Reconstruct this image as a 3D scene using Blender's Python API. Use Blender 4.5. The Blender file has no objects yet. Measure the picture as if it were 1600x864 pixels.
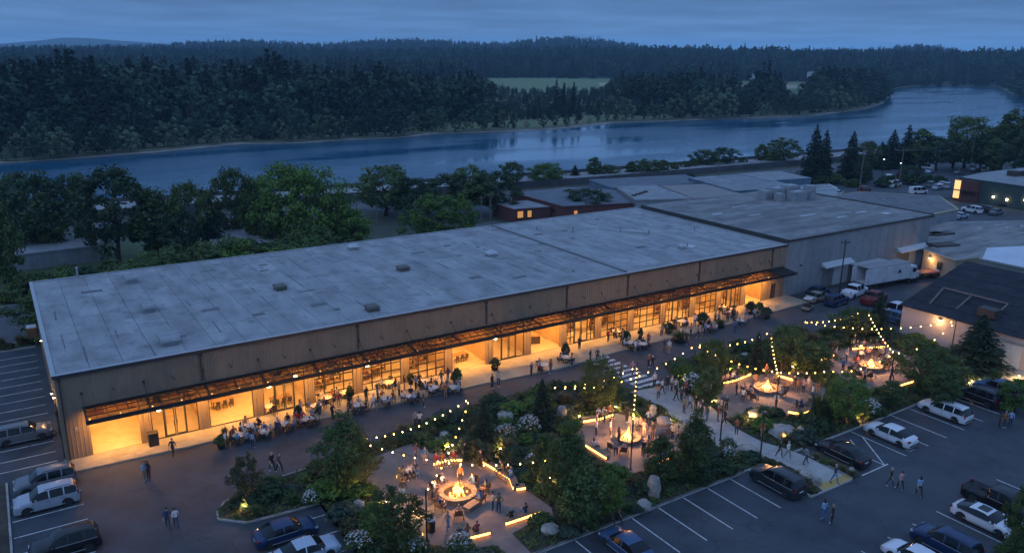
import bpy, math, random
import numpy as np
from mathutils import Vector, Matrix
S = bpy.context.scene
COL = S.collection
rnd = random.Random(11)
R_ = math.radians
# ---------------------------------------------------------------- camera
CP = np.array([-1.8061, -75.9067, 36.0]); FOC = 1242.63; PIT = 0.27396; YAW = 0.57882; ROL = 0.01067
_f = np.array([math.sin(YAW)*math.cos(PIT), math.cos(YAW)*math.cos(PIT), -math.sin(PIT)])
_r = np.array([math.cos(YAW), -math.sin(YAW), 0.0]); _u = np.cross(_r, _f)
CR = _r*math.cos(ROL)+_u*math.sin(ROL); CU = -_r*math.sin(ROL)+_u*math.cos(ROL)
cam_d = bpy.data.cameras.new('camera'); cam = bpy.data.objects.new('camera', cam_d); COL.objects.link(cam)
cam_d.sensor_width = 36; cam_d.sensor_fit = 'HORIZONTAL'; cam_d.lens = FOC/1600*36
cam_d.clip_start = .5; cam_d.clip_end = 40000
cam.matrix_world = Matrix(((CR[0], CU[0], -_f[0], CP[0]), (CR[1], CU[1], -_f[1], CP[1]), (CR[2], CU[2], -_f[2], CP[2]), (0, 0, 0, 1)))
S.camera = cam
def G(px, py, z=0.0):
    """ground point (height z) seen at this spot of the 1600x864 photograph"""
    d = _f*FOC + CR*(px-800) + CU*(432-py); t = (z-CP[2])/d[2]; p = CP+d*t
    return (float(p[0]), float(p[1]), float(z))
def ray_at(px, py, dist):
    d = _f*FOC + CR*(px-800) + CU*(432-py); d = d/math.hypot(d[0], d[1]); p = CP+d*dist
    return (float(p[0]), float(p[1]), float(p[2]))
def PJ(x, y, z):
    d = np.array([x, y, z])-CP; w = d@_f
    return 800+FOC*(d@CR)/w, 432-FOC*(d@CU)/w, w
# ---------------------------------------------------------------- world: overcast dusk
W = bpy.data.worlds.new("World"); S.world = W; W.use_nodes = True
nt = W.node_tree; N = nt.nodes; L = nt.links; N.clear()
wo = N.new('ShaderNodeOutputWorld'); bg = N.new('ShaderNodeBackground'); bg.inputs['Strength'].default_value = 1.0
tc = N.new('ShaderNodeTexCoord'); sx = N.new('ShaderNodeSeparateXYZ'); L.new(tc.outputs['Generated'], sx.inputs[0])
ramp = N.new('ShaderNodeValToRGB'); L.new(sx.outputs['Z'], ramp.inputs[0])
el = ramp.color_ramp.elements
SKY = [(0.0, (.22, .430, .80)), (.03, (.145, .295, .57)), (.065, (.100, .210, .43)), (.13, (.22, .43, .84)), (1.0, (.27, .46, .92))]
el[0].position = 0; el[0].color = (*SKY[0][1], 1); el[1].position = 1; el[1].color = (*SKY[-1][1], 1)
for p_, c_ in SKY[1:-1]:
    e = el.new(p_); e.color = (*c_, 1)
# layered cloud: streaks stretched along the horizon
ad = N.new('ShaderNodeMath'); ad.operation = 'ADD'; ad.inputs[1].default_value = .035; L.new(sx.outputs['Z'], ad.inputs[0])
ab = N.new('ShaderNodeMath'); ab.operation = 'MAXIMUM'; ab.inputs[1].default_value = .03; L.new(ad.outputs[0], ab.inputs[0])
dv = N.new('ShaderNodeVectorMath'); dv.operation = 'DIVIDE'; L.new(tc.outputs['Generated'], dv.inputs[0])
cb = N.new('ShaderNodeCombineXYZ'); L.new(ab.outputs[0], cb.inputs[0]); L.new(ab.outputs[0], cb.inputs[1]); cb.inputs[2].default_value = 1e3
L.new(cb.outputs[0], dv.inputs[1])
ns = N.new('ShaderNodeTexNoise'); ns.inputs['Scale'].default_value = .55; ns.inputs['Detail'].default_value = 5; ns.inputs['Roughness'].default_value = .55
L.new(dv.outputs[0], ns.inputs['Vector'])
mr = N.new('ShaderNodeMapRange'); mr.inputs[1].default_value = .32; mr.inputs[2].default_value = .68; mr.inputs[3].default_value = .76; mr.inputs[4].default_value = 1.14
L.new(ns.outputs['Fac'], mr.inputs[0])
mul = N.new('ShaderNodeVectorMath'); mul.operation = 'MULTIPLY'; L.new(ramp.outputs[0], mul.inputs[0]); L.new(mr.outputs[0], mul.inputs[1])
sky = N.new('ShaderNodeTexSky'); sky.sky_type = 'NISHITA'; sky.sun_disc = False; sky.sun_elevation = R_(1.5); sky.sun_rotation = R_(200)
sm = N.new('ShaderNodeVectorMath'); sm.operation = 'SCALE'; sm.inputs['Scale'].default_value = .004; L.new(sky.outputs[0], sm.inputs[0])
aa = N.new('ShaderNodeVectorMath'); aa.operation = 'ADD'; L.new(mul.outputs[0], aa.inputs[0]); L.new(sm.outputs[0], aa.inputs[1])
L.new(aa.outputs[0], bg.inputs['Color']); L.new(bg.outputs[0], wo.inputs['Surface'])
# the last skylight from behind the cloud, very soft
sd = bpy.data.lights.new('sun', 'SUN'); sd.energy = .42; sd.angle = R_(35); sd.color = (.55, .72, 1.0)
so = bpy.data.objects.new('sun', sd); COL.objects.link(so); so.rotation_euler = (R_(48), 0, R_(-70))
S.view_settings.view_transform = 'Standard'; S.view_settings.look = 'None'; S.view_settings.exposure = 0.0; S.view_settings.gamma = 1
S.render.engine = 'CYCLES'; S.cycles.use_denoising = True; S.cycles.max_bounces = 6; S.cycles.transparent_max_bounces = 12
S.cycles.volume_bounces = 0; S.cycles.sample_clamp_indirect = 4.0; S.cycles.caustics_reflective = False; S.cycles.caustics_refractive = False
# ---------------------------------------------------------------- materials
MATS = {}
def mat(name, col, rough=.8, var=0.0, scale=1.0, metal=0.0, bump=0.0, bscale=None, obj_var=0.0, col2=None, stretch=None, spec=.5, trans=0.0, coat=0.0, dirt=None, dscale=.2):
    """Principled material: base colour, noise to a second colour, per object tint, relief, blotches of dirt."""
    if name in MATS: return MATS[name]
    m = bpy.data.materials.new(name); m.use_nodes = True; MATS[name] = m
    n = m.node_tree.nodes; l = m.node_tree.links; b = n['Principled BSDF']
    b.inputs['Roughness'].default_value = rough; b.inputs['Metallic'].default_value = metal
    b.inputs['Specular IOR Level'].default_value = spec; b.inputs['Coat Weight'].default_value = coat
    b.inputs['Base Color'].default_value = (*col, 1)
    src = None
    g = n.new('ShaderNodeNewGeometry'); mp = n.new('ShaderNodeMapping'); l.new(g.outputs['Position'], mp.inputs[0])
    if stretch: mp.inputs['Scale'].default_value = stretch
    if var or col2:
        t = n.new('ShaderNodeTexNoise'); t.inputs['Scale'].default_value = scale; t.inputs['Detail'].default_value = 6; t.inputs['Roughness'].default_value = .62
        l.new(mp.outputs[0], t.inputs['Vector'])
        r = n.new('ShaderNodeMapRange'); r.inputs[1].default_value = .35; r.inputs[2].default_value = .65; l.new(t.outputs['Fac'], r.inputs[0])
        mx = n.new('ShaderNodeMix'); mx.data_type = 'RGBA'; l.new(r.outputs[0], mx.inputs[0])
        c2 = col2 or tuple(c*(1+var) for c in col); c1 = col if col2 else tuple(c*(1-var) for c in col)
        mx.inputs[6].default_value = (*c1, 1); mx.inputs[7].default_value = (*c2, 1); src = mx.outputs[2]
        rr = n.new('ShaderNodeMapRange'); rr.inputs[3].default_value = max(0, rough-.1); rr.inputs[4].default_value = min(1, rough+.1)
        l.new(t.outputs['Fac'], rr.inputs[0]); l.new(rr.outputs[0], b.inputs['Roughness'])
    if dirt:
        t = n.new('ShaderNodeTexNoise'); t.inputs['Scale'].default_value = dscale; t.inputs['Detail'].default_value = 8; t.inputs['Roughness'].default_value = .7
        l.new(g.outputs['Position'], t.inputs['Vector'])
        r = n.new('ShaderNodeMapRange'); r.inputs[1].default_value = .5; r.inputs[2].default_value = .72; l.new(t.outputs['Fac'], r.inputs[0])
        mx = n.new('ShaderNodeMix'); mx.data_type = 'RGBA'; l.new(r.outputs[0], mx.inputs[0])
        if src: l.new(src, mx.inputs[6])
        else: mx.inputs[6].default_value = (*col, 1)
        mx.inputs[7].default_value = (*dirt, 1); src = mx.outputs[2]
    if obj_var:
        oi = n.new('ShaderNodeObjectInfo'); r = n.new('ShaderNodeMapRange'); r.inputs[3].default_value = 1-obj_var; r.inputs[4].default_value = 1+obj_var
        l.new(oi.outputs['Random'], r.inputs[0]); v = n.new('ShaderNodeVectorMath'); v.operation = 'SCALE'; l.new(r.outputs[0], v.inputs['Scale'])
        if src: l.new(src, v.inputs[0])
        else: v.inputs[0].default_value = col
        src = v.outputs[0]
    if src: l.new(src, b.inputs['Base Color'])
    if bump:
        t = n.new('ShaderNodeTexNoise'); t.inputs['Scale'].default_value = bscale or scale*4; t.inputs['Detail'].default_value = 6
        l.new(mp.outputs[0], t.inputs['Vector']); bp = n.new('ShaderNodeBump'); bp.inputs['Strength'].default_value = bump; bp.inputs['Distance'].default_value = .05
        l.new(t.outputs['Fac'], bp.inputs['Height']); l.new(bp.outputs[0], b.inputs['Normal'])
    if trans:
        out = n['Material Output']; tr = n.new('ShaderNodeBsdfTranslucent'); ms = n.new('ShaderNodeMixShader'); ms.inputs[0].default_value = trans
        if src: l.new(src, tr.inputs[0])
        else: tr.inputs[0].default_value = (*col, 1)
        l.new(b.outputs[0], ms.inputs[1]); l.new(tr.outputs[0], ms.inputs[2]); l.new(ms.outputs[0], out.inputs[0])
    return m
def emit(name, col, strength):
    if name in MATS: return MATS[name]
    m = bpy.data.materials.new(name); m.use_nodes = True; MATS[name] = m
    b = m.node_tree.nodes['Principled BSDF']; b.inputs['Base Color'].default_value = (*col, 1)
    b.inputs['Emission Color'].default_value = (*col, 1); b.inputs['Emission Strength'].default_value = strength
    return m
def glass(name, tint=(.9, .92, .95), refl=.12, rough=.05):
    if name in MATS: return MATS[name]
    m = bpy.data.materials.new(name); m.use_nodes = True; MATS[name] = m
    n = m.node_tree.nodes; l = m.node_tree.links; n.remove(n['Principled BSDF'])
    t = n.new('ShaderNodeBsdfTransparent'); t.inputs[0].default_value = (*tint, 1); g = n.new('ShaderNodeBsdfGlossy'); g.inputs['Roughness'].default_value = rough
    ms = n.new('ShaderNodeMixShader'); ms.inputs[0].default_value = refl
    l.new(t.outputs[0], ms.inputs[1]); l.new(g.outputs[0], ms.inputs[2]); l.new(ms.outputs[0], n['Material Output'].inputs[0])
    return m
# ---------------------------------------------------------------- helpers
def tag(o, label=None, cat=None, group=None, kind=None):
    if label: o['label'] = label
    if cat: o['category'] = cat
    if group: o['group'] = group
    if kind: o['kind'] = kind
    return o
def link(o, parent=None, loc=None, rz=None, scale=None):
    COL.objects.link(o)
    if parent: o.parent = parent
    if loc is not None: o.location = loc
    if rz is not None: o.rotation_euler = (0, 0, rz)
    if scale is not None: o.scale = (scale,)*3 if isinstance(scale, (int, float)) else scale
    return o
def empty(name, loc=(0, 0, 0), rz=0, scale=None):
    o = bpy.data.objects.new(name, None); o.empty_display_size = .3; return link(o, None, loc, rz, scale)
def put(name, mesh, parent=None, loc=None, rz=None, scale=None):
    return link(bpy.data.objects.new(name, mesh), parent, loc, rz, scale)
class MB:
    def __init__(s): s.v = []; s.f = []; s.m = []; s.mi = 0
    def add(s, vs, fs):
        k = len(s.v); s.v += [tuple(v) for v in vs]; s.f += [tuple(i+k for i in f) for f in fs]; s.m += [s.mi]*len(fs); return s
    def box(s, c, d, rz=0, taper=1.0):
        cx, cy, cz = c; x, y, z = d[0]/2, d[1]/2, d[2]/2; co, si = math.cos(rz), math.sin(rz); vs = []
        for k, t in ((-1, 1), (1, taper)):
            for a, b in ((-1, -1), (1, -1), (1, 1), (-1, 1)):
                px, py = a*x*t, b*y*t; vs.append((cx+px*co-py*si, cy+px*si+py*co, cz+k*z))
        return s.add(vs, [(3, 2, 1, 0), (4, 5, 6, 7), (0, 1, 5, 4), (1, 2, 6, 5), (2, 3, 7, 6), (3, 0, 4, 7)])
    def bx(s, x0, x1, y0, y1, z0, z1): return s.box(((x0+x1)/2, (y0+y1)/2, (z0+z1)/2), (x1-x0, y1-y0, z1-z0))
    def tube(s, pts, r, n=6, cap=True):
        pts = [Vector(p) for p in pts]; rs = r if isinstance(r, (list, tuple)) else [r]*len(pts); vs = []; fs = []
        for i, p in enumerate(pts):
            d = (pts[min(i+1, len(pts)-1)]-pts[max(i-1, 0)]).normalized()
            a = d.cross(Vector((0, 0, 1))) if abs(d.z) < .95 else d.cross(Vector((1, 0, 0))); a.normalize(); b = d.cross(a)
            for k in range(n):
                t = 2*math.pi*k/n; vs.append(p+(a*math.cos(t)+b*math.sin(t))*rs[i])
        for i in range(len(pts)-1):
            for k in range(n): fs.append((i*n+k, i*n+(k+1) % n, (i+1)*n+(k+1) % n, (i+1)*n+k))
        if cap: fs += [tuple(range(n-1, -1, -1)), tuple(range((len(pts)-1)*n, len(pts)*n))]
        return s.add(vs, fs)
    def lathe(s, prof, n=16, c=(0, 0, 0)):
        vs = [(c[0]+r*math.cos(2*math.pi*k/n), c[1]+r*math.sin(2*math.pi*k/n), c[2]+z) for r, z in prof for k in range(n)]; fs = []
        for i in range(len(prof)-1):
            for k in range(n): fs.append((i*n+k, i*n+(k+1) % n, (i+1)*n+(k+1) % n, (i+1)*n+k))
        if prof[-1][0] > 1e-4: fs.append(tuple(range((len(prof)-1)*n, len(prof)*n)))
        if prof[0][0] > 1e-4: fs.append(tuple(range(n-1, -1, -1)))
        return s.add(vs, fs)
    def prism(s, poly, z0, z1):
        n = len(poly); a = sum(poly[i][0]*poly[(i+1) % n][1]-poly[(i+1) % n][0]*poly[i][1] for i in range(n))
        if a < 0: poly = poly[::-1]
        vs = [(p[0], p[1], z0) for p in poly]+[(p[0], p[1], z1) for p in poly]
        return s.add(vs, [tuple(range(n, 2*n))]+[(i, (i+1) % n, n+(i+1) % n, n+i) for i in range(n)])
    def weld(s, e=.004):
        K = {}; nv = []; mp = []
        for v in s.v:
            k = (round(v[0]/e), round(v[1]/e), round(v[2]/e))
            if k not in K: K[k] = len(nv); nv.append(v)
            mp.append(K[k])
        F = []; M_ = []
        for f, m in zip(s.f, s.m):
            g = []
            for i in f:
                i = mp[i]
                if i not in g: g.append(i)
            if len(g) > 2: F.append(tuple(g)); M_.append(m)
        s.v, s.f, s.m = nv, F, M_; return s
    def quad(s, a, b, c, d): return s.add([a, b, c, d], [(0, 1, 2, 3)])
    def mesh(s, name, mats, smooth=False):
        me = bpy.data.meshes.new(name); me.from_pydata(s.v, [], s.f)
        for m in (mats if isinstance(mats, (list, tuple)) else [mats]): me.materials.append(m)
        if any(s.m): me.polygons.foreach_set('material_index', s.m)
        if smooth: me.polygons.foreach_set('use_smooth', [True]*len(s.f))
        me.update(); return me
    def build(s, name, mats, parent=None, loc=None, rz=None, smooth=False): return put(name, s.mesh(name, mats, smooth), parent, loc, rz)
def sheet(name, poly, z0, z1, m, kind='structure', parent=None):
    o = MB().prism([p[:2] for p in poly], z0, z1).build(name, m, parent)
    if kind: o['kind'] = kind
    return o
def copy_tree(o, parent=None):
    c = o.copy(); COL.objects.link(c); c.parent = parent
    for ch in KIDS.get(o.name, ()): copy_tree(ch, c)
    return c
KIDS = {}
def register(root):
    """remember the children of a thing so that copying is quick"""
    def rec(o):
        k = list(o.children); KIDS[o.name] = k
        for c in k: rec(c)
    rec(root)
def inpoly(x, y, P):
    r = False; j = len(P)-1
    for i in range(len(P)):
        if (P[i][1] > y) != (P[j][1] > y) and x < (P[j][0]-P[i][0])*(y-P[i][1])/(P[j][1]-P[i][1])+P[i][0]: r = not r
        j = i
    return r
WORDS = ['first', 'second', 'third', 'fourth', 'fifth', 'sixth', 'seventh', 'eighth', 'ninth', 'tenth', 'eleventh', 'twelfth', 'thirteenth', 'fourteenth', 'fifteenth', 'sixteenth', 'seventeenth', 'eighteenth', 'nineteenth', 'twentieth', 'twenty-first', 'twenty-second', 'twenty-third', 'twenty-fourth', 'twenty-fifth', 'twenty-sixth', 'twenty-seventh', 'twenty-eighth', 'twenty-ninth', 'thirtieth']
# palette
asphalt = mat('asphalt', (.040, .046, .055), .75, .32, .35, bump=.25, bscale=30, dirt=(.062, .067, .074), dscale=.09)
n_ = asphalt.node_tree.nodes; l_ = asphalt.node_tree.links; b_ = n_['Principled BSDF']; g_ = n_.new('ShaderNodeNewGeometry')
wz = n_.new('ShaderNodeTexNoise'); wz.inputs['Scale'].default_value = .35; wz.inputs['Detail'].default_value = 4; l_.new(g_.outputs['Position'], wz.inputs['Vector'])
wa = n_.new('ShaderNodeVectorMath'); wa.operation = 'MULTIPLY_ADD'; wa.inputs[1].default_value = (5, 5, 5); l_.new(wz.outputs['Color'], wa.inputs[0]); l_.new(g_.outputs['Position'], wa.inputs[2])
vo = n_.new('ShaderNodeTexVoronoi'); vo.feature = 'DISTANCE_TO_EDGE'; vo.inputs['Scale'].default_value = .085; l_.new(wa.outputs[0], vo.inputs['Vector'])
mc = n_.new('ShaderNodeMapRange'); mc.inputs[1].default_value = .003; mc.inputs[2].default_value = .010; mc.inputs[3].default_value = .72; mc.inputs[4].default_value = 1; l_.new(vo.outputs['Distance'], mc.inputs[0])
cs_ = n_.new('ShaderNodeVectorMath'); cs_.operation = 'SCALE'; src = b_.inputs['Base Color'].links[0].from_socket; l_.new(src, cs_.inputs[0]); l_.new(mc.outputs[0], cs_.inputs['Scale']); l_.new(cs_.outputs[0], b_.inputs['Base Color'])
road_m = mat('road_asphalt', (.085, .085, .09), .8, .2, .5, bump=.2, bscale=25)
concrete = mat('concrete', (.36, .33, .30), .85, .15, .6, bump=.2, bscale=12, dirt=(.24, .22, .2), dscale=.5)
plaza_m = mat('plaza_concrete', (.17, .14, .125), .85, .25, .7, bump=.25, bscale=14, dirt=(.15, .12, .1), dscale=.6)
kerb_m = mat('kerb_concrete', (.33, .32, .30), .85, .2, 1.5, bump=.2, dirt=(.2, .19, .18), dscale=.7)
soil = mat('bark_soil', (.055, .042, .028), .95, .4, 1.3, bump=.6, bscale=12)
grass_m = mat('grass', (.060, .085, .028), .95, .35, .25, bump=.5, bscale=8)
paint_w = mat('line_paint', (.52, .52, .51), .7, .18, 3, dirt=(.16, .16, .165), dscale=1.6)
steel = mat('dark_steel', (.035, .033, .03), .45, .2, 3, metal=.4)
beige = mat('beige_siding', (.24, .18, .12), .6, .10, .6, stretch=(1, 1, .12), dirt=(.16, .125, .09), dscale=.5)
# ================================================================ the setting: ground, roads, water
def along(px_list, z=0): return [G(x, y, z) for x, y in px_list]
near_land = [(-260, -160), (420, -160), (900, 40), (900, 215), (430, 118), (300, 112), (236, 112), (196, 117), (150, 121), (85, 127), (40, 132), (-2, 138), (-60, 142), (-260, 150)]
def land(name, poly, m, z, zb, out=7):
    """a land sheet with a sloping bank down to the water on its rim"""
    mb = MB(); n = len(poly); a = sum(poly[i][0]*poly[(i+1) % n][1]-poly[(i+1) % n][0]*poly[i][1] for i in range(n))
    if a < 0: poly = poly[::-1]
    cx = sum(p[0] for p in poly)/n; low = []
    for i, p in enumerate(poly):
        q0, q1 = poly[i-1], poly[(i+1) % n]; dx, dy = q1[0]-q0[0], q1[1]-q0[1]; l_ = math.hypot(dx, dy); low.append((p[0]+dy/l_*out, p[1]-dx/l_*out, zb))
    vs = [(p[0], p[1], z) for p in poly]+low
    mb.add(vs, [tuple(range(n))]+[(i, n+i, n+(i+1) % n, (i+1) % n) for i in range(n)])
    return tag(mb.build(name, m), kind='structure')
ground_m = mat('dark_ground', (.05, .055, .035), .95, .4, .06, bump=.4, bscale=2)
land('ground', near_land, ground_m, -.06, -5.5)
WATER = -4.0
wm = bpy.data.materials.new('river_water'); wm.use_nodes = True; n_ = wm.node_tree.nodes; l_ = wm.node_tree.links; b_ = n_['Principled BSDF']
b_.inputs['Base Color'].default_value = (.010, .095, .175, 1); b_.inputs['Roughness'].default_value = .10; b_.inputs['IOR'].default_value = 1.55
g_ = n_.new('ShaderNodeNewGeometry'); mp_ = n_.new('ShaderNodeMapping'); mp_.inputs['Scale'].default_value = (1, 1, 1); mp_.inputs['Rotation'].default_value = (0, 0, .5); l_.new(g_.outputs['Position'], mp_.inputs[0])
t1 = n_.new('ShaderNodeTexNoise'); t1.inputs['Scale'].default_value = .40; t1.inputs['Detail'].default_value = 7; t1.inputs['Roughness'].default_value = .62; l_.new(mp_.outputs[0], t1.inputs['Vector'])
t2 = n_.new('ShaderNodeTexNoise'); t2.inputs['Scale'].default_value = .014; t2.inputs['Detail'].default_value = 6; mp2 = n_.new('ShaderNodeMapping'); mp2.inputs['Scale'].default_value = (.5, 2.4, 1); l_.new(g_.outputs['Position'], mp2.inputs[0]); l_.new(mp2.outputs[0], t2.inputs['Vector'])
bm_ = n_.new('ShaderNodeBump'); bm_.inputs['Distance'].default_value = .5; l_.new(t1.outputs['Fac'], bm_.inputs['Height'])
r_ = n_.new('ShaderNodeMapRange'); r_.inputs[1].default_value = .4; r_.inputs[2].default_value = .6; r_.inputs[3].default_value = .05; r_.inputs[4].default_value = 1.0; l_.new(t2.outputs['Fac'], r_.inputs[0]); l_.new(r_.outputs[0], bm_.inputs['Strength'])
l_.new(bm_.outputs[0], b_.inputs['Normal'])
wmb = MB(); wmb.quad((-1500, 60, WATER), (3500, 60, WATER), (3500, 2600, WATER), (-1500, 2600, WATER)); tag(wmb.build('river', wm), kind='structure')
# far land: flat river flat, then rolling land
far_px = [(-260, 275), (-100, 262), (0, 255), (120, 247), (240, 238), (375, 225), (470, 223), (550, 218), (620, 215), (680, 209), (740, 207), (850, 203), (960, 192), (1100, 187), (1200, 184), (1260, 182), (1300, 177), (1345, 171), (1376, 162), (1386, 152), (1382, 143), (1400, 138), (1460, 132), (1528, 130), (1532, 125), (1570, 121), (1640, 118)]
far_shore = [G(x, y, WATER) for x, y in far_px]
far_poly = far_shore+[(4500, 1300), (4500, 9000), (-4500, 9000), (-4500, 300)]
far_m = mat('far_bank_grass', (.048, .065, .028), .95, .4, .02, col2=(.09, .085, .045))
land('far_bank', far_poly, far_m, WATER+.9, WATER-1, out=4)
beach = mat('gravel_shore', (.22, .20, .17), .9, .3, .1)
mb = MB()
for i in range(2, len(far_shore)-6):
    a, b = far_shore[i], far_shore[i+1]; w = [.8, 2.5, .5, 3.2, .8, .5, 2][i % 7]; w2 = [.8, 2.5, .5, 3.2, .8, .5, 2][(i+1) % 7]
    mb.quad((a[0], a[1]-2.5, WATER+.05), (b[0], b[1]-2.5, WATER+.05), (b[0], b[1]+w2, WATER+1.0), (a[0], a[1]+w, WATER+1.0))
tag(mb.build('shore_gravel', beach), kind='structure')
rb = [G(x, y, WATER) for x, y in [(1562, 126), (1566, 138), (1580, 146), (1640, 156), (1700, 160)]]
right_bank = rb+[(1700, 300), (2900, 900), (2500, 1150)]
land('right_bank', right_bank, far_m, WATER+.8, WATER-1, out=4)
field_m = mat('field_grass', (.115, .155, .050), .95, .25, .02, col2=(.16, .175, .075))
FIELD = [G(x, y, WATER) for x, y in [(700, 136), (745, 124), (900, 122), (1080, 124), (1100, 130), (1000, 140), (830, 147), (760, 143)]]
sheet('field', FIELD, WATER+.9, WATER+.95, field_m)
straw_m = mat('straw_field', (.30, .26, .15), .95, .2, .02)
FIELD2 = [G(x, y, WATER) for x, y in [(1150, 142), (1148, 124), (1262, 122), (1266, 137), (1215, 147)]]
sheet('straw_field', FIELD2, WATER+.95, WATER+1.0, field_m)
sheet('straw_strip', [G(x, y, WATER) for x, y in [(935, 131), (965, 130), (1100, 136), (1250, 134), (1262, 139), (1100, 143), (940, 140)]], WATER+1.0, WATER+1.05, straw_m)
sheet('meadow', [G(x, y, WATER) for x, y in [(632, 212), (740, 205), (850, 201), (960, 190), (1060, 187), (1060, 181), (960, 181), (850, 188), (740, 194), (650, 202)]], WATER+.9, WATER+.98, mat('meadow_grass', (.085, .115, .040), .95, .35, .06, col2=(.14, .145, .06)))
# hills
hill_m = mat('hill_ground', (.03, .042, .026), .95, .3, .004)
def ridge(name, prof, dist, depth, m, base=-4, step=40):
    xs = [p[0] for p in prof]; ys = [p[1] for p in prof]; vs = []; top = []
    cols = list(range(int(xs[0]), int(xs[-1])+1, step)); rows = [(-1.0, 0), (-.75, .28), (-.45, .66), (-.2, .92), (0, 1), (.5, .8), (1.0, 0)]
    for c in cols:
        y = float(np.interp(c, xs, ys)); t = ray_at(c, y, dist); h = t[2]; hx, hy = (t[0]-CP[0])/dist, (t[1]-CP[1])/dist
        for k, (o_, s_) in enumerate(rows):
            wob = math.sin(c*.021+k)*.06+math.sin(c*.008+2*k)*.05
            d = dist+depth*(o_+(wob if 0 < k < 6 else 0)); hh = base+(h-base)*max(0, s_+(wob*.6 if s_ not in (0, 1) else 0))
            vs.append((CP[0]+hx*d, CP[1]+hy*d, hh))
    n = len(rows); fs = [(i*n+k, (i+1)*n+k, (i+1)*n+k+1, i*n+k+1) for i in range(len(cols)-1) for k in range(n-1)]
    o = MB().add(vs, fs).build(name, m, smooth=True); tag(o, kind='structure'); return vs, n, len(cols)
R_MAIN = [(-200, 88), (0, 86), (150, 85), (220, 84), (280, 80), (340, 77), (400, 75), (440, 78), (500, 80), (540, 79), (590, 73), (650, 72), (700, 76), (760, 78), (800, 77), (850, 69), (895, 69), (950, 75), (1000, 83), (1050, 91), (1090, 85), (1120, 88), (1170, 92), (1250, 93), (1310, 89), (1350, 91), (1390, 87), (1440, 82), (1460, 84), (1490, 92), (1540, 99), (1600, 100), (1800, 101)]
ridge_main = ridge('hills', R_MAIN, 3000, 900, hill_m)
ridge_low = ridge('low_hills', [(-200, 100), (200, 98), (480, 96), (560, 99), (800, 95), (1000, 94), (1200, 96), (1300, 101), (1700, 103)], 1750, 420, hill_m)
ridge('far_hills', [(-300, 80), (-40, 72), (0, 68), (30, 67), (60, 64), (105, 58.5), (135, 59.5), (170, 63), (200, 64), (240, 68), (290, 73), (340, 76), (500, 86)], 8500, 1200, hill_m)
ridge('far_range', [(1100, 88), (1230, 83), (1290, 80), (1370, 81), (1450, 84), (1500, 82), (1560, 81), (1640, 83), (1900, 88)], 9000, 900, hill_m)
# ---------------------------------------------------------------- near ground
lot = [(-40, -75), (210, -75), (210, -12), (137, -2), (137, 36.2), (99, 36.2), (99, -.3), (-8.9, -.3), (-8.9, 36.2), (-40, 36.2)]
sheet('parking_lot', [(-90, -90), (240, -90), (240, 3), (137.2, 3), (-90, 3)], -.08, 0, asphalt)
sheet('side_lot', [(-60, 3.0), (.2, 3.0), (.2, 34.6), (-60, 34.6)], -.08, 0, asphalt)
sheet('back_road', [(-90, 37.6), (12, 37.6), (30, 41), (60, 50), (90, 60), (90, 72), (50, 62), (20, 56), (-3, 55.2), (-90, 55)], -.08, .0, road_m)
sheet('verge', [(-90, 34.8), (-1, 34.8), (-1, 37.4), (-90, 37.4)], -.08, .05, grass_m)
sheet('lawn', [(-90, 55.6), (-3, 55.8), (20, 56.6), (50, 62.6), (60, 70), (60, 88), (-90, 92)], -.08, .04, grass_m)
sheet('rear_lot', [(61, 36.5), (137.4, 33.2), (137.4, 3.2), (240, 3.2), (235, 20), (207, 12), (206, 36), (290, 40), (290, 92), (120, 100), (64, 104), (92, 74), (92, 60), (61, 50)], -.08, .004, asphalt)
# highway on its low wall, running along the bank
hw = [(-90, 122.5), (-2, 121), (85, 111), (140, 104), (200, 101), (236, 99), (330, 97), (520, 100)]
def strip(name, line, w0, w1, z0, z1, m):
    mb = MB()
    for (a, b) in zip(line, line[1:]):
        mb.prism([(a[0], a[1]+w0), (b[0], b[1]+w0), (b[0], b[1]+w1), (a[0], a[1]+w1)], z0, z1)
    return mb.build(name, m)
hwc = mat('highway_concrete', (.25, .25, .25), .85, .12, .2, dirt=(.22, .22, .22), dscale=.1)
tag(strip('highway', hw, 0, 10, -.5, 1.5, hwc), kind='structure')
wallm = mat('dark_wall', (.07, .07, .075), .9, .25, .3)
tag(strip('retaining_wall', hw, -.8, -.04, -.5, 1.75, wallm), 'long dark retaining wall with the highway running on top of it', 'wall')
tag(strip('river_barrier', hw, 10.04, 10.5, -.5, 2.4, wallm), 'low dark barrier along the river side of the highway', 'barrier')
tag(strip('frontage_road', hw, -13, -5, -.07, .03, road_m), kind='structure')
# ---------------------------------------------------------------- garden bed, plazas, path
BED = along([(341, 812), (340, 801), (350, 786), (378, 768), (418, 752), (455, 741), (500, 725)])+[(19.5, -11.6), (24, -11.5), (28, -9.9), (33, -9.3), (36, -9.0), (45, -8.9), (51.0, -10.6), (54.6, -14.9)]+[(59.0, -15.6), (60.3, -15.5), (62.6, -10.6), (68, -11.7), (78, -11.8), (86, -11.8), (92, -15.5), (97.8, -19.6), (96.8, -27.4), (94.4, -33.8), (58.9, -33.8), (52.8, -33.8), (16.9, -33.8), (16.9, -18.6)]+along([(470, 795), (430, 806), (385, 817)])
BED2D = [(p[0], p[1]) for p in BED]
sheet('garden_bed', BED, -.07, .10, soil)
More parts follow.
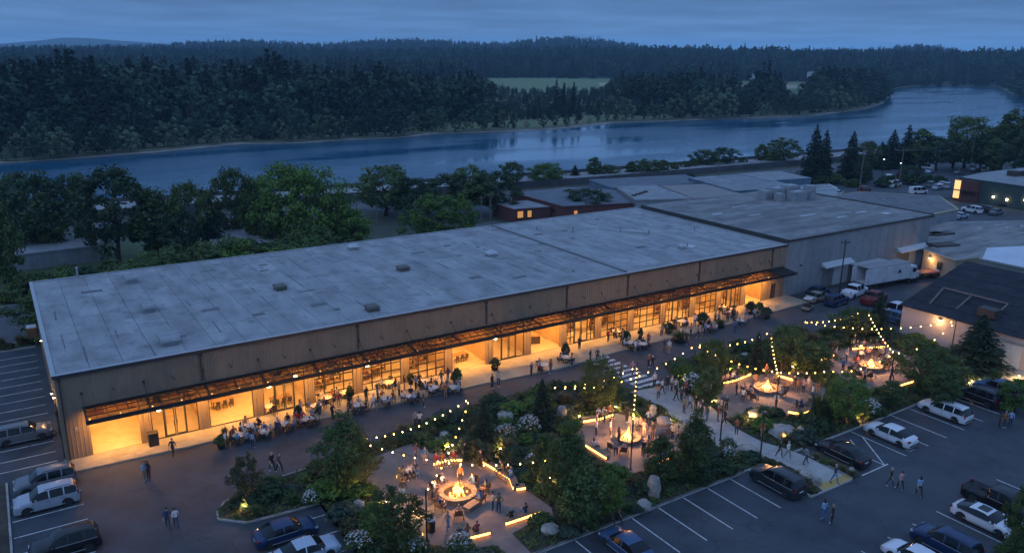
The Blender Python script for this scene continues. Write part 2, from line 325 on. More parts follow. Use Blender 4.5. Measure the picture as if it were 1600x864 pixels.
# kerb round the bed, with a gap at the path mouth
def kerb(name, pts, w=.16, h=.14, label=None, closed=False):
    mb = MB(); P = [Vector((p[0], p[1])) for p in pts]
    for a, b in zip(P, P[1:]+([P[0]] if closed else [])):
        d = (b-a); l = d.length
        if l < .05: continue
        d.normalize(); nrm = Vector((-d.y, d.x))*w/2; k = max(1, int(l/3))
        for i in range(k):
            s0 = a+d*(l*i/k+.01); s1 = a+d*(l*(i+1)/k-.01)
            mb.prism([tuple(s0-nrm), tuple(s1-nrm), tuple(s1+nrm), tuple(s0+nrm)], -.06, h)
    return tag(mb.build(name, kerb_m), kind='structure')
kerb('kerb', [BED2D[i] for i in range(len(BED2D)-7, len(BED2D))]+BED2D[:7])
kerb('kerb', [(16.9, -18.8), (16.9, -33.8)]); kerb('kerb', [(17.05, -33.85), (50.8, -33.85)]); kerb('kerb', along([(1200, 733), (1244, 756), (1266, 777), (1287, 769)])); kerb('kerb', along([(1262, 712), (1332, 748)])); kerb('kerb', [(60.6, -33.85), (94.3, -33.85), (96.6, -27.6)])
kerb('kerb', [(-4.7, -1.5), (-4.7, -22)]); kerb('kerb', [(-60, 34.7), (-.6, 34.7)]); kerb('kerb', [(-60, 37.5), (-.6, 37.5), (12, 37.5)]); kerb('kerb', [(-60, 55.3), (-3, 55.5), (20, 56.4)])
sheet('left_bed', [(-30, -22), (-4.8, -22), (-4.8, -1.5), (-7, -1.5), (-30, -1.5)], -.05, .08, soil)
PLAZA1 = along([(566, 722), (600, 708), (645, 692), (662, 706), (700, 712), (742, 712), (766, 722), (800, 752), (832, 772), (862, 793), (866, 808), (846, 808), (800, 833), (838, 872), (808, 876), (775, 852), (715, 858), (668, 850), (640, 822), (610, 800), (588, 770), (566, 745)], .12)
PLAZA2 = along([(905, 664), (925, 652), (965, 646), (1000, 652), (1030, 660), (1075, 662), (1092, 682), (1072, 700), (1058, 716), (1022, 732), (985, 740), (948, 724), (918, 702), (900, 682)], .12)
PLAZA3 = along([(1120, 612), (1140, 596), (1175, 586), (1225, 582), (1262, 592), (1293, 608), (1293, 630), (1272, 645), (1235, 652), (1200, 640), (1170, 636), (1155, 650), (1120, 655), (1096, 650), (1130, 640)], .12)
PLAZA4 = along([(1278, 575), (1285, 556), (1325, 543), (1385, 541), (1425, 556), (1438, 585), (1402, 610), (1352, 610), (1316, 600)], .12)
PATH = along([(985, 612), (1030, 604), (1060, 600), (1085, 622), (1112, 636), (1128, 650), (1148, 668), (1190, 690), (1225, 700), (1262, 714), (1332, 749), (1287, 768), (1268, 750), (1246, 735), (1224, 725), (1191, 716), (1150, 710), (1112, 692), (1080, 668), (1050, 650), (1022, 630)], .12)
for nm, P, z, m in (('plaza', PLAZA1, .130, plaza_m), ('plaza', PLAZA2, .134, plaza_m), ('plaza', PLAZA3, .138, plaza_m), ('plaza', PLAZA4, .130, plaza_m), ('path', PATH, .144, concrete)):
    sheet(nm, P, -.05, z, m)
for P_ in ([(1262, 713), (1332, 748), (1342, 744), (1335, 730), (1290, 702)], [(1191, 717), (1224, 726), (1246, 736), (1286, 769), (1266, 777), (1244, 756), (1200, 733)]): sheet('garden_bed', along(P_), -.05, .11, soil)
TS = along([(1332, 749), (1287, 768), (1277, 759), (1320, 743)]); TS = [(p[0], p[1]) for p in TS]
sheet('driveway', along([(1512, 598), (1500, 585), (1518, 566), (1560, 560), (1600, 575), (1660, 600), (1660, 640), (1600, 618), (1560, 604)]), -.05, .06, concrete)
sheet('tactile_strip', TS, .145, .152, mat('yellow_tactile', (.42, .27, .08), .8, .1, 4))
def hard(x, y, m=.25):
    for P in (PLAZA1, PLAZA2, PLAZA3, PLAZA4, PATH):
        for dx, dy in ((0, 0), (m, 0), (-m, 0), (0, m), (0, -m)):
            if inpoly(x+dx, y+dy, P): return True
    return False
# boulders used as plain stones set flat: paving slabs by the road edge
# painted lines
park = bpy.data.objects['parking_lot']; side = bpy.data.objects['side_lot']
def line(parent, x0, y0, x1, y1, w=.11, z=.006):
    d = Vector((x1-x0, y1-y0)); l = d.length; d.normalize(); n = Vector((-d.y, d.x))*w/2
    mb = MB(); mb.prism([(x0-n.x, y0-n.y), (x1-n.x, y1-n.y), (x1+n.x, y1+n.y), (x0+n.x, y0+n.y)], z-.005, z); return mb.build('painted_line', paint_w, parent)
for k in range(13): line(side, -9.6, 31.7-2.4*k, -.7, 31.7-2.4*k)
line(park, -9.6, .8, -.7, .8)
for k in range(6): line(park, -4.5, -5.9-2.55*k, .55, -5.9-2.55*k)
for k in range(14):
    if 16.9 < 20.7+2.85*k: line(park, 17.6+2.87*(k-.1), -34.0, 17.6+2.87*(k-.1), -39.4)
for x in (62.8, 66.2, 69.9, 73.1, 76.3, 79.9, 83.2, 86.4, 89.8): line(park, x, -34.0, x, -39.8)
line(park, 59.4, -39.8, 63.3, -39.8, .14); line(park, 62.8, -39.8, 66.2, -35.2, .12, .01); line(park, 62.8, -37.5, 64.6, -35, .12, .01)
for x in (49.2, 52.6, 56.0, 59.4, 62.6, 65.8, 69): line(park, x, -46.6, x, -53)
for k in range(3): line(park, 11.2, -20.4-2.7*k, 16.8, -20.4-2.7*k)
# wheelchair symbol on the bay beside the white saloon car
mb = MB(); sx0, sy0 = 67.6, -39.2
for k in range(10):
    a0, a1 = .6+k*.45, .6+(k+1)*.45; mb.prism([(sx0+.36*math.cos(a0), sy0+.36*math.sin(a0)), (sx0+.36*math.cos(a1), sy0+.36*math.sin(a1)), (sx0+.27*math.cos(a1), sy0+.27*math.sin(a1)), (sx0+.27*math.cos(a0), sy0+.27*math.sin(a0))], .001, .006)
mb.prism([(sx0-.05, sy0), (sx0+.05, sy0), (sx0+.05, sy0+.62), (sx0-.05, sy0+.62)], .001, .007); mb.prism([(sx0, sy0+.02), (sx0+.42, sy0-.02), (sx0+.42, sy0+.07), (sx0, sy0+.1)], .001, .008)
mb.prism([(sx0+.36, sy0-.4), (sx0+.45, sy0-.4), (sx0+.45, sy0+.02), (sx0+.36, sy0+.02)], .001, .009); mb.lathe([(.1, .001), (.1, .0065)], 8, (sx0, sy0+.78, 0))
mb.build('wheelchair_symbol', paint_w, park)
for k in range(9): # crosswalk
    y = -5.2-1.14*k; MB().prism([(55.3, y), (58.6, y), (58.6, y-.55), (55.3, y-.55)], .001, .006).build('crosswalk_stripe', paint_w, park)
# apron in front of the shop bays, with its step and slabs
APR = along([(106, 741), (225, 715), (345, 688), (480, 660), (600, 636), (760, 600), (870, 578), (1000, 541), (1120, 513), (1245, 478)])
ap_m = mat('apron_concrete', (.33, .28, .20), .8, .14, .8, bump=.12, bscale=10, dirt=(.24, .2, .14), dscale=.35)
front = [(p[0], p[1]) for p in APR]
xs_ = np.arange(-.2, 99.6, 2.78)
apron = sheet('apron', [(-.25, .4), (99.0, .4)]+[(f[0], f[1]+.06) for f in front[::-1]], -.05, .11, kerb_m)
fx = [f[0] for f in front]; fy = [f[1] for f in front]
for i, x in enumerate(xs_):
    x1 = min(x+2.76, 98.9); ya, yb = float(np.interp(x, fx, fy)), float(np.interp(x1, fx, fy)); ym = .0
    for (u0, u1) in ((0, .5), (.5, 1)):
        P = [(x, ya+(.0-ya)*u0+.01), (x1, yb+(.0-yb)*u0+.01), (x1, yb+(.0-yb)*u1-.01), (x, ya+(.0-ya)*u1-.01)]
        MB().prism(P, .0, .15+.002*((i*7) % 3)).build('slab', ap_m, apron)
# ================================================================ the long shop building
BR = [1.9, 7.05, 12.3, 17.6, 22.95, 28.3, 33.95, 39.5, 45.0, 50.5, 56.0, 61.6, 67.2, 73.1, 78.7, 84.0, 89.2, 93.9]
bronze = mat('bronze_trim', (.05, .048, .046), .5, .1, 2, metal=.3)
cream_in = mat('interior_plaster', (.46, .31, .15), .85, .2, .5)
floor_in = mat('interior_floor', (.42, .33, .22), .45, .12, 1.2)
roof_m = mat('roof_membrane', (.265, .265, .265), .85, .22, .45, stretch=(1, .3, 1), obj_var=.07, bump=.4, bscale=5, dirt=(.145, .145, .148), dscale=.45)
dark_gap = mat('roof_underlay', (.10, .10, .105), .9)
wood = mat('warm_wood', (.22, .12, .05), .6, .25, 4)
glaz = glass('window_glass', (.93, .93, .9), .10)
def ribbed(name, m, parent, o, ax, length, z0, z1, pitch=.34, d=.045, nrm=(0, -1)):
    """a siding sheet with standing ribs; o = start point, ax = direction along the wall, nrm = outwards"""
    vs = []; prof = []; x = 0
    while x < length-.02:
        e = min(x+pitch, length); w = e-x
        prof += [(x, 0), (x+w*.62, 0), (x+w*.70, d), (x+w*.92, d)] if w > pitch*.5 else [(x, 0)]
        x = e
    prof.append((length, 0))
    for (a, b) in prof:
        px, py = o[0]+ax[0]*a+nrm[0]*b, o[1]+ax[1]*a+nrm[1]*b; vs += [(px, py, z0), (px, py, z1)]
    fs = [(2*i, 2*i+2, 2*i+3, 2*i+1) for i in range(len(prof)-1)]
    return MB().add(vs, fs).build(name, m, parent)
B = empty('shop_building', (0, 0, 0))
tag(B, 'long beige ribbed metal building with lit glazed shop bays and flat grey roof', 'building')
H1, D1, L1 = 8.1, 34.2, 98.0
w = MB(); w.bx(.06, L1, D1-.3, D1-.02, -.05, H1); w.bx(.06, .3, .3, D1-.3, -.05, H1); w.bx(L1-.3, L1-.02, 9.5, D1-.3, -.05, H1)
w.bx(.3, L1-.3, 9.3, 9.5, .0, H1-.4)
w.build('wall', beige, B)
w = MB(); w.bx(.06, L1-.02, .08, .3, 4.75, H1); w.build('wall', beige, B)
MB().bx(.3, L1-.3, .1, 9.3, -.02, .14).build('floor', floor_in, B)
MB().bx(.3, L1-.3, .3, 9.3, 4.95, 5.1).build('ceiling', cream_in, B)
MB().bx(.31, L1-.31, 9.2, 9.29, .14, 4.95).build('interior_wall', cream_in, B)
for k in range(30):
    x = 2.5+k*3.15; MB().bx(x, x+[1.6, 2.4, .9, 2.0][k % 4], 9.1, 9.18, [.2, 1.2, .2, 1.6][k % 4], [2.5, 2.6, 3.6, 3.0][k % 4]).build('wall_board', [wood, mat('board_brown', (.12, .06, .03), .7, .2, 2), bronze, mat('board_ochre', (.40, .24, .09), .7, .2, 2)][k % 4], B)
for k in (0, 1, 2, 4, 7, 8, 9, 10, 12, 15, 16, 17): MB().bx(BR[k]-.35, BR[k]-.25, .35, 9.2, .14, 4.95).build('interior_wall', cream_in, B)
jx = [.0, 6.2, 12.2, 17.6, 22.9, 28.2, 33.9, 39.5, 44.2, 50.4, 56.0, 61.0, 66.0, 72.6, 79.2, 84.4, 89.5, 94.6, L1]
for a, b in zip(jx, jx[1:]): ribbed('wall_panel', beige, B, (a+.01, .03), (1, 0), b-a-.02, 5.02, 8.12)
ribbed('wall_panel', beige, B, (.01, .03), (1, 0), BR[0]+.25, .1, 5.0); ribbed('wall_panel', beige, B, (93.95, .03), (1, 0), 4.0, .12, 5.0)
for k in range(6): ribbed('wall_panel', beige, B, (.02, D1-.02-k*5.7), (0, -1), 5.66, -.02, 8.12, nrm=(-1, 0))
for k in range(1, 18): # pilasters between the bays
    x0 = BR[k]-.78; p = MB(); p.bx(x0, x0+1.0, .05, .3, .12, 4.8); pl = p.build('pilaster', beige, B)
    ribbed('pilaster_cladding', beige, pl, (x0, .045), (1, 0), 1.0, .14, 4.98, pitch=.5, d=.12)
for x in (.3, 12.2, 28.2, 44.2, 56.0, 66.0, 79.2, 94.6): # downspouts
    m_ = MB(); m_.bx(x-.06, x+.06, -.14, -.03, 5.25 if x > 1 else .1, 8.0); m_.bx(x-.13, x+.13, -.2, -.03, 7.75, 8.05); m_.build('downspout', bronze, B)
for i in range(17):
    x = BR[i]+2.6; z = 6.15 if i % 2 else 6.3
    m_ = MB(); m_.tube([(x-.15, -.02, z+.15), (x-.1, -.3, z+.05), (x, -.38, z-.1)], .035, 5); m_.lathe([(.03, 0), (.12, -.12), (.02, -.13)], 8, (x, -.38, z)); m_.build('gooseneck_lamp', bronze, B)
g = MB(); g.bx(-.18, L1, -.22, .04, 8.1, 8.42); g.bx(-.2, .04, .04, D1+.1, 8.1, 8.42); g.bx(.04, L1, D1-.05, D1+.14, 8.1, 8.42); g.build('roof_edge', bronze, B)
g = MB(); g.bx(-.22, L1, -.26, .1, 8.425, 8.46); g.bx(-.24, .14, .1, D1+.16, 8.425, 8.47); g.bx(.14, L1, D1-.12, D1+.18, 8.425, 8.46); g.build('coping', mat('coping_metal', (.33, .34, .35), .5, .1, 2), B)
roof = MB().bx(.05, L1-.01, .05, D1-.06, 8.0, 8.36).build('roof', dark_gap, B)
xx = .15; i = 0
while xx < L1-.3:
    wd = 2.75; x1 = min(xx+wd, L1-.05)
    if abs(xx-65.5) < wd and xx < 65.9: x1 = 65.9
    s = [0, 11.3+((i*37) % 9), 22.6+((i*53) % 7), D1-.16]
    for a, b in zip(s, s[1:]):
        sk = ((i*29) % 5-2)*.012
        MB().add([(xx, a+.12 if a == 0 else a, 8.40), (x1-.045, a+.12 if a == 0 else a, 8.40), (x1-.045, b-.045, 8.40+sk*.2), (xx, b-.045, 8.40+sk*.2), (xx, a+.12 if a == 0 else a, 8.36), (x1-.045, a+.12 if a == 0 else a, 8.36), (x1-.045, b-.045, 8.36), (xx, b-.045, 8.36)],
                 [(0, 1, 2, 3), (4, 5, 1, 0), (5, 6, 2, 1), (6, 7, 3, 2), (7, 4, 0, 3)]).build('roof_sheet', roof_m, roof)
    xx = x1; i += 1
MB().bx(65.8, 66.05, .2, D1-.2, 8.36, 8.60).build('expansion_joint', mat('joint_cover', (.16, .165, .17), .8, .2, 2), roof)
rq_ = random.Random(3); stain = mat('roof_stain', (.12, .12, .125), .9, .2, 3)
for k in range(64):
    MB().box((rq_.uniform(1, L1-1)//2.75*2.75+.15+rq_.choice([0, 0, .5, 1.3]), rq_.uniform(1, D1-2), 8.408+k*.0002), (rq_.uniform(.06, .16), rq_.uniform(.7, 4.5), .02), rz=rq_.uniform(-.03, .03)).build('roof_stain', stain, roof)
for k in range(26): MB().box((rq_.uniform(3, L1-3), rq_.uniform(2, D1-2), 8.41+k*.0002), (rq_.uniform(.5, 2.4), rq_.uniform(.3, 1.0), .02), rz=rq_.uniform(-.1, .1)).build('roof_stain', stain, roof)
patch = mat('roof_patch', (.22, .225, .235), .85, .2, 2)
for (x, y, a, b) in ((6.2, 8.5, 2.2, .12), (6.2, 6.0, .1, 2.6), (5.3, 10.5, .12, 3), (8.3, 7.2, .12, 2.2), (50, 20, 4, .2), (60.5, 22, .3, 5), (62, 12, .25, 6), (58, 24, 2.4, 2), (73, 10, .2, 7), (84, 12, 3, .2), (36, 26, 2.2, 1.8), (77, 24, 5, .3), (88, 22, 2, 2)):
    MB().box((x, y, 8.415), (a, b, .03)).build('roof_patch', patch, roof)
white_metal = mat('white_metal', (.42, .43, .44), .45, .08, 3, dirt=(.4, .4, .4), dscale=1.2)
brown_metal = mat('brown_metal', (.10, .085, .07), .6, .2, 3)
grey_metal = mat('grey_metal', (.27, .28, .29), .5, .15, 2, dirt=(.18, .18, .18), dscale=1)
def hood(x, y, sx=1.6, sy=1.3, kind=0):
    sx *= .74; sy *= .74; r = empty('roof_vent', (x, y, 8.42)); r.parent = roof
    MB().box((0, 0, .2), (sx, sy, .4)).build('curb', grey_metal if kind else brown_metal, r)
    m_ = MB()
    if kind == 0: m_.box((0, 0, .5), (sx*1.2, sy*1.2, .2), taper=.8)
    elif kind == 1: # rounded hoods side by side
        for s in (-1, 1):
            P = [(math.cos(t)*sy*.33, .42+math.sin(t)*.5) for t in [k*math.pi/8 for k in range(9)]]; n_ = len(P)
            m_.add([(-sx*.62, s*sy*.34+p[0], p[1]) for p in P]+[(sx*.62, s*sy*.34+p[0], p[1]) for p in P], [(k, k+1, n_+k+1, n_+k) for k in range(n_-1)]+[tuple(range(n_)), tuple(range(2*n_-1, n_-1, -1))])
    else:
        m_.box((0, 0, .55), (sx*1.15, sy*1.15, .3), taper=.7); m_.box((0, 0, .78), (sx*.5, sy*.5, .16), taper=.6)
    m_.build('hood', [brown_metal, grey_metal, white_metal][kind], r); return r
for a in ((10.3, 28.1, 1.5, 1.6, 1), (10.2, 15.1, 1.6, 1.8, 1), (10.1, 3.4, 2.0, 2.2, 1), (24.9, 15.8, 1.7, 1.7, 0), (31.1, 2.7, 1.7, 1.7, 0), (41.3, 16.2, 1.8, 1.7, 0), (40.1, 30.3, 1.7, 1.6, 2), (55.2, 16.8, 1.7, 1.7, 2), (81.6, 6.0, 1.0, 1.0, 2)): hood(*a)
for (x, y, h) in ((74.6, 23.3, .9), (70.5, 27.5, .6), (81.2, 19.4, .8), (84.2, 16.0, .7), (92.3, 14.0, .8), (5, 33.6, 1.3), (83, 6.3, .6), (60, 4, .4)):
    m_ = MB(); m_.lathe([(.12, 0), (.12, h), (.22, h), (.05, h+.14)], 10, (x, y, 8.4)); m_.build('vent_pipe', grey_metal, roof)
m_ = MB(); m_.tube([(81.2, 19.4, 8.75), (84.0, 16.1, 8.75)], .12, 8); m_.build('duct', white_metal, roof)
MB().lathe([(1.0, 0), (1.0, .12), (.9, .14)], 12, (83.5, 6.5, 8.41)).build('roof_hatch', white_metal, roof)
# canopy of steel bars and glass, one field per bay
can = empty('canopy'); can.parent = B
CY0, CY1, CZ0, CZ1 = -.05, -2.55, 4.92, 4.62
cg = glass('canopy_glass', (.36, .33, .28), .12, .25)
def cz(y): return CZ0+(CZ1-CZ0)*(y-CY0)/(CY1-CY0)
fr = MB(); fr.bx(BR[0]-.1, 97.4, CY1-.12, CY1, CZ1-.34, CZ1+.05); fr.bx(BR[0]-.1, 97.4, CY0-.08, CY0, CZ0-.1, CZ0+.1)
fr.build('canopy_beam', steel, can)
ex = BR[:]+[97.3]
for i in range(18):
    a, b = ex[i], ex[i+1]; nb = 6
    m_ = MB(); m_.add([(x, y, cz(y)+dz) for x in (a-.07, a+.07) for (y, dz) in ((CY0, -.12), (CY1, -.12), (CY1, .06), (CY0, .06))], [(0, 1, 2, 3), (7, 6, 5, 4), (3, 2, 6, 7), (0, 4, 5, 1)])
    for k in range(1, nb): x = a+(b-a)*k/nb; m_.add([(x-.035, CY0, CZ0+.03), (x+.035, CY0, CZ0+.03), (x+.035, CY1, CZ1+.03), (x-.035, CY1, CZ1+.03), (x-.035, CY0, CZ0-.05), (x+.035, CY0, CZ0-.05), (x+.035, CY1, CZ1-.05), (x-.035, CY1, CZ1-.05)], [(0, 1, 2, 3), (7, 6, 5, 4), (0, 3, 7, 4), (1, 5, 6, 2)])
    for y in (-.9, -1.75): m_.bx(a, b, y-.03, y+.03, cz(y)-.045, cz(y)+.035)
    f_ = m_.build('canopy_frame', steel, can)
    for k in range(3):
        x0, x1 = a+(b-a)*k/3+.03, a+(b-a)*(k+1)/3-.03
        MB().add([(x0, CY0, CZ0+.005), (x1, CY0, CZ0+.005), (x1, CY1, CZ1+.005), (x0, CY1, CZ1+.005)], [(0, 3, 2, 1)]).build('canopy_pane', cg if i < 17 else steel, can)
    m_ = MB(); m_.tube([(a, -.05, 6.3), (a, CY1+.2, CZ1+.1)], .025, 5); m_.lathe([(.02, -.1), (.09, -.1), (.09, .1), (.02, .1)], 8, (a, -.06, 6.3)); m_.build('tie_rod', steel, can)
# bays
warm = (1.0, .50, .15)
lampm = emit('ceiling_lamp', (1, .48, .12), 130)
def bar_grid(x0, x1, z0, z1, cols, rows, t=.045, y=.15):
    m_ = MB()
    for c in cols: m_.bx(x0+(x1-x0)*c-t/2, x0+(x1-x0)*c+t/2, y-.035, y+.035, z0, z1)
    for r in rows: m_.bx(x0, x1, y-.032, y+.032, z0+(z1-z0)*r-t/2, z0+(z1-z0)*r+t/2)
    return m_
def panes(parent, x0, x1, z0, z1, cols, rows):
    for c0, c1 in zip(cols, cols[1:]):
        for r0, r1 in zip(rows, rows[1:]):
            a, b = x0+(x1-x0)*c0+.02, x0+(x1-x0)*c1-.02; q0, q1 = z0+(z1-z0)*r0+.02, z0+(z1-z0)*r1-.02
            MB().quad((a, .15, q0), (b, .15, q0), (b, .15, q1), (a, .15, q1)).build('pane', glaz, parent)
KIND = 'oswsgggosossggsgso'
KIND = ['open', 'store', 'wide', 'store', 'garage', 'garage', 'garage', 'open', 'store', 'open', 'store', 'garage', 'garage', 'store', 'garage', 'store', 'open']
for i, kd in enumerate(KIND):
    x0, x1 = BR[i]+.24, BR[i+1]-.80; z0, z1 = .15, 4.6
    MB().bx(x0-.02, x1+.02, .06, .28, z1, 4.76).build('lintel', steel, B)
    if kd == 'garage':
        cols = [0, .25, .5, .75, 1]; rows = [0, .2, .4, .6, .8, 1]
        o = bar_grid(x0, x1, z0, z1, cols, rows, .11).build('garage_door', steel, B); panes(o, x0, x1, z0, z1, cols, rows)
    elif kd == 'wide':
        cols = [0, .5, 1]; rows = [0, .8, 1]; o = bar_grid(x0, x1, z0, z1, [0, 1], rows, .12).build('shop_window', steel, B)
        panes(o, x0, x1, z0, z1, [0, .25, .5, .75, 1], [.8, 1])
    elif kd == 'store':
        cols = [0, .27, .73, 1]; rows = [0, .68, 1]; m_ = bar_grid(x0, x1, z0, z1, cols, [0, 1], .14)
        for q in (.68, .86): m_.bx(x0, x1, .11, .19, z0+(z1-z0)*q-.04, z0+(z1-z0)*q+.04)
        if i in (10, 13, 15):
            for c in (.14, .5, .87): m_.bx(x0+(x1-x0)*c-.045, x0+(x1-x0)*c+.045, .12, .18, z0 if c != .5 else 3.2, z1)
            for q in (.2, .4): m_.bx(x0, x0+(x1-x0)*.27, .12, .18, z0+(z1-z0)*q-.04, z0+(z1-z0)*q+.04); m_.bx(x0+(x1-x0)*.73, x1, .12, .18, z0+(z1-z0)*q-.04, z0+(z1-z0)*q+.04)
        o = m_.build('shopfront', steel, B); panes(o, x0, x1, z0, z1, cols, [0, .68, .86, 1])
        for s in (0, 1):
            a = x0+(x1-x0)*(.27+.23*s)+.05; b = a+(x1-x0)*.23-.07
            d = MB()
            for (q0, q1) in ((a, a+.09), (b-.09, b)): d.bx(q0, q1, .09, .145, .17, 3.12)
            d.bx(a, b, .092, .143, .17, .36); d.bx(a, b, .092, .143, 3.0, 3.12); d.box(((b-.13 if s == 0 else a+.13), .06, 1.5), (.04, .05, .5)); d.build('door', bronze, o)
    # ceiling light panels
    for yy in ((2.0, 5.6) if kd != 'open' else (1.8, 4.6, 7.2)):
        MB().box(((x0+x1)/2, yy, 4.92), (1.5, .45, .05)).build('ceiling_light', lampm, B)
# downlights under the canopy
cl = emit('canopy_downlight', (1, .55, .2), 10)
for i in range(17):
    ld = bpy.data.lights.new('canopy_light', 'AREA'); ld.shape = 'RECTANGLE'; ld.size = 4.6; ld.size_y = .25; ld.energy = 330; ld.spread = R_(125); ld.color = (1, .45, .095); lo = bpy.data.objects.new('canopy_light', ld)
    link(lo, can, ((BR[i]+BR[i+1])/2, -1.75, 4.42)); lo.rotation_euler = (R_(42), 0, 0)
    for fx_ in (.02, .5):
        x = BR[i]+(BR[i+1]-BR[i])*fx_; MB().lathe([(.06, 0), (.06, .06)], 8, (x+.15, -2.0, cz(-2.0)-.2)).build('downlight', cl, can)
# furniture seen inside the bays
dk = mat('dark_goods', (.05, .035, .025), .7, .4, 3); goods = [mat('goods_red', (.25, .05, .03), .6), mat('goods_cream', (.45, .36, .24), .6), mat('goods_green', (.05, .09, .04), .6), dk, wood]
def shelf_unit(x, y, wd, label, n=5):
    r = empty('shelving_unit', (x, y, .14)); tag(r, label, 'shelving', 'shelving inside the shop bays')
    m_ = MB()
    for s in (-wd/2, wd/2): m_.box((s, 0, 1.35), (.06, .4, 2.7))
    m_.build('upright', wood, r)
    for k in range(n):
        z = .25+k*.58; MB().box((0, 0, z), (wd, .42, .04)).build('shelf', wood, r)
    m_ = MB(); xq = -wd/2+.12; rr = random.Random(int(x*10))
    for k in range(n):
        xq = -wd/2+.12
        while xq < wd/2-.1:
            a = rr.uniform(.1, .26); h = rr.uniform(.12, .42); m_.mi = rr.randrange(5); m_.box((xq, 0, .27+k*.58+h/2), (a, .25, h)); xq += a+rr.uniform(.03, .25)
    tag(m_.build('goods', goods, r), kind='stuff')
def long_table(x, y, label, rz=0):
    r = empty('long_table', (x, y, .14), rz); tag(r, label, 'table', 'tables inside the shop bays'); MB().box((0, 0, .76), (2.2, .8, .06)).build('table_top', wood, r)
    for sx in (-1, 1):
        for sy in (-1, 1): MB().box((sx*.98, sy*.3, .37), (.07, .07, .74)).build('leg', dk, r)
    for sx in (-.7, 0, .7):
        m_ = MB(); m_.box((sx, -.75, .45), (.4, .4, .05)); m_.box((sx, -.94, .7), (.4, .04, .5))
        for a in (-.17, .17):
            for b in (-.17, .17): m_.box((sx+a, -.75+b, .22), (.04, .04, .44))
        m_.build('bench_seat', dk, r)
def pendant(x, y, z, label, r=.25):
    o = empty('pendant_lamp', (x, y, z)); tag(o, label, 'lamp', 'globe lamps inside the shop bays'); MB().lathe([(0.02, -r)]+[(r*math.cos(t), r*math.sin(t)) for t in [-1.2, -.8, -.4, 0, .4, .8, 1.2]]+[(.02, r)], 12).build('globe', emit('globe_lamp', (1, .66, .3), 22), o); MB().tube([(0, 0, r), (0, 0, 4.95-z)], .015, 4).build('cord', steel, o)
bayname = ['%s lit bay from left' % w_ for w_ in WORDS[:17]]
for i, kd in enumerate(KIND):
    cx = (BR[i]+BR[i+1])/2
    if kd == 'garage' or i in (10, 13, 15):
        shelf_unit(cx-1.1, 3.0, 1.7, 'filled shelving near the glass, left side of the '+bayname[i]); shelf_unit(cx+1.1, 4.6, 1.9, 'filled shelving deeper inside, right side of the '+bayname[i])
    if i in (2, 3, 5, 7, 11, 14): long_table(cx-.2, 4.6 if i == 2 else 2.0+(i % 3), 'wooden table with seats inside the '+bayname[i], .1)
    if i in (1, 3, 5, 8): pendant(cx-1.5, 1.2, 2.75, 'glowing white globe lamp hanging in the '+bayname[i])
    if i == 3: pendant(cx+1.5, 1.8, 2.8, 'right hand globe lamp in the '+bayname[i])
# curved counter in the tenth bay
r = empty('curved_counter', (53.2, 3.2, .14)); tag(r, 'long curved counter with dark front and items on top in an open bay', 'counter')
m_ = MB(); t_ = MB()
for k in range(12):
    a0, a1 = 2.9+k*.13, 2.9+(k+1)*.13
    def cp(a, q): return (1.6+math.cos(a)*q*1.15, 2.6+math.sin(a)*q)
    m_.prism([cp(a0, 3.5), cp(a1, 3.5), cp(a1, 3.1), cp(a0, 3.1)], 0, 1.0); t_.prism([cp(a0, 3.65), cp(a1, 3.65), cp(a1, 3.0), cp(a0, 3.0)], 1.0, 1.07)
m_.build('counter_front', dk, r); t_.build('counter_top', wood, r)
# end wall lamps and small fixtures on the left gable
sco = emit('wall_lamp_glow', (1, .62, .28), 30)
for (y, z) in ((3.0, 5.2), (20.5, 5.2), (9.3, 3.2)):
    m_ = MB(); m_.box((-.16, y, z+.12), (.25, .26, .1)); m_.box((-.05, y, z), (.08, .12, .26)); o = m_.build('wall_lamp', bronze, B); MB().lathe([(.10, 0), (.12, .07)], 8, (-.18, y, z-.01)).build('lamp_lens', sco, o)
m_ = MB(); m_.box((-.85, 24.3, 5.2), (.9, 1.1, 1.2)); m_.mi = 1; m_.box((-.85, 24.3, 5.85), (.98, 1.2, .1)); m_.build('wall_unit', [steel, white_metal], B)
m_ = MB(); m_.tube([(-.1, 6.0, 0), (-.1, 6.0, 3.4)], .05, 6); m_.box((-.12, 6.0, 2.4), (.2, .4, .5)); m_.tube([(-.1, 1.2, 0), (-.1, 1.2, 5.0)], .04, 6); m_.build('conduit', bronze, B)
# small things on the front wall by the first bay and at the far door
m_ = MB(); m_.box((1.1, -.05, 3.0), (.2, .12, .3)); m_.build('meter_box', grey_metal, B)
m_ = MB(); m_.bx(95.0, 96.0, -.03, .02, .15, 2.5); m_.box((95.85, -.06, 1.3), (.05, .05, .2)); m_.build('side_door', bronze, B)
# ================================================================ the grey warehouse beyond
gm = mat('weathered_sheet', (.225, .235, .24), .75, .14, 1.1, stretch=(1, 1, .06), obj_var=.07, dirt=(.15, .165, .17), dscale=.6)
gr_ = mat('old_roof', (.185, .18, .172), .9, .38, .5, stretch=(.18, 1, 1), obj_var=.12, bump=.3, bscale=4, dirt=(.095, .092, .09), dscale=.35)
ext_m = mat('extension_roof', (.13, .13, .135), .9, .3, .6, dirt=(.08, .08, .085), dscale=.4)
Wh = empty('warehouse', (98, 0, 0)); tag(Wh, 'taller grey weathered metal warehouse with two awninged loading doors', 'warehouse')
def wl(o): o.matrix_parent_inverse = Matrix.Translation((-98, 0, 0)); return o
w = MB(); w.bx(98.02, 137, .04, .3, -.05, 8.85); w.bx(136.75, 137, .3, 33, -.05, 8.85); w.bx(98.02, 137, 32.7, 33, -.05, 8.85); w.bx(98.02, 98.25, .3, 32.7, 8.0, 8.85); wl(w.build('wall', gm, Wh))
xs2 = list(np.linspace(98.03, 137.0, 19))
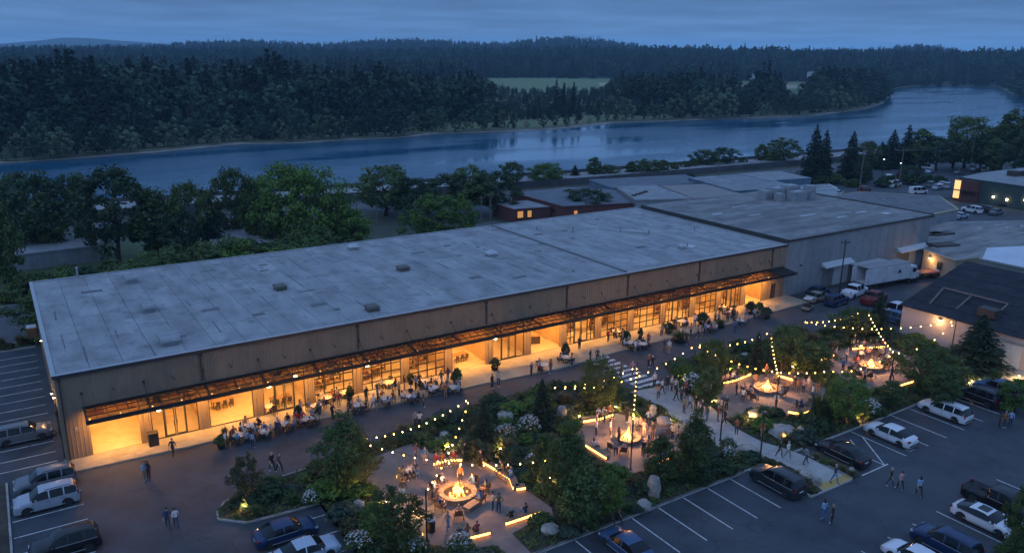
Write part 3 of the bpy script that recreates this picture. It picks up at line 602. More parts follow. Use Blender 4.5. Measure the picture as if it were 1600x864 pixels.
for i_, (a, b) in enumerate(zip(xs2, xs2[1:])): o = wl(ribbed('wall_panel', gm, Wh, (a+.01, .03), (1, 0), b-a-.03, -.02, 8.86, pitch=.3, d=.03))
ys2 = list(np.linspace(0.03, 33, 12))
for a, b in zip(ys2, ys2[1:]): wl(ribbed('wall_panel', gm, Wh, (137.02, a+.01), (0, 1), b-a-.03, -.02, 8.86, pitch=.3, d=.03, nrm=(1, 0)))
rf2 = wl(MB().bx(98.0, 137.15, -.12, 33.1, 8.86, 9.0).build('roof', gr_, Wh))
for k in range(13):
    for (a, b) in ((98.1, 111), (111.03, 124), (124.03, 137.1)):
        m_ = MB().bx(a, b, -.05+k*2.54, -.05+k*2.54+2.49, 9.003, 9.03+.004*((k*5+int(a)) % 3)); o = m_.build('roof_sheet', gr_, rf2)
m_ = MB(); m_.bx(97.9, 137.4, -.2, -.1, 8.7, 9.06); m_.bx(97.85, 98.05, -.1, 33.1, 8.5, 9.10); m_.bx(137.2, 137.45, -.1, 33.1, 8.5, 9.22); wl(m_.build('roof_edge', bronze, Wh))
for (x, y, a, b) in ((109, 16, 3, .4), (117, 11, 4, .5), (121, 7, 2.5, .6), (128, 8, 3, .5), (113, 23, 4, .4), (104, 20, 2.4, .7), (131, 5, 1.8, 1.2)): MB().box((x, y, 9.05), (a, b, .03)).build('roof_patch', mat('pale_patch', (.42, .43, .45), .8, .2, 1.5), rf2)
for (x, y, h, sx, sy) in ((123.4, 26, 1.6, 1.8, 2.2), (126.5, 25.6, 1.9, 2.4, 2.2), (129.6, 25, 2.3, 3.2, 2.2), (127.8, 21.8, 1.7, 3.8, 1.8), (131.4, 21.8, 2.5, 1.4, 2.0), (124.2, 23, 1.4, 1.2, 1.6)):
    m_ = MB(); m_.box((x, y, 9.05+h/2), (sx, sy, h)); m_.box((x, y, 9.05+h+.06), (sx*.8, sy*.8, .12))
    for k in range(5): m_.box((x, y-sy/2-.02, 9.3+k*h/6), (sx*.8, .05, .06))
    m_.build('air_handler', grey_metal, rf2)
dw = mat('pale_door', (.50, .52, .54), .6, .06, 2, dirt=(.38, .38, .38), dscale=1.2)
for (a, b, dx0, dx1, zt) in ((106.7, 114.2, 110.2, 114.0, 3.3), (127.3, 135.8, 131.6, 135.5, 3.2)):
    m_ = MB(); m_.add([(a, -.05, zt+.95), (b, -.05, zt+.95), (b, -1.1, zt+.35), (a, -1.1, zt+.35), (a, -.05, zt+.3), (b, -.05, zt+.3), (b, -1.1, zt+.2), (a, -1.1, zt+.2)], [(0, 3, 2, 1), (3, 7, 6, 2), (0, 4, 7, 3), (1, 2, 6, 5), (4, 5, 6, 7)]); wl(m_.build('awning', white_metal, Wh))
    d_ = wl(MB().bx(dx0, dx1, -.06, .0, .05, zt+.2).build('loading_door', dw, Wh))
    for k in range(7): MB().bx(dx0+.05, dx1-.05, -.09, -.062, .1+k*.47, .1+k*.47+.43).build('door_panel', dw, d_)
    wl(MB().bx(a+.6, dx0-.3, -.055, .0, .1, zt+.1).build('door_recess', mat('recess_boards', (.15, .15, .15), .8, .2, 2, stretch=(1, 1, .2)), Wh))
wl(MB().bx(101.5, 101.8, -.09, .0, 4.4, 4.7).build('wall_lamp', bronze, Wh))
MB().bx(114.3, 122.3, -2.6, -.05, 2.9, 3.05).build('loading_canopy', white_metal, None).parent = Wh
bpy.data.objects['loading_canopy'].matrix_parent_inverse = Matrix.Translation((-98, 0, 0))
# ================================================================ other buildings
def lamp_light(parent, loc, e, col=(1, .55, .2), r=.1):
    ld = bpy.data.lights.new('lamp_light', 'POINT'); ld.energy = e; ld.color = col; ld.shadow_soft_size = r; link(bpy.data.objects.new('lamp_light', ld), parent, loc)
for (y, z, e_) in ((3.0, 5.0, 100), (20.5, 5.0, 35), (9.3, 3.0, 120)): lamp_light(B, (-.75, y, z-.1), e_)
def flat_building(name, poly, h, wall_m, rf_m, label, cat='building', par=.25, z0=-.05, trim=None):
    r = empty(name, (poly[0][0], poly[0][1], 0)); tag(r, label, cat); lp = [(p[0]-poly[0][0], p[1]-poly[0][1]) for p in poly]
    a = sum(lp[i][0]*lp[(i+1) % len(lp)][1]-lp[(i+1) % len(lp)][0]*lp[i][1] for i in range(len(lp)))
    if a < 0: lp = lp[::-1]
    cx = sum(p[0] for p in lp)/len(lp); cy = sum(p[1] for p in lp)/len(lp)
    MB().prism(lp, z0, h).build('wall', wall_m, r)
    grow = lambda e: [(cx+(p[0]-cx)*(1+e/max(2, math.hypot(p[0]-cx, p[1]-cy))), cy+(p[1]-cy)*(1+e/max(2, math.hypot(p[0]-cx, p[1]-cy)))) for p in lp]
    MB().prism(grow(.18), h+.003, h+par).build('parapet', trim or wall_m, r)
    rf = MB().prism(grow(-.35), h+par+.003, h+par+.03).build('roof', rf_m, r); return r, rf
rsk = mat('pale_roof', (.215, .22, .225), .85, .25, .4, dirt=(.25, .26, .28), dscale=.15)
rsk2 = mat('slate_roof', (.11, .125, .145), .85, .25, .4, dirt=(.11, .12, .14), dscale=.15)
redb = mat('red_brick', (.11, .040, .033), .85, .2, 2, dirt=(.12, .04, .03), dscale=.5)
blueb = mat('blue_sheet', (.10, .145, .19), .7, .12, .8); tan = mat('tan_wall', (.38, .31, .22), .8, .08, .6, dirt=(.3, .25, .18), dscale=.3)
litw = emit('lit_window', (1, .42, .11), .45)
def win(r, o, x, y, z, wx, wz, axis, lit=True):
    d = (wx, .12, wz) if axis == 'x' else (.12, wx, wz); f = MB().box((x-o[0], y-o[1], z), d).build('window', steel, r)
    d2 = (wx-.16, .16, wz-.16) if axis == 'x' else (.16, wx-.16, wz-.16); MB().box((x-o[0], y-o[1], z), d2).build('pane', litw if lit else glaz, f)
P_ = [(92.5, 68.0), (92.5, 76), (101.5, 76), (101.5, 66.5)]
r, rf = flat_building('brick_annex', P_, 2.7, redb, rsk, 'small red brick annex with grey roof and one lit corner by the dark yard'); win(r, P_[0], 94, 67.65, 1.7, 1.6, 1.6, 'x'); win(r, P_[0], 96.2, 67.3, 1.7, 1.2, 1.6, 'x')
P_ = [(101.8, 62.4), (101.8, 83), (118, 83), (126.5, 74), (118, 58)]
r, rf = flat_building('brick_workshop', P_, 3.4, redb, rsk2, 'long low red brick workshop under a slate-blue flat roof'); win(r, P_[0], 101.75, 66, 2.2, 1.1, .9, 'y', False); win(r, P_[0], 104.6, 61.5, 2.2, 1.1, .9, 'x')
P_ = [(118.6, 57.6), (126.8, 74), (137, 71), (131, 52.5)]
r, rf = flat_building('low_workshop', P_, 4.1, mat('grey_render', (.25, .25, .26), .85, .1, .8), rsk, 'pale roofed low workshop between two red brick buildings')
for q in range(4): MB().box((3+q*1.9, 4+q*.8, 4.5), (1.0, .7, .4)).build('roof_vent', dk, rf)
P_ = [(127.5, 76), (131, 90), (160, 84), (156, 70)]
r, rf = flat_building('long_shed', P_, 3.4, blueb, rsk2, 'long slate roofed shed just below the highway wall')
P_ = [(131.6, 52.5), (137.6, 70.5), (152, 66), (146, 50)]
r, rf = flat_building('brick_store', P_, 4.0, redb, mat('tan_roof', (.22, .20, .185), .85, .12, .4), 'red brick store with a tan-grey roof and a light by its corner'); win(r, P_[0], 143, 50.2, 2.0, .9, .9, 'x')
P_ = [(147, 54), (152.5, 75), (172, 72), (166, 50)]
r, rf = flat_building('blue_shed', P_, 4.3, blueb, rsk, 'wide blue-grey shed with pale ribbed roof beside the rear lot')
for k in range(9): MB().box((3+k*1.9, 9, 4.58), (.12, 18, .06), rz=.12).build('roof_rib', rsk2, rf)
P_ = [(167, 60), (169, 73), (184, 71), (181, 58)]
r, rf = flat_building('steel_shed', P_, 4.4, blueb, rsk, 'light roofed steel shed in front of the two tall conifers')
P_ = [(170.5, 51.6), (173.4, 57.2), (184, 54.6), (180, 49.2)]
r, rf = flat_building('white_container', P_, 3.0, mat('white_sheet', (.55, .60, .63), .6, .06, 2), rsk, 'pale blue-white storage box standing alone in the rear lot', 'container')
# extension with a fascia and a deep open canopy
P_ = [(137.2, 11), (137.2, 32), (166, 33.5), (176.5, 20.6), (164.5, 9.8), (153, 9.4)]
r, rf = flat_building('warehouse_extension', P_, 5.6, gm, ext_m, 'lower flat extension with a yellowish fascia behind the grey warehouse', trim=mat('ochre_fascia', (.36, .31, .18), .8, .1, 1))
for k in range(9): MB().box((4+(k*7) % 27, 4+(k*5) % 13, 5.93), (2.4, .25, .08), rz=k*.4).build('roof_patch', rsk2, rf)
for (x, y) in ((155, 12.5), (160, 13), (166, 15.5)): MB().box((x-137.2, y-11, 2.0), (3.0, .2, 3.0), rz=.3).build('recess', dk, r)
P_ = [(131.4, -2.6), (128.7, -9.6), (150, -13.5), (162, -9), (160, -1)]
r, rf = flat_building('office_annex', P_, 3.7, tan, gr_, 'beige annex with a lamp and one small window at the warehouse corner')
d_ = Vector((-2.7, -7.0)).normalized(); MB().box((d_.x*4.2-.1, d_.y*4.2, 2.1), (.12, 1.0, 1.3), rz=-.37).build('window', steel, r)
m_ = MB(); m_.box((d_.x*1.9-.18, d_.y*1.9, 3.0), (.3, .4, .14)); o = m_.build('wall_lamp', bronze, r); MB().box((d_.x*1.9-.24, d_.y*1.9, 2.9), (.22, .3, .05)).build('lamp_lens', emit('flood_lens', (1, .66, .28), 50), o); lamp_light(r, (d_.x*1.9-.9, d_.y*1.9-.1, 2.6), 160)
MB().box((6, 0, 4.1), (5, 2.5, .3), rz=-.3).build('roof_hatch', dk, rf)
P_ = [(137.2, -.7), (137.2, 9), (160, 9.2), (186, -3), (160, -9), (160.3, -1)]
r, rf = flat_building('flat_roof_store', P_, 3.4, gm, gr_, 'wide low store with a worn grey roof between warehouse and dark roof')
for (x, y) in ((20, 2), (26, 0), (30, -1)): MB().box((x, y, 3.9), (.7, .5, .5)).build('roof_vent', white_metal, rf)
for (x, y) in ((8, 5), (10, 4)): MB().box((x, y, 3.8), (5, 2, .4), rz=-.2).build('roof_hatch', dk, rf)
P_ = [(160, -9.2), (160, -1), (182, -8), (176, -18)]
P_ = [(176, -2), (182, 4), (200, -4), (190, -14)]
r, rf = flat_building('cream_block', P_, 3.6, tan, rsk, 'small cream block with a bright lamp near the picture edge')
MB().box((3.3, -3.2, 2.2), (.3, .3, .3)).build('lamp_lens', sco, r)
P_ = [(121, -17), (129, -13.6), (160, -25), (150, -45), (121, -40)]
r, rf = flat_building('pale_roof_hall', P_, 6.6, mat('green_grey_wall', (.20, .21, .19), .8, .1, 1, stretch=(1, 1, .2)), mat('bright_roof', (.48, .52, .57), .7, .08, .4), 'hall with the brightest pale roof, behind the dark roofed workshop')
# white walled workshop with the dark pitched roof
pw = mat('blush_plaster', (.46, .38, .35), .85, .06, .7, bump=.15, bscale=6, dirt=(.36, .30, .27), dscale=.4)
dr = mat('dark_shingle', (.026, .027, .034), .95, .25, .8, spec=.2, bump=.3, bscale=9, dirt=(.045, .045, .05), dscale=.3)
Wk = empty('workshop', (98, -19.3, 0)); tag(Wk, 'pale plastered workshop with a dark pitched roof and one wall lamp', 'building')
m_ = MB(); m_.add([(0, 0, -.05), (0, -40, -.05), (0, -40, 4.0), (0, 0, 4.0), (15, 0, 7.9), (30, 0, 4), (30, 0, -.05), (15, -40, 7.9), (30, -40, 4), (30, -40, -.05)], [(0, 1, 2, 3)[::-1], (0, 3, 4, 5, 6)[::-1], (1, 9, 8, 7, 2)[::-1], (5, 8, 9, 6)[::-1]]); m_.build('wall', pw, Wk)
rt = empty('roof', (0, 0, 0)); rt.parent = Wk
for s in (0, 1):
    def rp(u, v, e=0.0):
        x = -.35+u*15.35; z = 3.95+u*4.0+e; return (x if s == 0 else 30-x, .3-v*40.6, z)
    nr = 7
    for k in range(nr):
        u0, u1 = k/nr, (k+1)/nr; MB().add([rp(u0, 0, .10), rp(u0, 1, .10), rp(u1, 1, .05), rp(u1, 0, .05), rp(u0, 0, .0), rp(u0, 1, .0), rp(u1, 1, .0), rp(u1, 0, .0)], [(0, 1, 2, 3) if s == 0 else (3, 2, 1, 0), (0, 4, 5, 1), (0, 3, 7, 4), (1, 5, 6, 2), (4, 7, 6, 5)]).build('roof_course', dr, rt)
rust = mat('rusty_frame', (.16, .12, .10), .8, .3, 3)
for (a, b) in (((5.7, -2.0, 0), (5.7, -10.3, 0)), ((5.7, -2.0, 0), (1.2, -2.9, 0)), ((5.7, -10.3, 0), (3.8, -10.5, 0)), ((5.7, -5.8, 0), (1.6, -6.2, 0))):
    q = lambda p: (p[0], p[1], 4.05+(p[0]+.35)/15.35*4.0+.35); MB().tube([q(a), q(b)], .13, 4).build('roof_rail', rust, rt)
MB().box((2.4, -9.8, 5.3), (1.6, 2.2, 1.0)).build('roof_unit', dk, rt)
m_ = MB(); m_.bx(-.2, .02, -15.6, -12.9, 3.0, 3.15); m_.build('door_hood', grey_metal, Wk); m_ = MB().bx(-.05, .02, -15.3, -13.2, .02, 2.9).build('garage_door', dw, Wk)
for k in range(6): MB().bx(-.08, -.052, -15.25, -13.25, .06+k*.47, .06+k*.47+.42).build('door_panel', dw, m_)
m_ = MB(); m_.box((-.2, -5.2, 3.45), (.4, .3, .1)); o = m_.build('wall_lamp', bronze, Wk); MB().lathe([(.13, 0), (.15, .05)], 10, (-.3, -5.2, 3.33)).build('lamp_lens', emit('flood_lens2', (1, .55, .2), 60), o); lamp_light(Wk, (-.75, -5.2, 3.2), 150)
# brick and dark green shop beyond the rear lot
P_ = [(209, 18), (210, 34), (224, 36), (262, 34), (256, 4), (214, 6)]
r, rf = flat_building('green_shop', P_, 5.6, mat('dark_green_wall', (.035, .06, .055), .8, .15, 1), rsk, 'dark green shop with a red brick lit entrance and pale roof')
MB().bx(-.4, 1.2, 10.5, 16.6, 0, 5.4).build('entrance_wall', redb, r); MB().bx(-.6, -.42, 14.9, 16.4, .6, 5.2).build('lit_window', emit('shop_glow', (1, .55, .2), 1.3), r); MB().bx(-1.6, -.45, 10.6, 16.4, 2.7, 2.9).build('door_canopy', steel, r)
for (x, y, s_) in ((16, 10, 2.2), (18.5, 8, 1.6), (27, 9, 2.2), (30, 11, 1.6)): MB().box((x, y, 6.6), (s_, s_*1.2, 1.3)).build('air_handler', dk, rf)
for (y, z) in ((6.5, 2.2), (3.2, 2.0), (-1, 2.6)): MB().box((-.15, y, z), (.3, .35, .5)).build('lamp_lens', emit('porch_lens', (1, .75, .42), 14), r)
# left rear: low buildings behind the tree row
P_ = [(-8, 76), (-8, 88), (13, 90), (11.5, 77)]
r, rf = flat_building('pale_store', P_, 2.6, gm, rsk, 'low store with pale roof glimpsed behind the left trees')
P_ = [(27.5, 61), (29, 74), (48, 73), (46, 60)]
r, rf = flat_building('lit_cabin', P_, 3.6, tan, rsk, 'low cabin with warm lit windows glimpsed between the trees')
for x in (28.6, 31, 34, 37, 40.5): win(r, P_[0], x, 60.85, 1.9, 1.7, 2.0, 'x')
# far houses and lights in the hills
hw_ = mat('far_house_wall', (.40, .42, .44), .8)
for i, (x, y, d, w_) in enumerate([(212, 106, 900, 22), (290, 104, 1000, 12), (300, 106, 960, 16), (475, 110, 1000, 14), (512, 105, 1080, 22), (520, 112, 900, 14), (553, 80, 2700, 30), (565, 82, 2650, 14), (630, 93, 2200, 12), (1180, 116, 1300, 16), (1450, 118, 1400, 20), (1268, 112, 1100, 9)]):
    p = ray_at(x, y, d); r = empty('far_house', (p[0], p[1], p[2]-5)); tag(r, 'tiny pale house far beyond the river, %s of the far houses from the left' % WORDS[i], 'house', 'pale houses far beyond the river')
    MB().box((0, 0, 0), (w_*.8, 8, 6), rz=-.5).build('wall', hw_, r); m_ = MB(); m_.box((0, 0, 3.9), (w_*.84, 9, 1.8), rz=-.5, taper=.6); m_.build('roof', rsk, r)
    if i in (6, 7, 8, 11): MB().box((0, -5, 1.5), (2.6, .5, 2.6), rz=-.5).build('lit_window', emit('far_light', (.8, .95, 1), 9), r)
# ================================================================ vegetation
def leafmat(name, c1, c2, sc=.9, ov=.18, tr=.22):
    return mat(name, c1, .75, scale=sc, col2=c2, obj_var=ov, spec=.25, trans=tr)
LF = {'green': leafmat('leaves_green', (.048, .078, .024), (.105, .14, .038)),
      'bright': leafmat('leaves_bright', (.070, .125, .022), (.125, .19, .035)),
      'dark': leafmat('leaves_dark', (.028, .052, .024), (.058, .088, .036)),
      'olive': leafmat('leaves_olive', (.055, .062, .024), (.095, .095, .038)),
      'grey': leafmat('leaves_grey', (.05, .072, .05), (.085, .11, .075)),
      'needle': leafmat('needles', (.016, .032, .018), (.034, .054, .028), .6),
      'straw': leafmat('ornamental_grass', (.12, .10, .045), (.18, .15, .07), 2),
      'far': leafmat('far_leaves', (.016, .042, .028), (.046, .078, .044), .12, .5, .1), 'willow': leafmat('willow_leaves', (.085, .12, .065), (.13, .165, .09), .15, .3, .1),
      'farneedle': leafmat('far_needles', (.010, .022, .016), (.020, .034, .022), .12, .25, .1),
      'farbright': leafmat('far_light_leaves', (.065, .10, .03), (.10, .14, .04), .15, .2, .1)}
bark = mat('bark', (.075, .058, .042), .95, .3, 3, bump=.5)
flower = mat('white_blossom', (.62, .62, .60), .8, .1, 5)
def quads_mesh(name, P, U, V, mats, mi=None):
    """P centres, U/V half axes (n,3) -> rhombic leaf quads"""
    n = len(P); v = np.empty((n, 4, 3), np.float32); v[:, 0] = P-U; v[:, 1] = P-V*.6; v[:, 2] = P+U; v[:, 3] = P+V*.6
    me = bpy.data.meshes.new(name); me.vertices.add(n*4); me.vertices.foreach_set('co', v.ravel()); me.loops.add(n*4); me.loops.foreach_set('vertex_index', np.arange(n*4, dtype=np.int32))
    me.polygons.add(n); me.polygons.foreach_set('loop_start', np.arange(0, n*4, 4, dtype=np.int32)); me.polygons.foreach_set('loop_total', np.full(n, 4, np.int32))
    for m in mats: me.materials.append(m)
    if mi is not None: me.polygons.foreach_set('material_index', mi)
    me.update(calc_edges=True); return me
def unit(a): return a/np.maximum(1e-6, np.linalg.norm(a, axis=1, keepdims=True))
def leaves_at(rng, C, R, per, size, up=.35, out=.5, core=.6):
    """clusters of leaves round centres C with radii R"""
    n = len(C)*per; c = np.repeat(C, per, 0); r = np.repeat(R, per)[:, None]
    d = unit(rng.normal(size=(n, 3))); rad = rng.random((n, 1))**.45; P = c+d*r*rad*np.array([1, 1, .8])
    nrm = unit(d*out+rng.normal(size=(n, 3))*core+np.array([0, 0, up])); t = unit(np.cross(nrm, rng.normal(size=(n, 3)))); b = np.cross(nrm, t)
    s = size*(.6+.8*rng.random((n, 1))); return P, t*s, b*s
def trunk_mb(rng, h, r, limbs, spread, fork=.35):
    m = MB(); pts = [(rng.normal()*.01*h*k, rng.normal()*.01*h*k, h*k/5) for k in range(6)]; pts[0] = (0, 0, -.03*h)
    m.tube(pts, [r*(1.25 if k == 0 else 1-.16*k) for k in range(6)], 7)
    for k in range(limbs):
        a = k*2.4+rng.random(); z0 = h*(fork+.5*k/limbs); L = spread*(1-.5*k/limbs)*(.6+.4*rng.random()); p0 = (0, 0, z0)
        m.tube([p0, (math.cos(a)*L*.5, math.sin(a)*L*.5, z0+L*.35), (math.cos(a)*L, math.sin(a)*L, z0+L*.62)], [r*.45, r*.28, r*.08], 5)
    return m
TR = {}
def broadleaf(key, seed, leaf, ncl=46, per=80, size=.022, rx=.34, z0=.15, shape=0, trunkh=.62):
    rng = np.random.default_rng(seed); C = []; R = []
    for k in range(ncl):
        zz = (k+.5)/ncl; zn = 1-2*zz; a = k*2.39996+rng.random()*.7; rr = math.sqrt(max(0, 1-zn*zn))*(1 if shape == 0 else (.55+.45*(1-abs(zn)))); q = .62+.38*rng.random()
        wob = 1+.22*math.sin(a*2+seed)+.15*math.sin(a*3.1+zz*9); cx, cy = rx*rr*q*wob*math.cos(a), rx*rr*q*wob*math.sin(a)
        cz_ = z0+(1-z0)*(.5+.5*zn*q*.96); C.append((cx, cy, cz_-.04)); R.append(rng.uniform(.065, .125)*(1 if shape == 0 else .9))
    fr = key.startswith('far'); Ca = np.array(C); P, U, V = leaves_at(rng, Ca, np.array(R), per, size, .5 if fr else .35, 1.3 if fr else .9, .3 if fr else .5)
    TR[key] = (quads_mesh(key+'_crown', P, U, V, [LF[leaf]]), trunk_mb(rng, trunkh, .022, 9, rx*.9).mesh(key+'_trunk', bark, True))
def conifer(key, seed, leaf, layers=26, size=.022, rx=.2, z0=.08, per=16, full=1.0):
    rng = np.random.default_rng(seed); P = []; D = []
    for i in range(layers):
        t = i/(layers-1); z = z0+(1-z0)*t; rad = rx*(1-t)**.8*(1+.18*math.sin(i*1.7+seed))+.008; nb = max(4, int(11*(1-t)+4))
        for k in range(nb):
            a = k*2*math.pi/nb+i*.9+rng.normal()*.15; L = rad*rng.uniform(.65, 1.12); m = max(3, int(per*L/rx*full)+2)
            s = rng.random(m)**.7; w = (1-s*.6)*L*.35; off = rng.normal(size=m)*w
            P.append(np.stack([math.cos(a)*L*s-math.sin(a)*off, math.sin(a)*L*s+math.cos(a)*off, z-.10*L*s-.25*L*s*s+rng.normal(size=m)*.008], 1)); D.append(np.tile([math.cos(a), math.sin(a), -.45], (m, 1)))
    P = np.concatenate(P); D = np.concatenate(D); n = len(P); t_ = unit(D+rng.normal(size=(n, 3))*.35); b = unit(np.cross(t_, np.array([0, 0, 1.])+rng.normal(size=(n, 3))*.5)); s = size*(.7+.7*rng.random((n, 1)))
    tr = MB(); tr.tube([(0, 0, -.03), (0, 0, .5), (0, 0, .97)], [.018, .011, .002], 6)
    TR[key] = (quads_mesh(key+'_crown', P, t_*s*1.4, b*s, [LF[leaf]]), tr.mesh(key+'_trunk', bark, True))
for s in range(3):
    broadleaf('oak%d' % s, 3+s, 'green', 52, 105, .019, .36); broadleaf('pale%d' % s, 13+s, 'bright', 46, 100, .019, .34)
    broadleaf('shade%d' % s, 23+s, 'dark', 48, 90, .021, .38)
    broadleaf('tall%d' % s, 33+s, 'green', 44, 80, .020, .24, .14, 1, .8); conifer('fir%d' % s, 43+s, 'needle', 30, .017, .23, .06, 20)
    broadleaf('far_oak%d' % s, 53+s, 'far', 26, 26, .043, .34, .08); conifer('far_fir%d' % s, 63+s, 'farneedle', 16, .034, .19, .05, 7); broadleaf('far_tall%d' % s, 73+s, 'far', 26, 22, .040, .25, .08, 1)
broadleaf('sapling', 5, 'olive', 30, 70, .022, .34, .34, 0, .7); broadleaf('garden_pine', 8, 'green', 64, 110, .015, .27, .06, 1, .9)
broadleaf('far_pale', 83, 'farbright', 24, 26, .043, .42, .08); broadleaf('far_willow', 84, 'willow', 22, 26, .045, .48, .05)
def tree(kind, p, h, label, cat='tree', group=None, w=1.0, name=None, simple=False):
    cr, tr = TR[kind]; rz = rnd.uniform(0, 6.28); nm = name or ('conifer_tree' if 'fir' in kind else 'broadleaf_tree')
    if simple:
        o = put(nm, JM[kind], None, p, rz, (h*w, h*w, h))
    else:
        o = empty(nm, p, rz, (h*w, h*w, h)); put('trunk', tr, o); put('crown', cr, o)
    return tag(o, label, cat, group)
def joined(kind):
    cr, tr = TR[kind]; n = len(cr.vertices); v = np.empty(n*3, np.float32); cr.vertices.foreach_get('co', v)
    vs = [tuple(x) for x in v.reshape(-1, 3)]+[tuple(x.co) for x in tr.vertices]; fs = [tuple(range(4*i, 4*i+4)) for i in range(n//4)]+[tuple(n+i for i in f.vertices) for f in tr.polygons]
    me = bpy.data.meshes.new(kind); me.from_pydata(vs, [], fs); me.materials.append(cr.materials[0]); me.materials.append(bark); me.polygons.foreach_set('material_index', [0]*(n//4)+[1]*len(tr.polygons)); me.update(); return me
FARK = ['far_oak0', 'far_oak1', 'far_oak2', 'far_fir0', 'far_fir1', 'far_fir2', 'far_tall0', 'far_tall1', 'far_tall2', 'far_pale', 'far_willow']
JM = {k: joined(k) for k in FARK}
def htop(p, py):
    """height that makes something standing at p reach this picture row"""
    lo, hi = 0, 80
    for _ in range(30):
        m = (lo+hi)/2
        if PJ(p[0], p[1], p[2]+m)[1] > py: lo = m
        else: hi = m
    return lo
def T(kind, bx, by, ty, label, wpx=None, group=None, z=.1, **k):
    p = G(bx, by, z); h = htop(p, ty); w = 1.0
    if wpx:
        me = TR[kind][0]; ext = 2*float(np.percentile(np.abs(np.array([v.co.x for v in me.vertices])), 98)) if not me.get('ext') else me['ext']; me['ext'] = ext
        w = (wpx/(FOC/PJ(*p)[2]))/(ext*h)*(.84 if by > 440 else 1.0)
    return tree(kind, p, h, label, group=group, w=w, **k)
broadleaf('dome0', 101, 'bright', 90, 130, .017, .42, .03); broadleaf('dome1', 102, 'bright', 80, 120, .018, .42, .02)
# --- trees in the garden
T('garden_pine', 540, 772, 638, 'tall dense evergreen at the left end of the garden, right of the small floodlit tree', 104, name='pine_tree')
T('sapling', 387, 792, 708, 'small floodlit yellow-green tree on the kerbed island near the navy saloon car', 60, name='sapling_tree')
T('fir1', 756, 700, 628, 'young dark conifer beside the white flowers above the first fire pit', 52)
T('fir0', 846, 668, 592, 'slender dark conifer standing between the road and the white blossom', 46)
T('garden_pine', 884, 812, 652, 'largest leafy tree in the middle of the garden with dark lower branches', 96)
T('tall1', 850, 760, 672, 'narrow leafy tree close behind the string light pole, left of the largest tree', 56)
T('tall2', 905, 830, 720, 'dark leafy tree in front of the large tree beside the lot kerb', 70)
T('oak1', 934, 642, 552, 'round leafy tree directly left of the white crosswalk', 54)
T('pale1', 950, 815, 735, 'bright green small maple near the lot kerb', 58, name='maple_tree')
T('tall0', 1030, 765, 672, 'dark bushy tree just right of the second fire pit pole', 62)
T('garden_pine', 1081, 752, 636, 'full leafy tree between the second fire pit and the path', 84)
T('oak0', 1112, 604, 520, 'leafy tree with string lights on its crown beside the tables', 56)
T('tall0', 1105, 640, 570, 'leafy tree in the bed left of the third fire pit', 60)
T('oak1', 1228, 577, 505, 'broad tree behind the third fire pit', 66)
T('fir2', 1180, 580, 520, 'small dark conifer left of the broad dark tree behind the third pit', 34)
T('tall1', 1275, 590, 530, 'low upright tree between third and fourth fire pits', 60)
T('pale0', 1318, 662, 580, 'leafy green tree standing between the third fire pit and the lot', 92)
T('fir1', 1370, 522, 458, 'dark cone-shaped evergreen near the corner of the pale workshop', 46)
T('oak1', 1330, 530, 478, 'leafy tree lit by string lights left of the cone-shaped evergreen', 62)
T('oak2', 1440, 612, 532, 'wide leafy tree in front of the pale workshop wall', 90)
T('oak0', 1470, 640, 566, 'leafy tree left of the white estate car, close to the lot', 76)
T('fir0', 1525, 572, 492, 'floodlit spreading evergreen by the workshop garage door', 92, name='pine_tree')
T('tall0', 1390, 640, 590, 'small leafy tree below the fourth fire pit', 46)
T('oak0', 1590, 880, 742, 'leafy tree cut by the right picture edge beside the white coupe', 70)
T('oak2', 618, 862, 756, 'dark rounded tree at the near end of the garden below the plaza', 84)
T('pale2', 1585, 640, 590, 'bright green shrub tree by the driveway at the right edge', 60)
T('olive_t' if 'olive_t' in TR else 'sapling', 572, 760, 690, 'brownish airy tree right of the tall evergreen', 60)
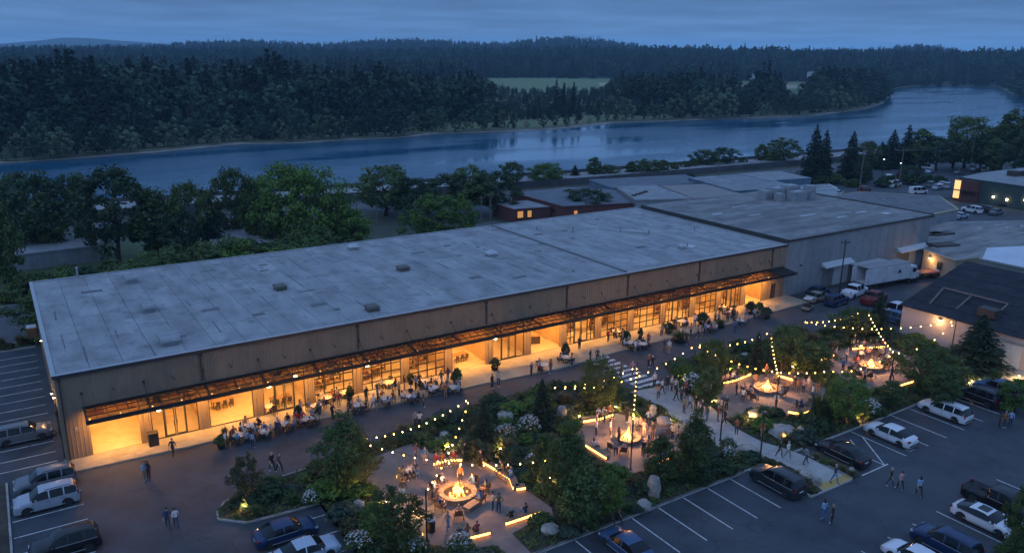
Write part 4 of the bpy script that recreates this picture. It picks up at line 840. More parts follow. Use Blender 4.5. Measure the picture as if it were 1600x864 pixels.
# --- trees between the shop building and the river
BT = [('tall0', 20, 470, 300, 60), ('shade0', 56, 400, 256, 92), ('tall1', 78, 402, 300, 66), ('shade1', 186, 412, 243, 104), ('tall0', 134, 392, 258, 44), ('tall2', 247, 408, 288, 64), ('oak0', 300, 404, 268, 70), ('shade2', 285, 412, 320, 60), ('fir1', 335, 404, 310, 44), ('oak1', 366, 388, 254, 52), ('tall0', 402, 398, 264, 44),
      ('dome0', 470, 402, 240, 124), ('dome1', 528, 398, 292, 70), ('pale1', 548, 398, 320, 66), ('oak1', 603, 336, 254, 84), ('shade0', 645, 340, 272, 66), ('dome1', 688, 384, 297, 118), ('shade1', 700, 338, 266, 74), ('oak2', 735, 334, 256, 74), ('shade2', 772, 336, 262, 70), ('oak0', 800, 296, 247, 36), ('dome0', 852, 288, 252, 58), ('shade0', 918, 336, 291, 66), ('fir2', 898, 282, 258, 20), ('tall1', 928, 280, 244, 26), ('oak1', 948, 278, 256, 28),
      ('tall2', 985, 276, 250, 20), ('oak2', 1010, 275, 247, 36), ('oak0', 1035, 273, 247, 24), ('tall0', 1070, 268, 250, 18), ('tall1', 1082, 266, 246, 16), ('tall2', 1054, 271, 252, 14), ('oak1', 1100, 264, 232, 32), ('shade1', 1130, 262, 227, 34), ('tall0', 1188, 257, 222, 22), ('oak2', 1222, 258, 213, 40), ('pale1', 1205, 258, 232, 24), ('tall2', 1160, 260, 244, 12), ('fir0', 1268, 284, 196, 42), ('fir1', 1284, 284, 204, 34), ('fir2', 1326, 282, 206, 40), ('oak0', 1352, 272, 214, 40), ('shade0', 1345, 286, 250, 30),
      ('fir0', 1391, 262, 204, 40), ('fir1', 1413, 262, 196, 34), ('tall1', 1437, 264, 199, 50), ('shade1', 1462, 266, 208, 50), ('oak1', 1506, 262, 176, 62), ('tall0', 1488, 264, 204, 40), ('shade2', 1530, 268, 206, 50), ('tall2', 1562, 266, 170, 44), ('oak2', 1584, 268, 164, 48), ('shade0', 1605, 280, 196, 60), ('tall1', 1550, 272, 214, 40), ('fir2', 1374, 264, 222, 30), ('pale0', 1530, 262, 236, 18), ('shade1', -12, 450, 280, 90), ('shade2', 110, 330, 268, 40), ('oak0', 30, 336, 262, 50), ('pale2', 600, 398, 372, 48), ('tall0', 430, 404, 300, 50), ('shade0', 1420, 282, 256, 34)]
KW = {'dom': 'big dome-shaped bright green', 'oak': 'mid green rounded', 'sha': 'dark rounded', 'tal': 'upright leafy', 'fir': 'dark conical', 'pal': 'bright yellow-green'}
srt = sorted(range(len(BT)), key=lambda i: BT[i][1]); 
for o_, i in enumerate(srt):
    k, bx, by, ty, wp = BT[i]
    nx = BT[srt[o_-1]] if o_ else BT[srt[o_+1]]
    where = 'behind the long grey roof' if bx < 780 else ('on the bank beyond the highway' if (by < 290 and bx < 1250) else ('among the low brick roofs' if bx < 1250 else 'at the far right by the river'))
    zone = [i2 for i2 in srt if BT[i2][0][:3] == k[:3] and (BT[i2][1] < 780) == (bx < 780) and (BT[i2][1] < 1250) == (bx < 1250)]
    T(k, bx, by, ty, '%s tree %s, %s such from the left' % (KW[k[:3]], where, WORDS[zone.index(i)]), wp, group='trees between the buildings and the river', z=0)
rs2 = random.Random(8)
for i in range(26):
    x = 0+44*(i+rs2.random()*.8)/26; y = rs2.uniform(37.5, 51) if i % 3 else rs2.uniform(50, 56)
    tree(['oak0', 'oak1', 'pale0', 'oak2', 'shade1', 'pale1', 'tall0'][i % 7], (x, y, -1.5), rs2.uniform(8.2, 10.2) if y < 51 else rs2.uniform(6.5, 8.5), 'low scrubby tree just behind the back edge of the long roof', group='scrubby trees behind the long roof', w=1.5, name='scrub_tree')
# --- far bank, individual trees of the first rows
rng = np.random.default_rng(5); shx = [p[0] for p in far_px]; shy = [p[1] for p in far_px]; FT = []
def far_zone(px):  # (top row the dark wood reaches, density)
    return float(np.interp(px, [-50, 0, 60, 110, 130, 200, 260, 330, 400, 425, 445, 500, 560, 600, 680, 730, 755, 800, 860, 930, 960, 1010, 1100, 1150, 1200, 1260, 1340, 1400, 1500, 1540], [96, 92, 90, 84, 82, 92, 95, 92, 96, 80, 86, 106, 110, 104, 114, 110, 114, 132, 128, 134, 112, 108, 110, 106, 104, 98, 98, 99, 101, 101]))
cnt = {}
def far_tree(px, depth, ty, kind, wf=1.0):
    sy = float(np.interp(px, shx, shy)); s = G(px, sy, WATER); d0 = math.hypot(s[0]-CP[0], s[1]-CP[1]); p = ray_at(px, sy, d0+depth); q = (p[0], p[1], WATER+.8)
    if inpoly(q[0], q[1], FIELD) or inpoly(q[0], q[1], FIELD2): return
    if 1148 < px < 1172 or 1220 < px < 1258: ty = max(ty, 138+(px % 7))
    h = min(htop(q, ty), 46); h = max(h, 3.5)
    cls = 'conifer' if 'fir' in kind else ('pale willow' if kind == 'far_willow' else ('bright bush-like tree' if kind == 'far_pale' else 'broadleaf tree'))
    tree(kind, q, h, {'conifer': 'dark conifer in the wood on the far river bank', 'pale willow': 'low spreading willow at the edge of the far river bank', 'bright bush-like tree': 'bright green low tree near the far waterline', 'broadleaf tree': 'dusky broadleaf tree in the wood on the far river bank'}[cls], group={'conifer': 'conifers on the far river bank', 'pale willow': 'willows along the far waterline', 'bright bush-like tree': 'bright trees near the far waterline', 'broadleaf tree': 'broadleaf trees on the far river bank'}[cls], w=wf, simple=True, name='far_conifer' if cls == 'conifer' else ('willow_tree' if 'willow' in cls else 'far_broadleaf_tree'))
px = -10
while px < 1535: # waterline row
    top = float(np.interp(px, shx, shy))-rng.uniform(20, 58)*(1 if px < 780 else (.62 if px < 960 else .95))*(1 if px < 1380 else .75)
    if px > 1384: top = max(top, 106)
    far_tree(px, rng.uniform(-1, 9), top, ['far_willow', 'far_oak0', 'far_oak1', 'far_willow', 'far_tall0'][int(rng.integers(5))])
    px += rng.uniform(7, 17)*(1 if px < 640 else (1.7 if px < 1050 else 1.1))
for (x, t) in ((680, 168), (788, 166), (752, 180), (660, 172), (420, 192), (567, 190)): far_tree(x, 9, t, 'far_pale' if x > 600 else 'far_willow')
for row, (dd, n) in enumerate(((26, 62), (55, 60), (95, 60))):
    for i in range(n):
        x = -10+1545*(i+rng.random())/n; zt = far_zone(x); sy = float(np.interp(x, shx, shy)); f = [.52, .28, .08][row]
        if 775 < x < 955 and row > 0: f += .35
        if 700 < x < 1010 and row < 2 and rng.random() < .55: continue
        far_tree(x, dd+rng.uniform(-12, 12), zt+(sy-zt)*f*rng.uniform(.75, 1.25)+rng.uniform(-3, 5), ['far_fir0', 'far_fir1', 'far_tall1', 'far_oak2', 'far_fir2', 'far_tall2', 'far_oak1'][int(rng.integers(7))])
for (x, t) in ((427, 79), (438, 84), (445, 88), (112, 80), (126, 81), (134, 83), (498, 103), (518, 107), (597, 98), (590, 105), (868, 126), (895, 130), (560, 104), (880, 131), (245, 92), (162, 90), (970, 112), (1187, 100), (1195, 96), (1090, 106)): far_tree(x, 90, t, 'far_fir%d' % (x % 3), .9)
for (x, y, t) in ((1572, 127, 108), (1585, 140, 104), (1597, 148, 106), (1612, 152, 100), (1580, 132, 107), (1568, 131, 112), (1574, 136, 112), (1579, 143, 116), (1587, 147, 118), (1593, 150, 122), (1600, 154, 120), (1571, 125, 105), (1608, 156, 118)):
    q = G(x, y, WATER+.8); tree('far_oak%d' % (x % 3), q, htop(q, t), 'dark rounded tree on the wooded point at the right edge of the river', group='trees on the wooded point', w=1.5, simple=True, name='far_broadleaf_tree')
# --- the far woods that read as one mass
def scatter(name, pts, kinds, label, cat):
    """pts: (x, y, z, height) -> one object whose trees are placed by geometry nodes"""
    me = bpy.data.meshes.new(name); me.vertices.add(len(pts)); me.vertices.foreach_set('co', np.array([p[:3] for p in pts], np.float32).ravel())
    a = me.attributes.new('size', 'FLOAT', 'POINT'); a.data.foreach_set('value', np.array([p[3] for p in pts], np.float32)); me.update(); o = put(name, me)
    ng = bpy.data.node_groups.new(name, 'GeometryNodeTree'); ng.interface.new_socket('Geometry', in_out='INPUT', socket_type='NodeSocketGeometry'); ng.interface.new_socket('Geometry', in_out='OUTPUT', socket_type='NodeSocketGeometry')
    n = ng.nodes; l = ng.links; gi = n.new('NodeGroupInput'); go = n.new('NodeGroupOutput'); gg = n.new('GeometryNodeGeometryToInstance')
    for k in kinds:
        pr = PROTO[k]; oi = n.new('GeometryNodeObjectInfo'); oi.inputs['Object'].default_value = pr; oi.inputs['As Instance'].default_value = True; oi.transform_space = 'ORIGINAL'
        l.new(oi.outputs['Geometry'], gg.inputs[0])
    # several separate inputs become instances of a joined collection
    jn = n.new('GeometryNodeJoinGeometry')
    for lk in list(ng.links):
        if lk.to_node == gg: s_ = lk.from_socket; ng.links.remove(lk)
    for nd in n:
        if nd.bl_idname == 'GeometryNodeObjectInfo': l.new(nd.outputs['Geometry'], jn.inputs[0])
    n.remove(gg)
    ip = n.new('GeometryNodeInstanceOnPoints'); mp = n.new('GeometryNodeMeshToPoints'); l.new(gi.outputs[0], mp.inputs[0]); l.new(mp.outputs[0], ip.inputs['Points']); l.new(jn.outputs[0], ip.inputs['Instance'])
    ip.inputs['Pick Instance'].default_value = True
    ri = n.new('FunctionNodeRandomValue'); ri.data_type = 'INT'; ri.inputs[4].default_value = 0; ri.inputs[5].default_value = len(kinds)-1; l.new(ri.outputs[2], ip.inputs['Instance Index'])
    rr = n.new('FunctionNodeRandomValue'); rr.data_type = 'FLOAT_VECTOR'; rr.inputs[0].default_value = (0, 0, 0); rr.inputs[1].default_value = (0, 0, 6.28); l.new(rr.outputs[0], ip.inputs['Rotation'])
    na = n.new('GeometryNodeInputNamedAttribute'); na.data_type = 'FLOAT'; na.inputs['Name'].default_value = 'size'; l.new(na.outputs['Attribute'], ip.inputs['Scale']); l.new(ip.outputs[0], go.inputs[0])
    md = o.modifiers.new('trees', 'NODES'); md.node_group = ng; return tag(o, label, cat, kind='stuff')
PROTO = {}
for o in list(COL.objects):
    for k in FARK:
        if o.data == JM[k] and k not in PROTO: PROTO[k] = o
KF = [k for k in ('far_fir0', 'far_fir1', 'far_fir2', 'far_oak0', 'far_oak1', 'far_tall0', 'far_tall1', 'far_oak2') if k in PROTO]
pts = []
for _ in range(16000):
    x = rng.uniform(-60, 1640); sy = float(np.interp(x, shx, shy)); s = G(x, sy, WATER); d0 = math.hypot(s[0]-CP[0], s[1]-CP[1]); d = d0+60+(rng.random()**1.5)*max(400, 2300-d0)
    if d > 2300: continue
    p = ray_at(x, 200, d); 
    if inpoly(p[0], p[1], FIELD) or inpoly(p[0], p[1], FIELD2) or not inpoly(p[0], p[1], far_poly): continue
    low = (745 < x < 975 and d < 780) or ((1146 < x < 1174 or 1218 < x < 1260) and d < 1100)
    if low and rng.random() < .45: continue
    if 1125 < x < 1275 and d0+150 < d < 1050: continue
    h = rng.uniform(9, 34) if d < 900 else rng.uniform(10, 32)
    mx = CP[2]-WATER-.8+(82-far_zone(x))/FOC*d*1.0
    if d < d0+500: h = min(h, max(6, mx+rng.uniform(-5, 1)))
    pts.append((p[0], p[1], WATER+.6, rng.uniform(4, 9) if low else h))
scatter('far_woods', pts, KF, 'dense dusky woodland receding behind the far river bank', 'woodland')
pts = []
for (vs, n, c) in (ridge_main, ridge_low):
    A = np.array(vs).reshape(c, n, 3)
    for _ in range(11000 if vs is ridge_main[0] else 7000):
        i = rng.integers(0, c-1); k = int(rng.integers(0, 5)); u, v = rng.random(2)
        p = (A[i, k]*(1-u)+A[i+1, k]*u)*(1-v)+(A[i, k+1]*(1-u)+A[i+1, k+1]*u)*v; pts.append((p[0], p[1], p[2]-1, rng.uniform(10, 32)))
    for _ in range(1400): # crest
        i = rng.integers(0, c-1); u = rng.random(); p = A[i, 4]*(1-u)+A[i+1, 4]*u; pts.append((p[0]+rng.normal()*15, p[1]+rng.normal()*15, p[2]-2, rng.uniform(8, 36)))
scatter('hill_forest', pts, KF[:3]*2+KF[3:], 'blue wooded hills along the horizon', 'forest')
# ================================================================ shrubs, stones, beds
def shrub_mesh(key, seed, leaf, ncl=16, per=48, size=.075, flat=.8, fl=0, fsize=.06):
    rng = np.random.default_rng(seed); C = []; R = []
    for k in range(ncl):
        a = k*2.4; q = math.sqrt((k+.5)/ncl); C.append((.36*q*math.cos(a), .36*q*math.sin(a), flat*(.62-.36*q*q)*rng.uniform(.8, 1.15))); R.append(rng.uniform(.15, .24))
    P, U, V = leaves_at(rng, np.array(C), np.array(R), per, size, .5); P[:, 2] = np.maximum(P[:, 2], .02)
    me = quads_mesh(key, P, U, V, [LF[leaf]]); fm = None
    if fl:
        C2 = np.array(C)+np.array([0, 0, .12]); d = unit(rng.normal(size=(fl, 3))+np.array([0, 0, .7])); c = C2[rng.integers(0, len(C2), fl)]; P = c+d*.17; nrm = unit(d+np.array([0, 0, .5])); t = unit(np.cross(nrm, rng.normal(size=(fl, 3)))); b = np.cross(nrm, t)
        s = fsize*(.6+.8*rng.random((fl, 1))); fm = quads_mesh(key+'_blossom', np.concatenate([P, P]), np.concatenate([t*s, b*s]), np.concatenate([b*s*1.6, t*s*1.6]), [flower])
    return me, fm
def grass_mesh(key, seed, m, n=170, h=1.0, lean=.55):
    rng = np.random.default_rng(seed); vs = []; fs = []
    for k in range(n):
        a = rng.random()*6.28; r = rng.random()*.12; l = lean*rng.random()**.7; w = .014+.012*rng.random(); hh = h*rng.uniform(.6, 1.0); dx, dy = math.cos(a), math.sin(a); px, py = -dy*w, dx*w; b = len(vs)
        vs += [(dx*r-px, dy*r-py, 0), (dx*r+px, dy*r+py, 0), (dx*(r+l*.35)+px, dy*(r+l*.35)+py, hh*.65), (dx*(r+l*.35)-px, dy*(r+l*.35)-py, hh*.65), (dx*(r+l), dy*(r+l), hh*(1-.4*l))]
        fs += [(b, b+1, b+2, b+3), (b+3, b+2, b+4)]
    return MB().add(vs, fs).mesh(key, LF[m])
SH = {}
for i, (k, lf) in enumerate((('round_g', 'green'), ('round_d', 'dark'), ('round_b', 'bright'), ('round_o', 'olive'), ('round_s', 'grey'))): SH[k] = shrub_mesh(k, 90+i, lf)
SH['white'] = shrub_mesh('white', 99, 'green', 16, 40, .075, .85, 210, .036)
SH['grass_g'] = (grass_mesh('grass_g', 1, 'green'), None); SH['grass_s'] = (grass_mesh('grass_s', 2, 'straw', 200), None)
SHN = {'round_g': ('round_shrub', 'mid green rounded shrub'), 'round_d': ('round_shrub', 'dark green rounded shrub'), 'round_b': ('round_shrub', 'bright green rounded shrub'), 'round_o': ('round_shrub', 'olive brown loose shrub'), 'round_s': ('round_shrub', 'grey-green rounded shrub'), 'white': ('flowering_shrub', 'shrub covered in small white flowers'), 'grass_g': ('grass_clump', 'green fountain grass clump'), 'grass_s': ('grass_clump', 'straw coloured ornamental grass clump')}
def shrub(kind, p, w, h, label, group=None):
    me, fm = SH[kind]; nm = SHN[kind][0]; rz = rnd.uniform(0, 6.28); sc = (w/1.05, w/1.05, h/.95)
    if fm:
        o = empty(nm, p, rz, sc); put('foliage', me, o); put('blossom', fm, o)
    else: o = put(nm, me, None, p, rz, sc)
    return tag(o, label, 'shrub' if 'grass' not in kind else 'ornamental grass', group)
# named white flowering and bright shrubs (picture column, row, width px, kind)
SPEC = [(172, 0)]
for (x, y, w, k, lab) in [(487, 786, 34, 'white', 'white flowering shrub at the kerb corner beside the navy saloon car'), (790, 690, 44, 'white', 'white flowering shrub above the lit bench of the first plaza'), (826, 676, 44, 'white', 'white flowering shrub left of the largest garden tree'), (835, 728, 34, 'white', 'white flowering shrub tangled with string lights by the second pole'),
        (560, 858, 50, 'white', 'white flowering shrub at the bottom edge of the picture, left of the dark round tree'), (645, 862, 50, 'white', 'white flowering shrub at the bottom edge, left of the three seated friends'), (720, 862, 50, 'white', 'white flowering shrub at the bottom edge, right below the three seated friends'), (1138, 700, 30, 'white', 'tall white flowering shrub at the left edge of the path'), (1141, 716, 30, 'white', 'lower white flowering shrub at the left edge of the path'),
        (1082, 612, 46, 'white', 'white flowering shrub at the crosswalk end of the path'), (1098, 624, 40, 'white', 'white flowering shrub further along the path from the crosswalk'), (1292, 648, 40, 'white', 'pale flowering shrub at the end of the curved lit bench'), (1355, 650, 46, 'white', 'white flowering shrub below the leafy tree near the white saloon car'), (1585, 838, 44, 'white', 'white flowering shrub in front of the white coupe at the right edge'), (512, 776, 60, 'round_b', 'large bright green shrub below the tall evergreen'),
        (1098, 752, 40, 'round_d', 'dark shrub at the foot of the leafy tree beside the lot'), (1070, 592, 44, 'round_b', 'floodlit yellow-green shrub at the crosswalk end of the garden'), (538, 812, 56, 'round_s', 'grey-green rounded shrub near the navy saloon car'), (545, 830, 40, 'round_o', 'reddish-brown loose shrub behind the grey-green one'),
        (748, 720, 60, 'round_o', 'olive shrub cluster above the lit bench, left of the flowers'), (994, 800, 26, 'round_s', 'blue-green ball shrub by the lot kerb'), (918, 822, 46, 'round_g', 'mid green shrub by the couple at the kerb'), (1280, 655, 60, 'grass_g', 'green grass clump below the curved bench'), (1350, 715, 0, 'round_o', '')]:
    if not w: continue
    p = G(x, y, .1); s = w/(FOC/PJ(*p)[2]); shrub(k, p, s, s*.8, lab, 'specimen shrubs in the garden')
# the beds, filled plant by plant
rs = random.Random(4); done = []; n_sh = 0
zones = [((320, 240), 'x')]
def bed_place(px, py):
    if px < 505: return 'on the kerbed island'
    if px < 640: return 'left of the first fire pit'
    if px < 860: return 'beside the first plaza'
    if px < 1060: return 'near the second fire pit'
    if px < 1300: return 'beside the path and third fire pit'
    return 'near the fourth fire pit'
tries = 0; KINDS = ['round_g', 'round_g', 'round_d', 'round_o', 'round_s', 'grass_g', 'grass_s', 'grass_g', 'round_d', 'round_b']
while n_sh < 285 and tries < 9000:
    tries += 1; x = rs.uniform(8, 98); y = rs.uniform(-33.3, -9.3)
    if not inpoly(x, y, BED2D): continue
    s = rs.choice([1.0, 1.4, 1.7, 2.1, 2.6]); r = s*.46
    if hard(x, y, r*.9): continue
    if any((x-a)**2+(y-b)**2 < (.66*(r+c))**2 for a, b, c in done): continue
    if not all(inpoly(x+dx, y+dy, BED2D) for dx, dy in ((r*.7, 0), (-r*.7, 0), (0, r*.7), (0, -r*.7))): continue
    k = rs.choice(KINDS); done.append((x, y, r)); px, py, _ = PJ(x, y, 0)
    if not (-20 < px < 1620 and py < 900): continue
    pl = bed_place(px, py); shrub(k, (x, y, .09), s*1.25, s*rs.uniform(.6, .95), '%s in the bed %s' % (SHN[k][1], pl), '%ss in the bed %s' % (SHN[k][1], pl)); n_sh += 1
# low ground cover under them
rng = np.random.default_rng(77); P = []
while len(P) < 26000:
    xy = rng.uniform((8, -33.7), (98, -9.0), size=(4000, 2))
    for a in xy:
        if inpoly(a[0], a[1], BED2D) and not hard(a[0], a[1], .08): P.append((a[0], a[1], .12+.22*rng.random()))
P = np.array(P[:26000]); n = len(P); nr = unit(rng.normal(size=(n, 3))*.5+np.array([0, 0, 1])); t = unit(np.cross(nr, rng.normal(size=(n, 3)))); b = np.cross(nr, t); s = .17*(.6+.8*rng.random((n, 1)))
tag(put('ground_cover', quads_mesh('ground_cover', P, t*s, b*s, [LF['green']])), 'low leafy ground cover between the shrubs in the garden bed', 'ground cover', kind='stuff')
# hedge and bushes behind the building and at the lot edges
hk = ['round_g', 'round_o', 'round_d', 'round_g', 'round_b']
def band(px0, px1, y0, y1, n, w0, w1, lab, grp, kinds=hk):
    for i in range(n):
        x = px0+(px1-px0)*(i+rs.random())/n; y = rs.uniform(y0, y1); p = G(x, y, 0); w = rs.uniform(w0, w1); shrub(rs.choice(kinds), p, w, w*rs.uniform(.6, .95), lab, grp)
def bandw(x0, x1, y0, y1, n, w0, w1, lab, grp, kinds=hk):
    for i in range(n): x = x0+(x1-x0)*(i+rs.random())/n; w = rs.uniform(w0, w1); shrub(rs.choice(kinds), (x, rs.uniform(y0, y1), 0), w, w*rs.uniform(.6, .95), lab, grp)
bandw(1, 46, 36.0, 41.5, 40, 4, 6.5, 'tall scrubby bush just behind the back edge of the long roof', 'scrub behind the long building'); bandw(0, 44, 42, 49, 22, 4.5, 7.5, 'rounded bush in the scrub belt beyond the long roof', 'scrub belt beyond the building')
bandw(-10, 14, 56.5, 60, 12, 3, 5, 'bush along the lawn edge left of the building', 'bushes along the lawn edge'); bandw(-9, -1.2, 35.2, 37.0, 9, 1.5, 2.3, 'low dry bush on the verge between side lot and road', 'bushes on the verge', ['round_o', 'grass_s'])
bandw(40, 62, 55, 60, 8, 3, 5, 'bush beyond the roof near the round bright tree', 'bushes near the bright tree')
band(1240, 1480, 292, 284, 12, 4, 7, 'dark bush bordering the distant car park', 'bushes bordering the distant car park', ['round_d', 'round_g'])
band(560, 1240, 301, 262, 1, 3, 4, 'bush on the verge below the highway wall', 'bushes below the highway wall'); 
for (x, y, w, k, lab) in ((984, 291, 26, 'round_g', 'round bush on the flat roofs left of centre'), (1078, 281, 22, 'round_d', 'round bush by the highway wall above the sheds'), (905, 286, 20, 'round_d', 'low bush under the highway wall'), (1270, 298, 24, 'round_d', 'dark bush behind the pale container'), (1285, 298, 24, 'round_d', 'dark bush right of the pale container'), (1380, 292, 26, 'round_d', 'dark bush between two parked cars in the distant lot')):
    p = G(x, y, 0); s_ = w/(FOC/PJ(*p)[2]); shrub(k, p, s_, s_*.6, lab)
bandw(-20, -5.2, -20, -3, 14, 1.6, 2.6, 'shrub in the bed left of the parked silver car', 'shrubs in the left bed', ['round_g', 'round_o', 'grass_g'])
for (x, y) in ((1540, 600), (1553, 588), (1470, 590), (1485, 582), (1500, 576), (1585, 612), (1598, 604), (1598, 618), (1570, 640)):
    p = G(x, y, .05); shrub('round_b' if x > 1560 else 'round_g', p, 2.0, 1.3, 'clipped green hedge shrub beside the driveway to the garage door', 'hedge shrubs beside the driveway')
for (x, y) in ((1590, 862), (1575, 868), (1600, 845)): shrub('round_g', G(x, y, .0), 2.0, 1.4, 'green shrub in the corner bed by the white coupe', 'shrubs in the corner bed')
for (x, y) in ((1275, 717), (1288, 723), (1302, 729), (1316, 736), (1330, 744), (1205, 724), (1218, 730), (1232, 737), (1245, 745), (1257, 756), (1268, 768), (1196, 722)):
    p = G(x, y, .1); shrub(rs.choice(['round_o', 'grass_s', 'round_g']), p, 1.1, .7, 'small shrub edging the mouth of the path', 'small shrubs at the path mouth')
# boulders
stone = mat('boulder', (.30, .27, .24), .85, .2, 1.6, bump=.5, bscale=5, obj_var=.15, dirt=(.2, .18, .16), dscale=1)
def boulder_mesh(seed):
    rg = random.Random(seed); bpy_v = []; n1, n2 = 6, 10
    vs = [(0, 0, .5)]; off = [[rg.uniform(.8, 1.15) for _ in range(n2)] for _ in range(n1)]
    for i in range(1, n1):
        t = math.pi*i/n1
        for k in range(n2):
            a = 2*math.pi*k/n2; r = off[i][k]; vs.append((math.sin(t)**.7*math.cos(a)*.5*r, math.sin(t)**.7*math.sin(a)*.5*r, math.cos(t)*.5*min(r, 1.02)))
    vs.append((0, 0, -.5)); fs = [(0, 1+k, 1+(k+1) % n2) for k in range(n2)]
    for i in range(n1-2):
        for k in range(n2): fs.append((1+i*n2+k, 1+(i+1)*n2+k, 1+(i+1)*n2+(k+1) % n2, 1+i*n2+(k+1) % n2))
    l = len(vs)-1; fs += [(l, 1+(n1-2)*n2+(k+1) % n2, 1+(n1-2)*n2+k) for k in range(n2)]
    return MB().add(vs, fs).mesh('boulder', stone)
BO = [boulder_mesh(s) for s in range(4)]
for i, (x, y, w, h, lab) in enumerate([(790, 655, 30, 1.0, 'pale flat-topped boulder beside the road in the middle of the garden'), (674, 686, 26, .4, 'flat pale stone slab by the road, upper left of the first plaza'), (692, 680, 20, .35, 'small flat stone right of the larger slab by the road'), (860, 832, 28, .9, 'blue-grey boulder near the lot kerb below the plaza'), (1021, 775, 22, 2.4, 'tall upright blue-grey boulder by the lot kerb'), (1006, 795, 26, 1.0, 'low pale green-grey boulder left of the upright one'),
        (1184, 650, 32, .8, 'floodlit pale boulder pair on the bed above the path'), (1200, 646, 18, 1.1, 'pointed pale boulder in the bed above the path'), (1222, 678, 50, .8, 'long flat floodlit boulder right of the path'), (1250, 684, 16, 1.5, 'upright white boulder at the right end of the long one'), (1205, 668, 10, .6, 'small white stone left of the long boulder'), (1168, 708, 34, 1.0, 'warm lit rounded boulder between the path and the lot'), (1258, 745, 26, .9, 'pale boulder by the rear of the dark parked car'),
        (1277, 757, 14, .9, 'small blue-white boulder at the end of the path'), (1100, 640, 0, 0, ''), (1020, 652, 12, 1.8, 'upright tan boulder beside the second plaza'), (878, 652, 16, 1.6, 'upright brown boulder left of the second plaza bench'), (1160, 556, 24, .5, 'flat white stone by the road behind the third pit'), (1038, 662, 24, 1.0, 'low grey boulder at the path side of the second plaza'), (1330, 740, 12, .8, 'small pale rock at the corner of the path kerb'), (560, 800, 26, 1.2, 'mauve boulder among shrubs at the near left of the garden'), (1345, 540, 14, .6, 'lit pale stone above the fourth fire pit'), (1118, 628, 20, 1.2, 'warm lit boulder at the fork of the path'), (1104, 606, 20, .9, 'grey boulder below the flowering shrub near the path')]):
    if not w: continue
    p = G(x, y, .1); s = w/(FOC/PJ(*p)[2]); o = put('boulder', BO[i % 4], None, (p[0], p[1], .1+h*.32), rs.uniform(0, 6), (s*1.05, s*.85, h)); tag(o, lab, 'boulder', 'garden boulders')
# ================================================================ people
skin_c = [mat('skin_light', (.50, .31, .22), .55), mat('skin_mid', (.34, .19, .12), .55), mat('skin_dark', (.12, .065, .04), .55)]
hair_c = {'dark hair': mat('hair_dark', (.018, .013, .011), .7), 'brown hair': mat('hair_brown', (.07, .04, .022), .7), 'fair hair': mat('hair_fair', (.28, .19, .09), .7), 'grey hair': mat('hair_grey', (.25, .25, .25), .7)}
CL = {'white': (.62, .61, .58), 'cream': (.50, .44, .34), 'black': (.02, .02, .022), 'charcoal': (.055, .055, .06), 'navy': (.025, .04, .10), 'blue': (.08, .17, .34), 'light blue': (.25, .36, .50), 'red': (.32, .04, .035), 'pink': (.48, .25, .24), 'tan': (.32, .22, .13), 'olive': (.10, .11, .055), 'grey': (.22, .22, .22), 'rust': (.30, .11, .04)}
CLM = {k: mat('cloth_'+k.replace(' ', '_'), c, .85, .1, 14) for k, c in CL.items()}
shoe = mat('shoes', (.05, .045, .045), .6); shoe_w = mat('pale_shoes', (.45, .45, .45), .6)
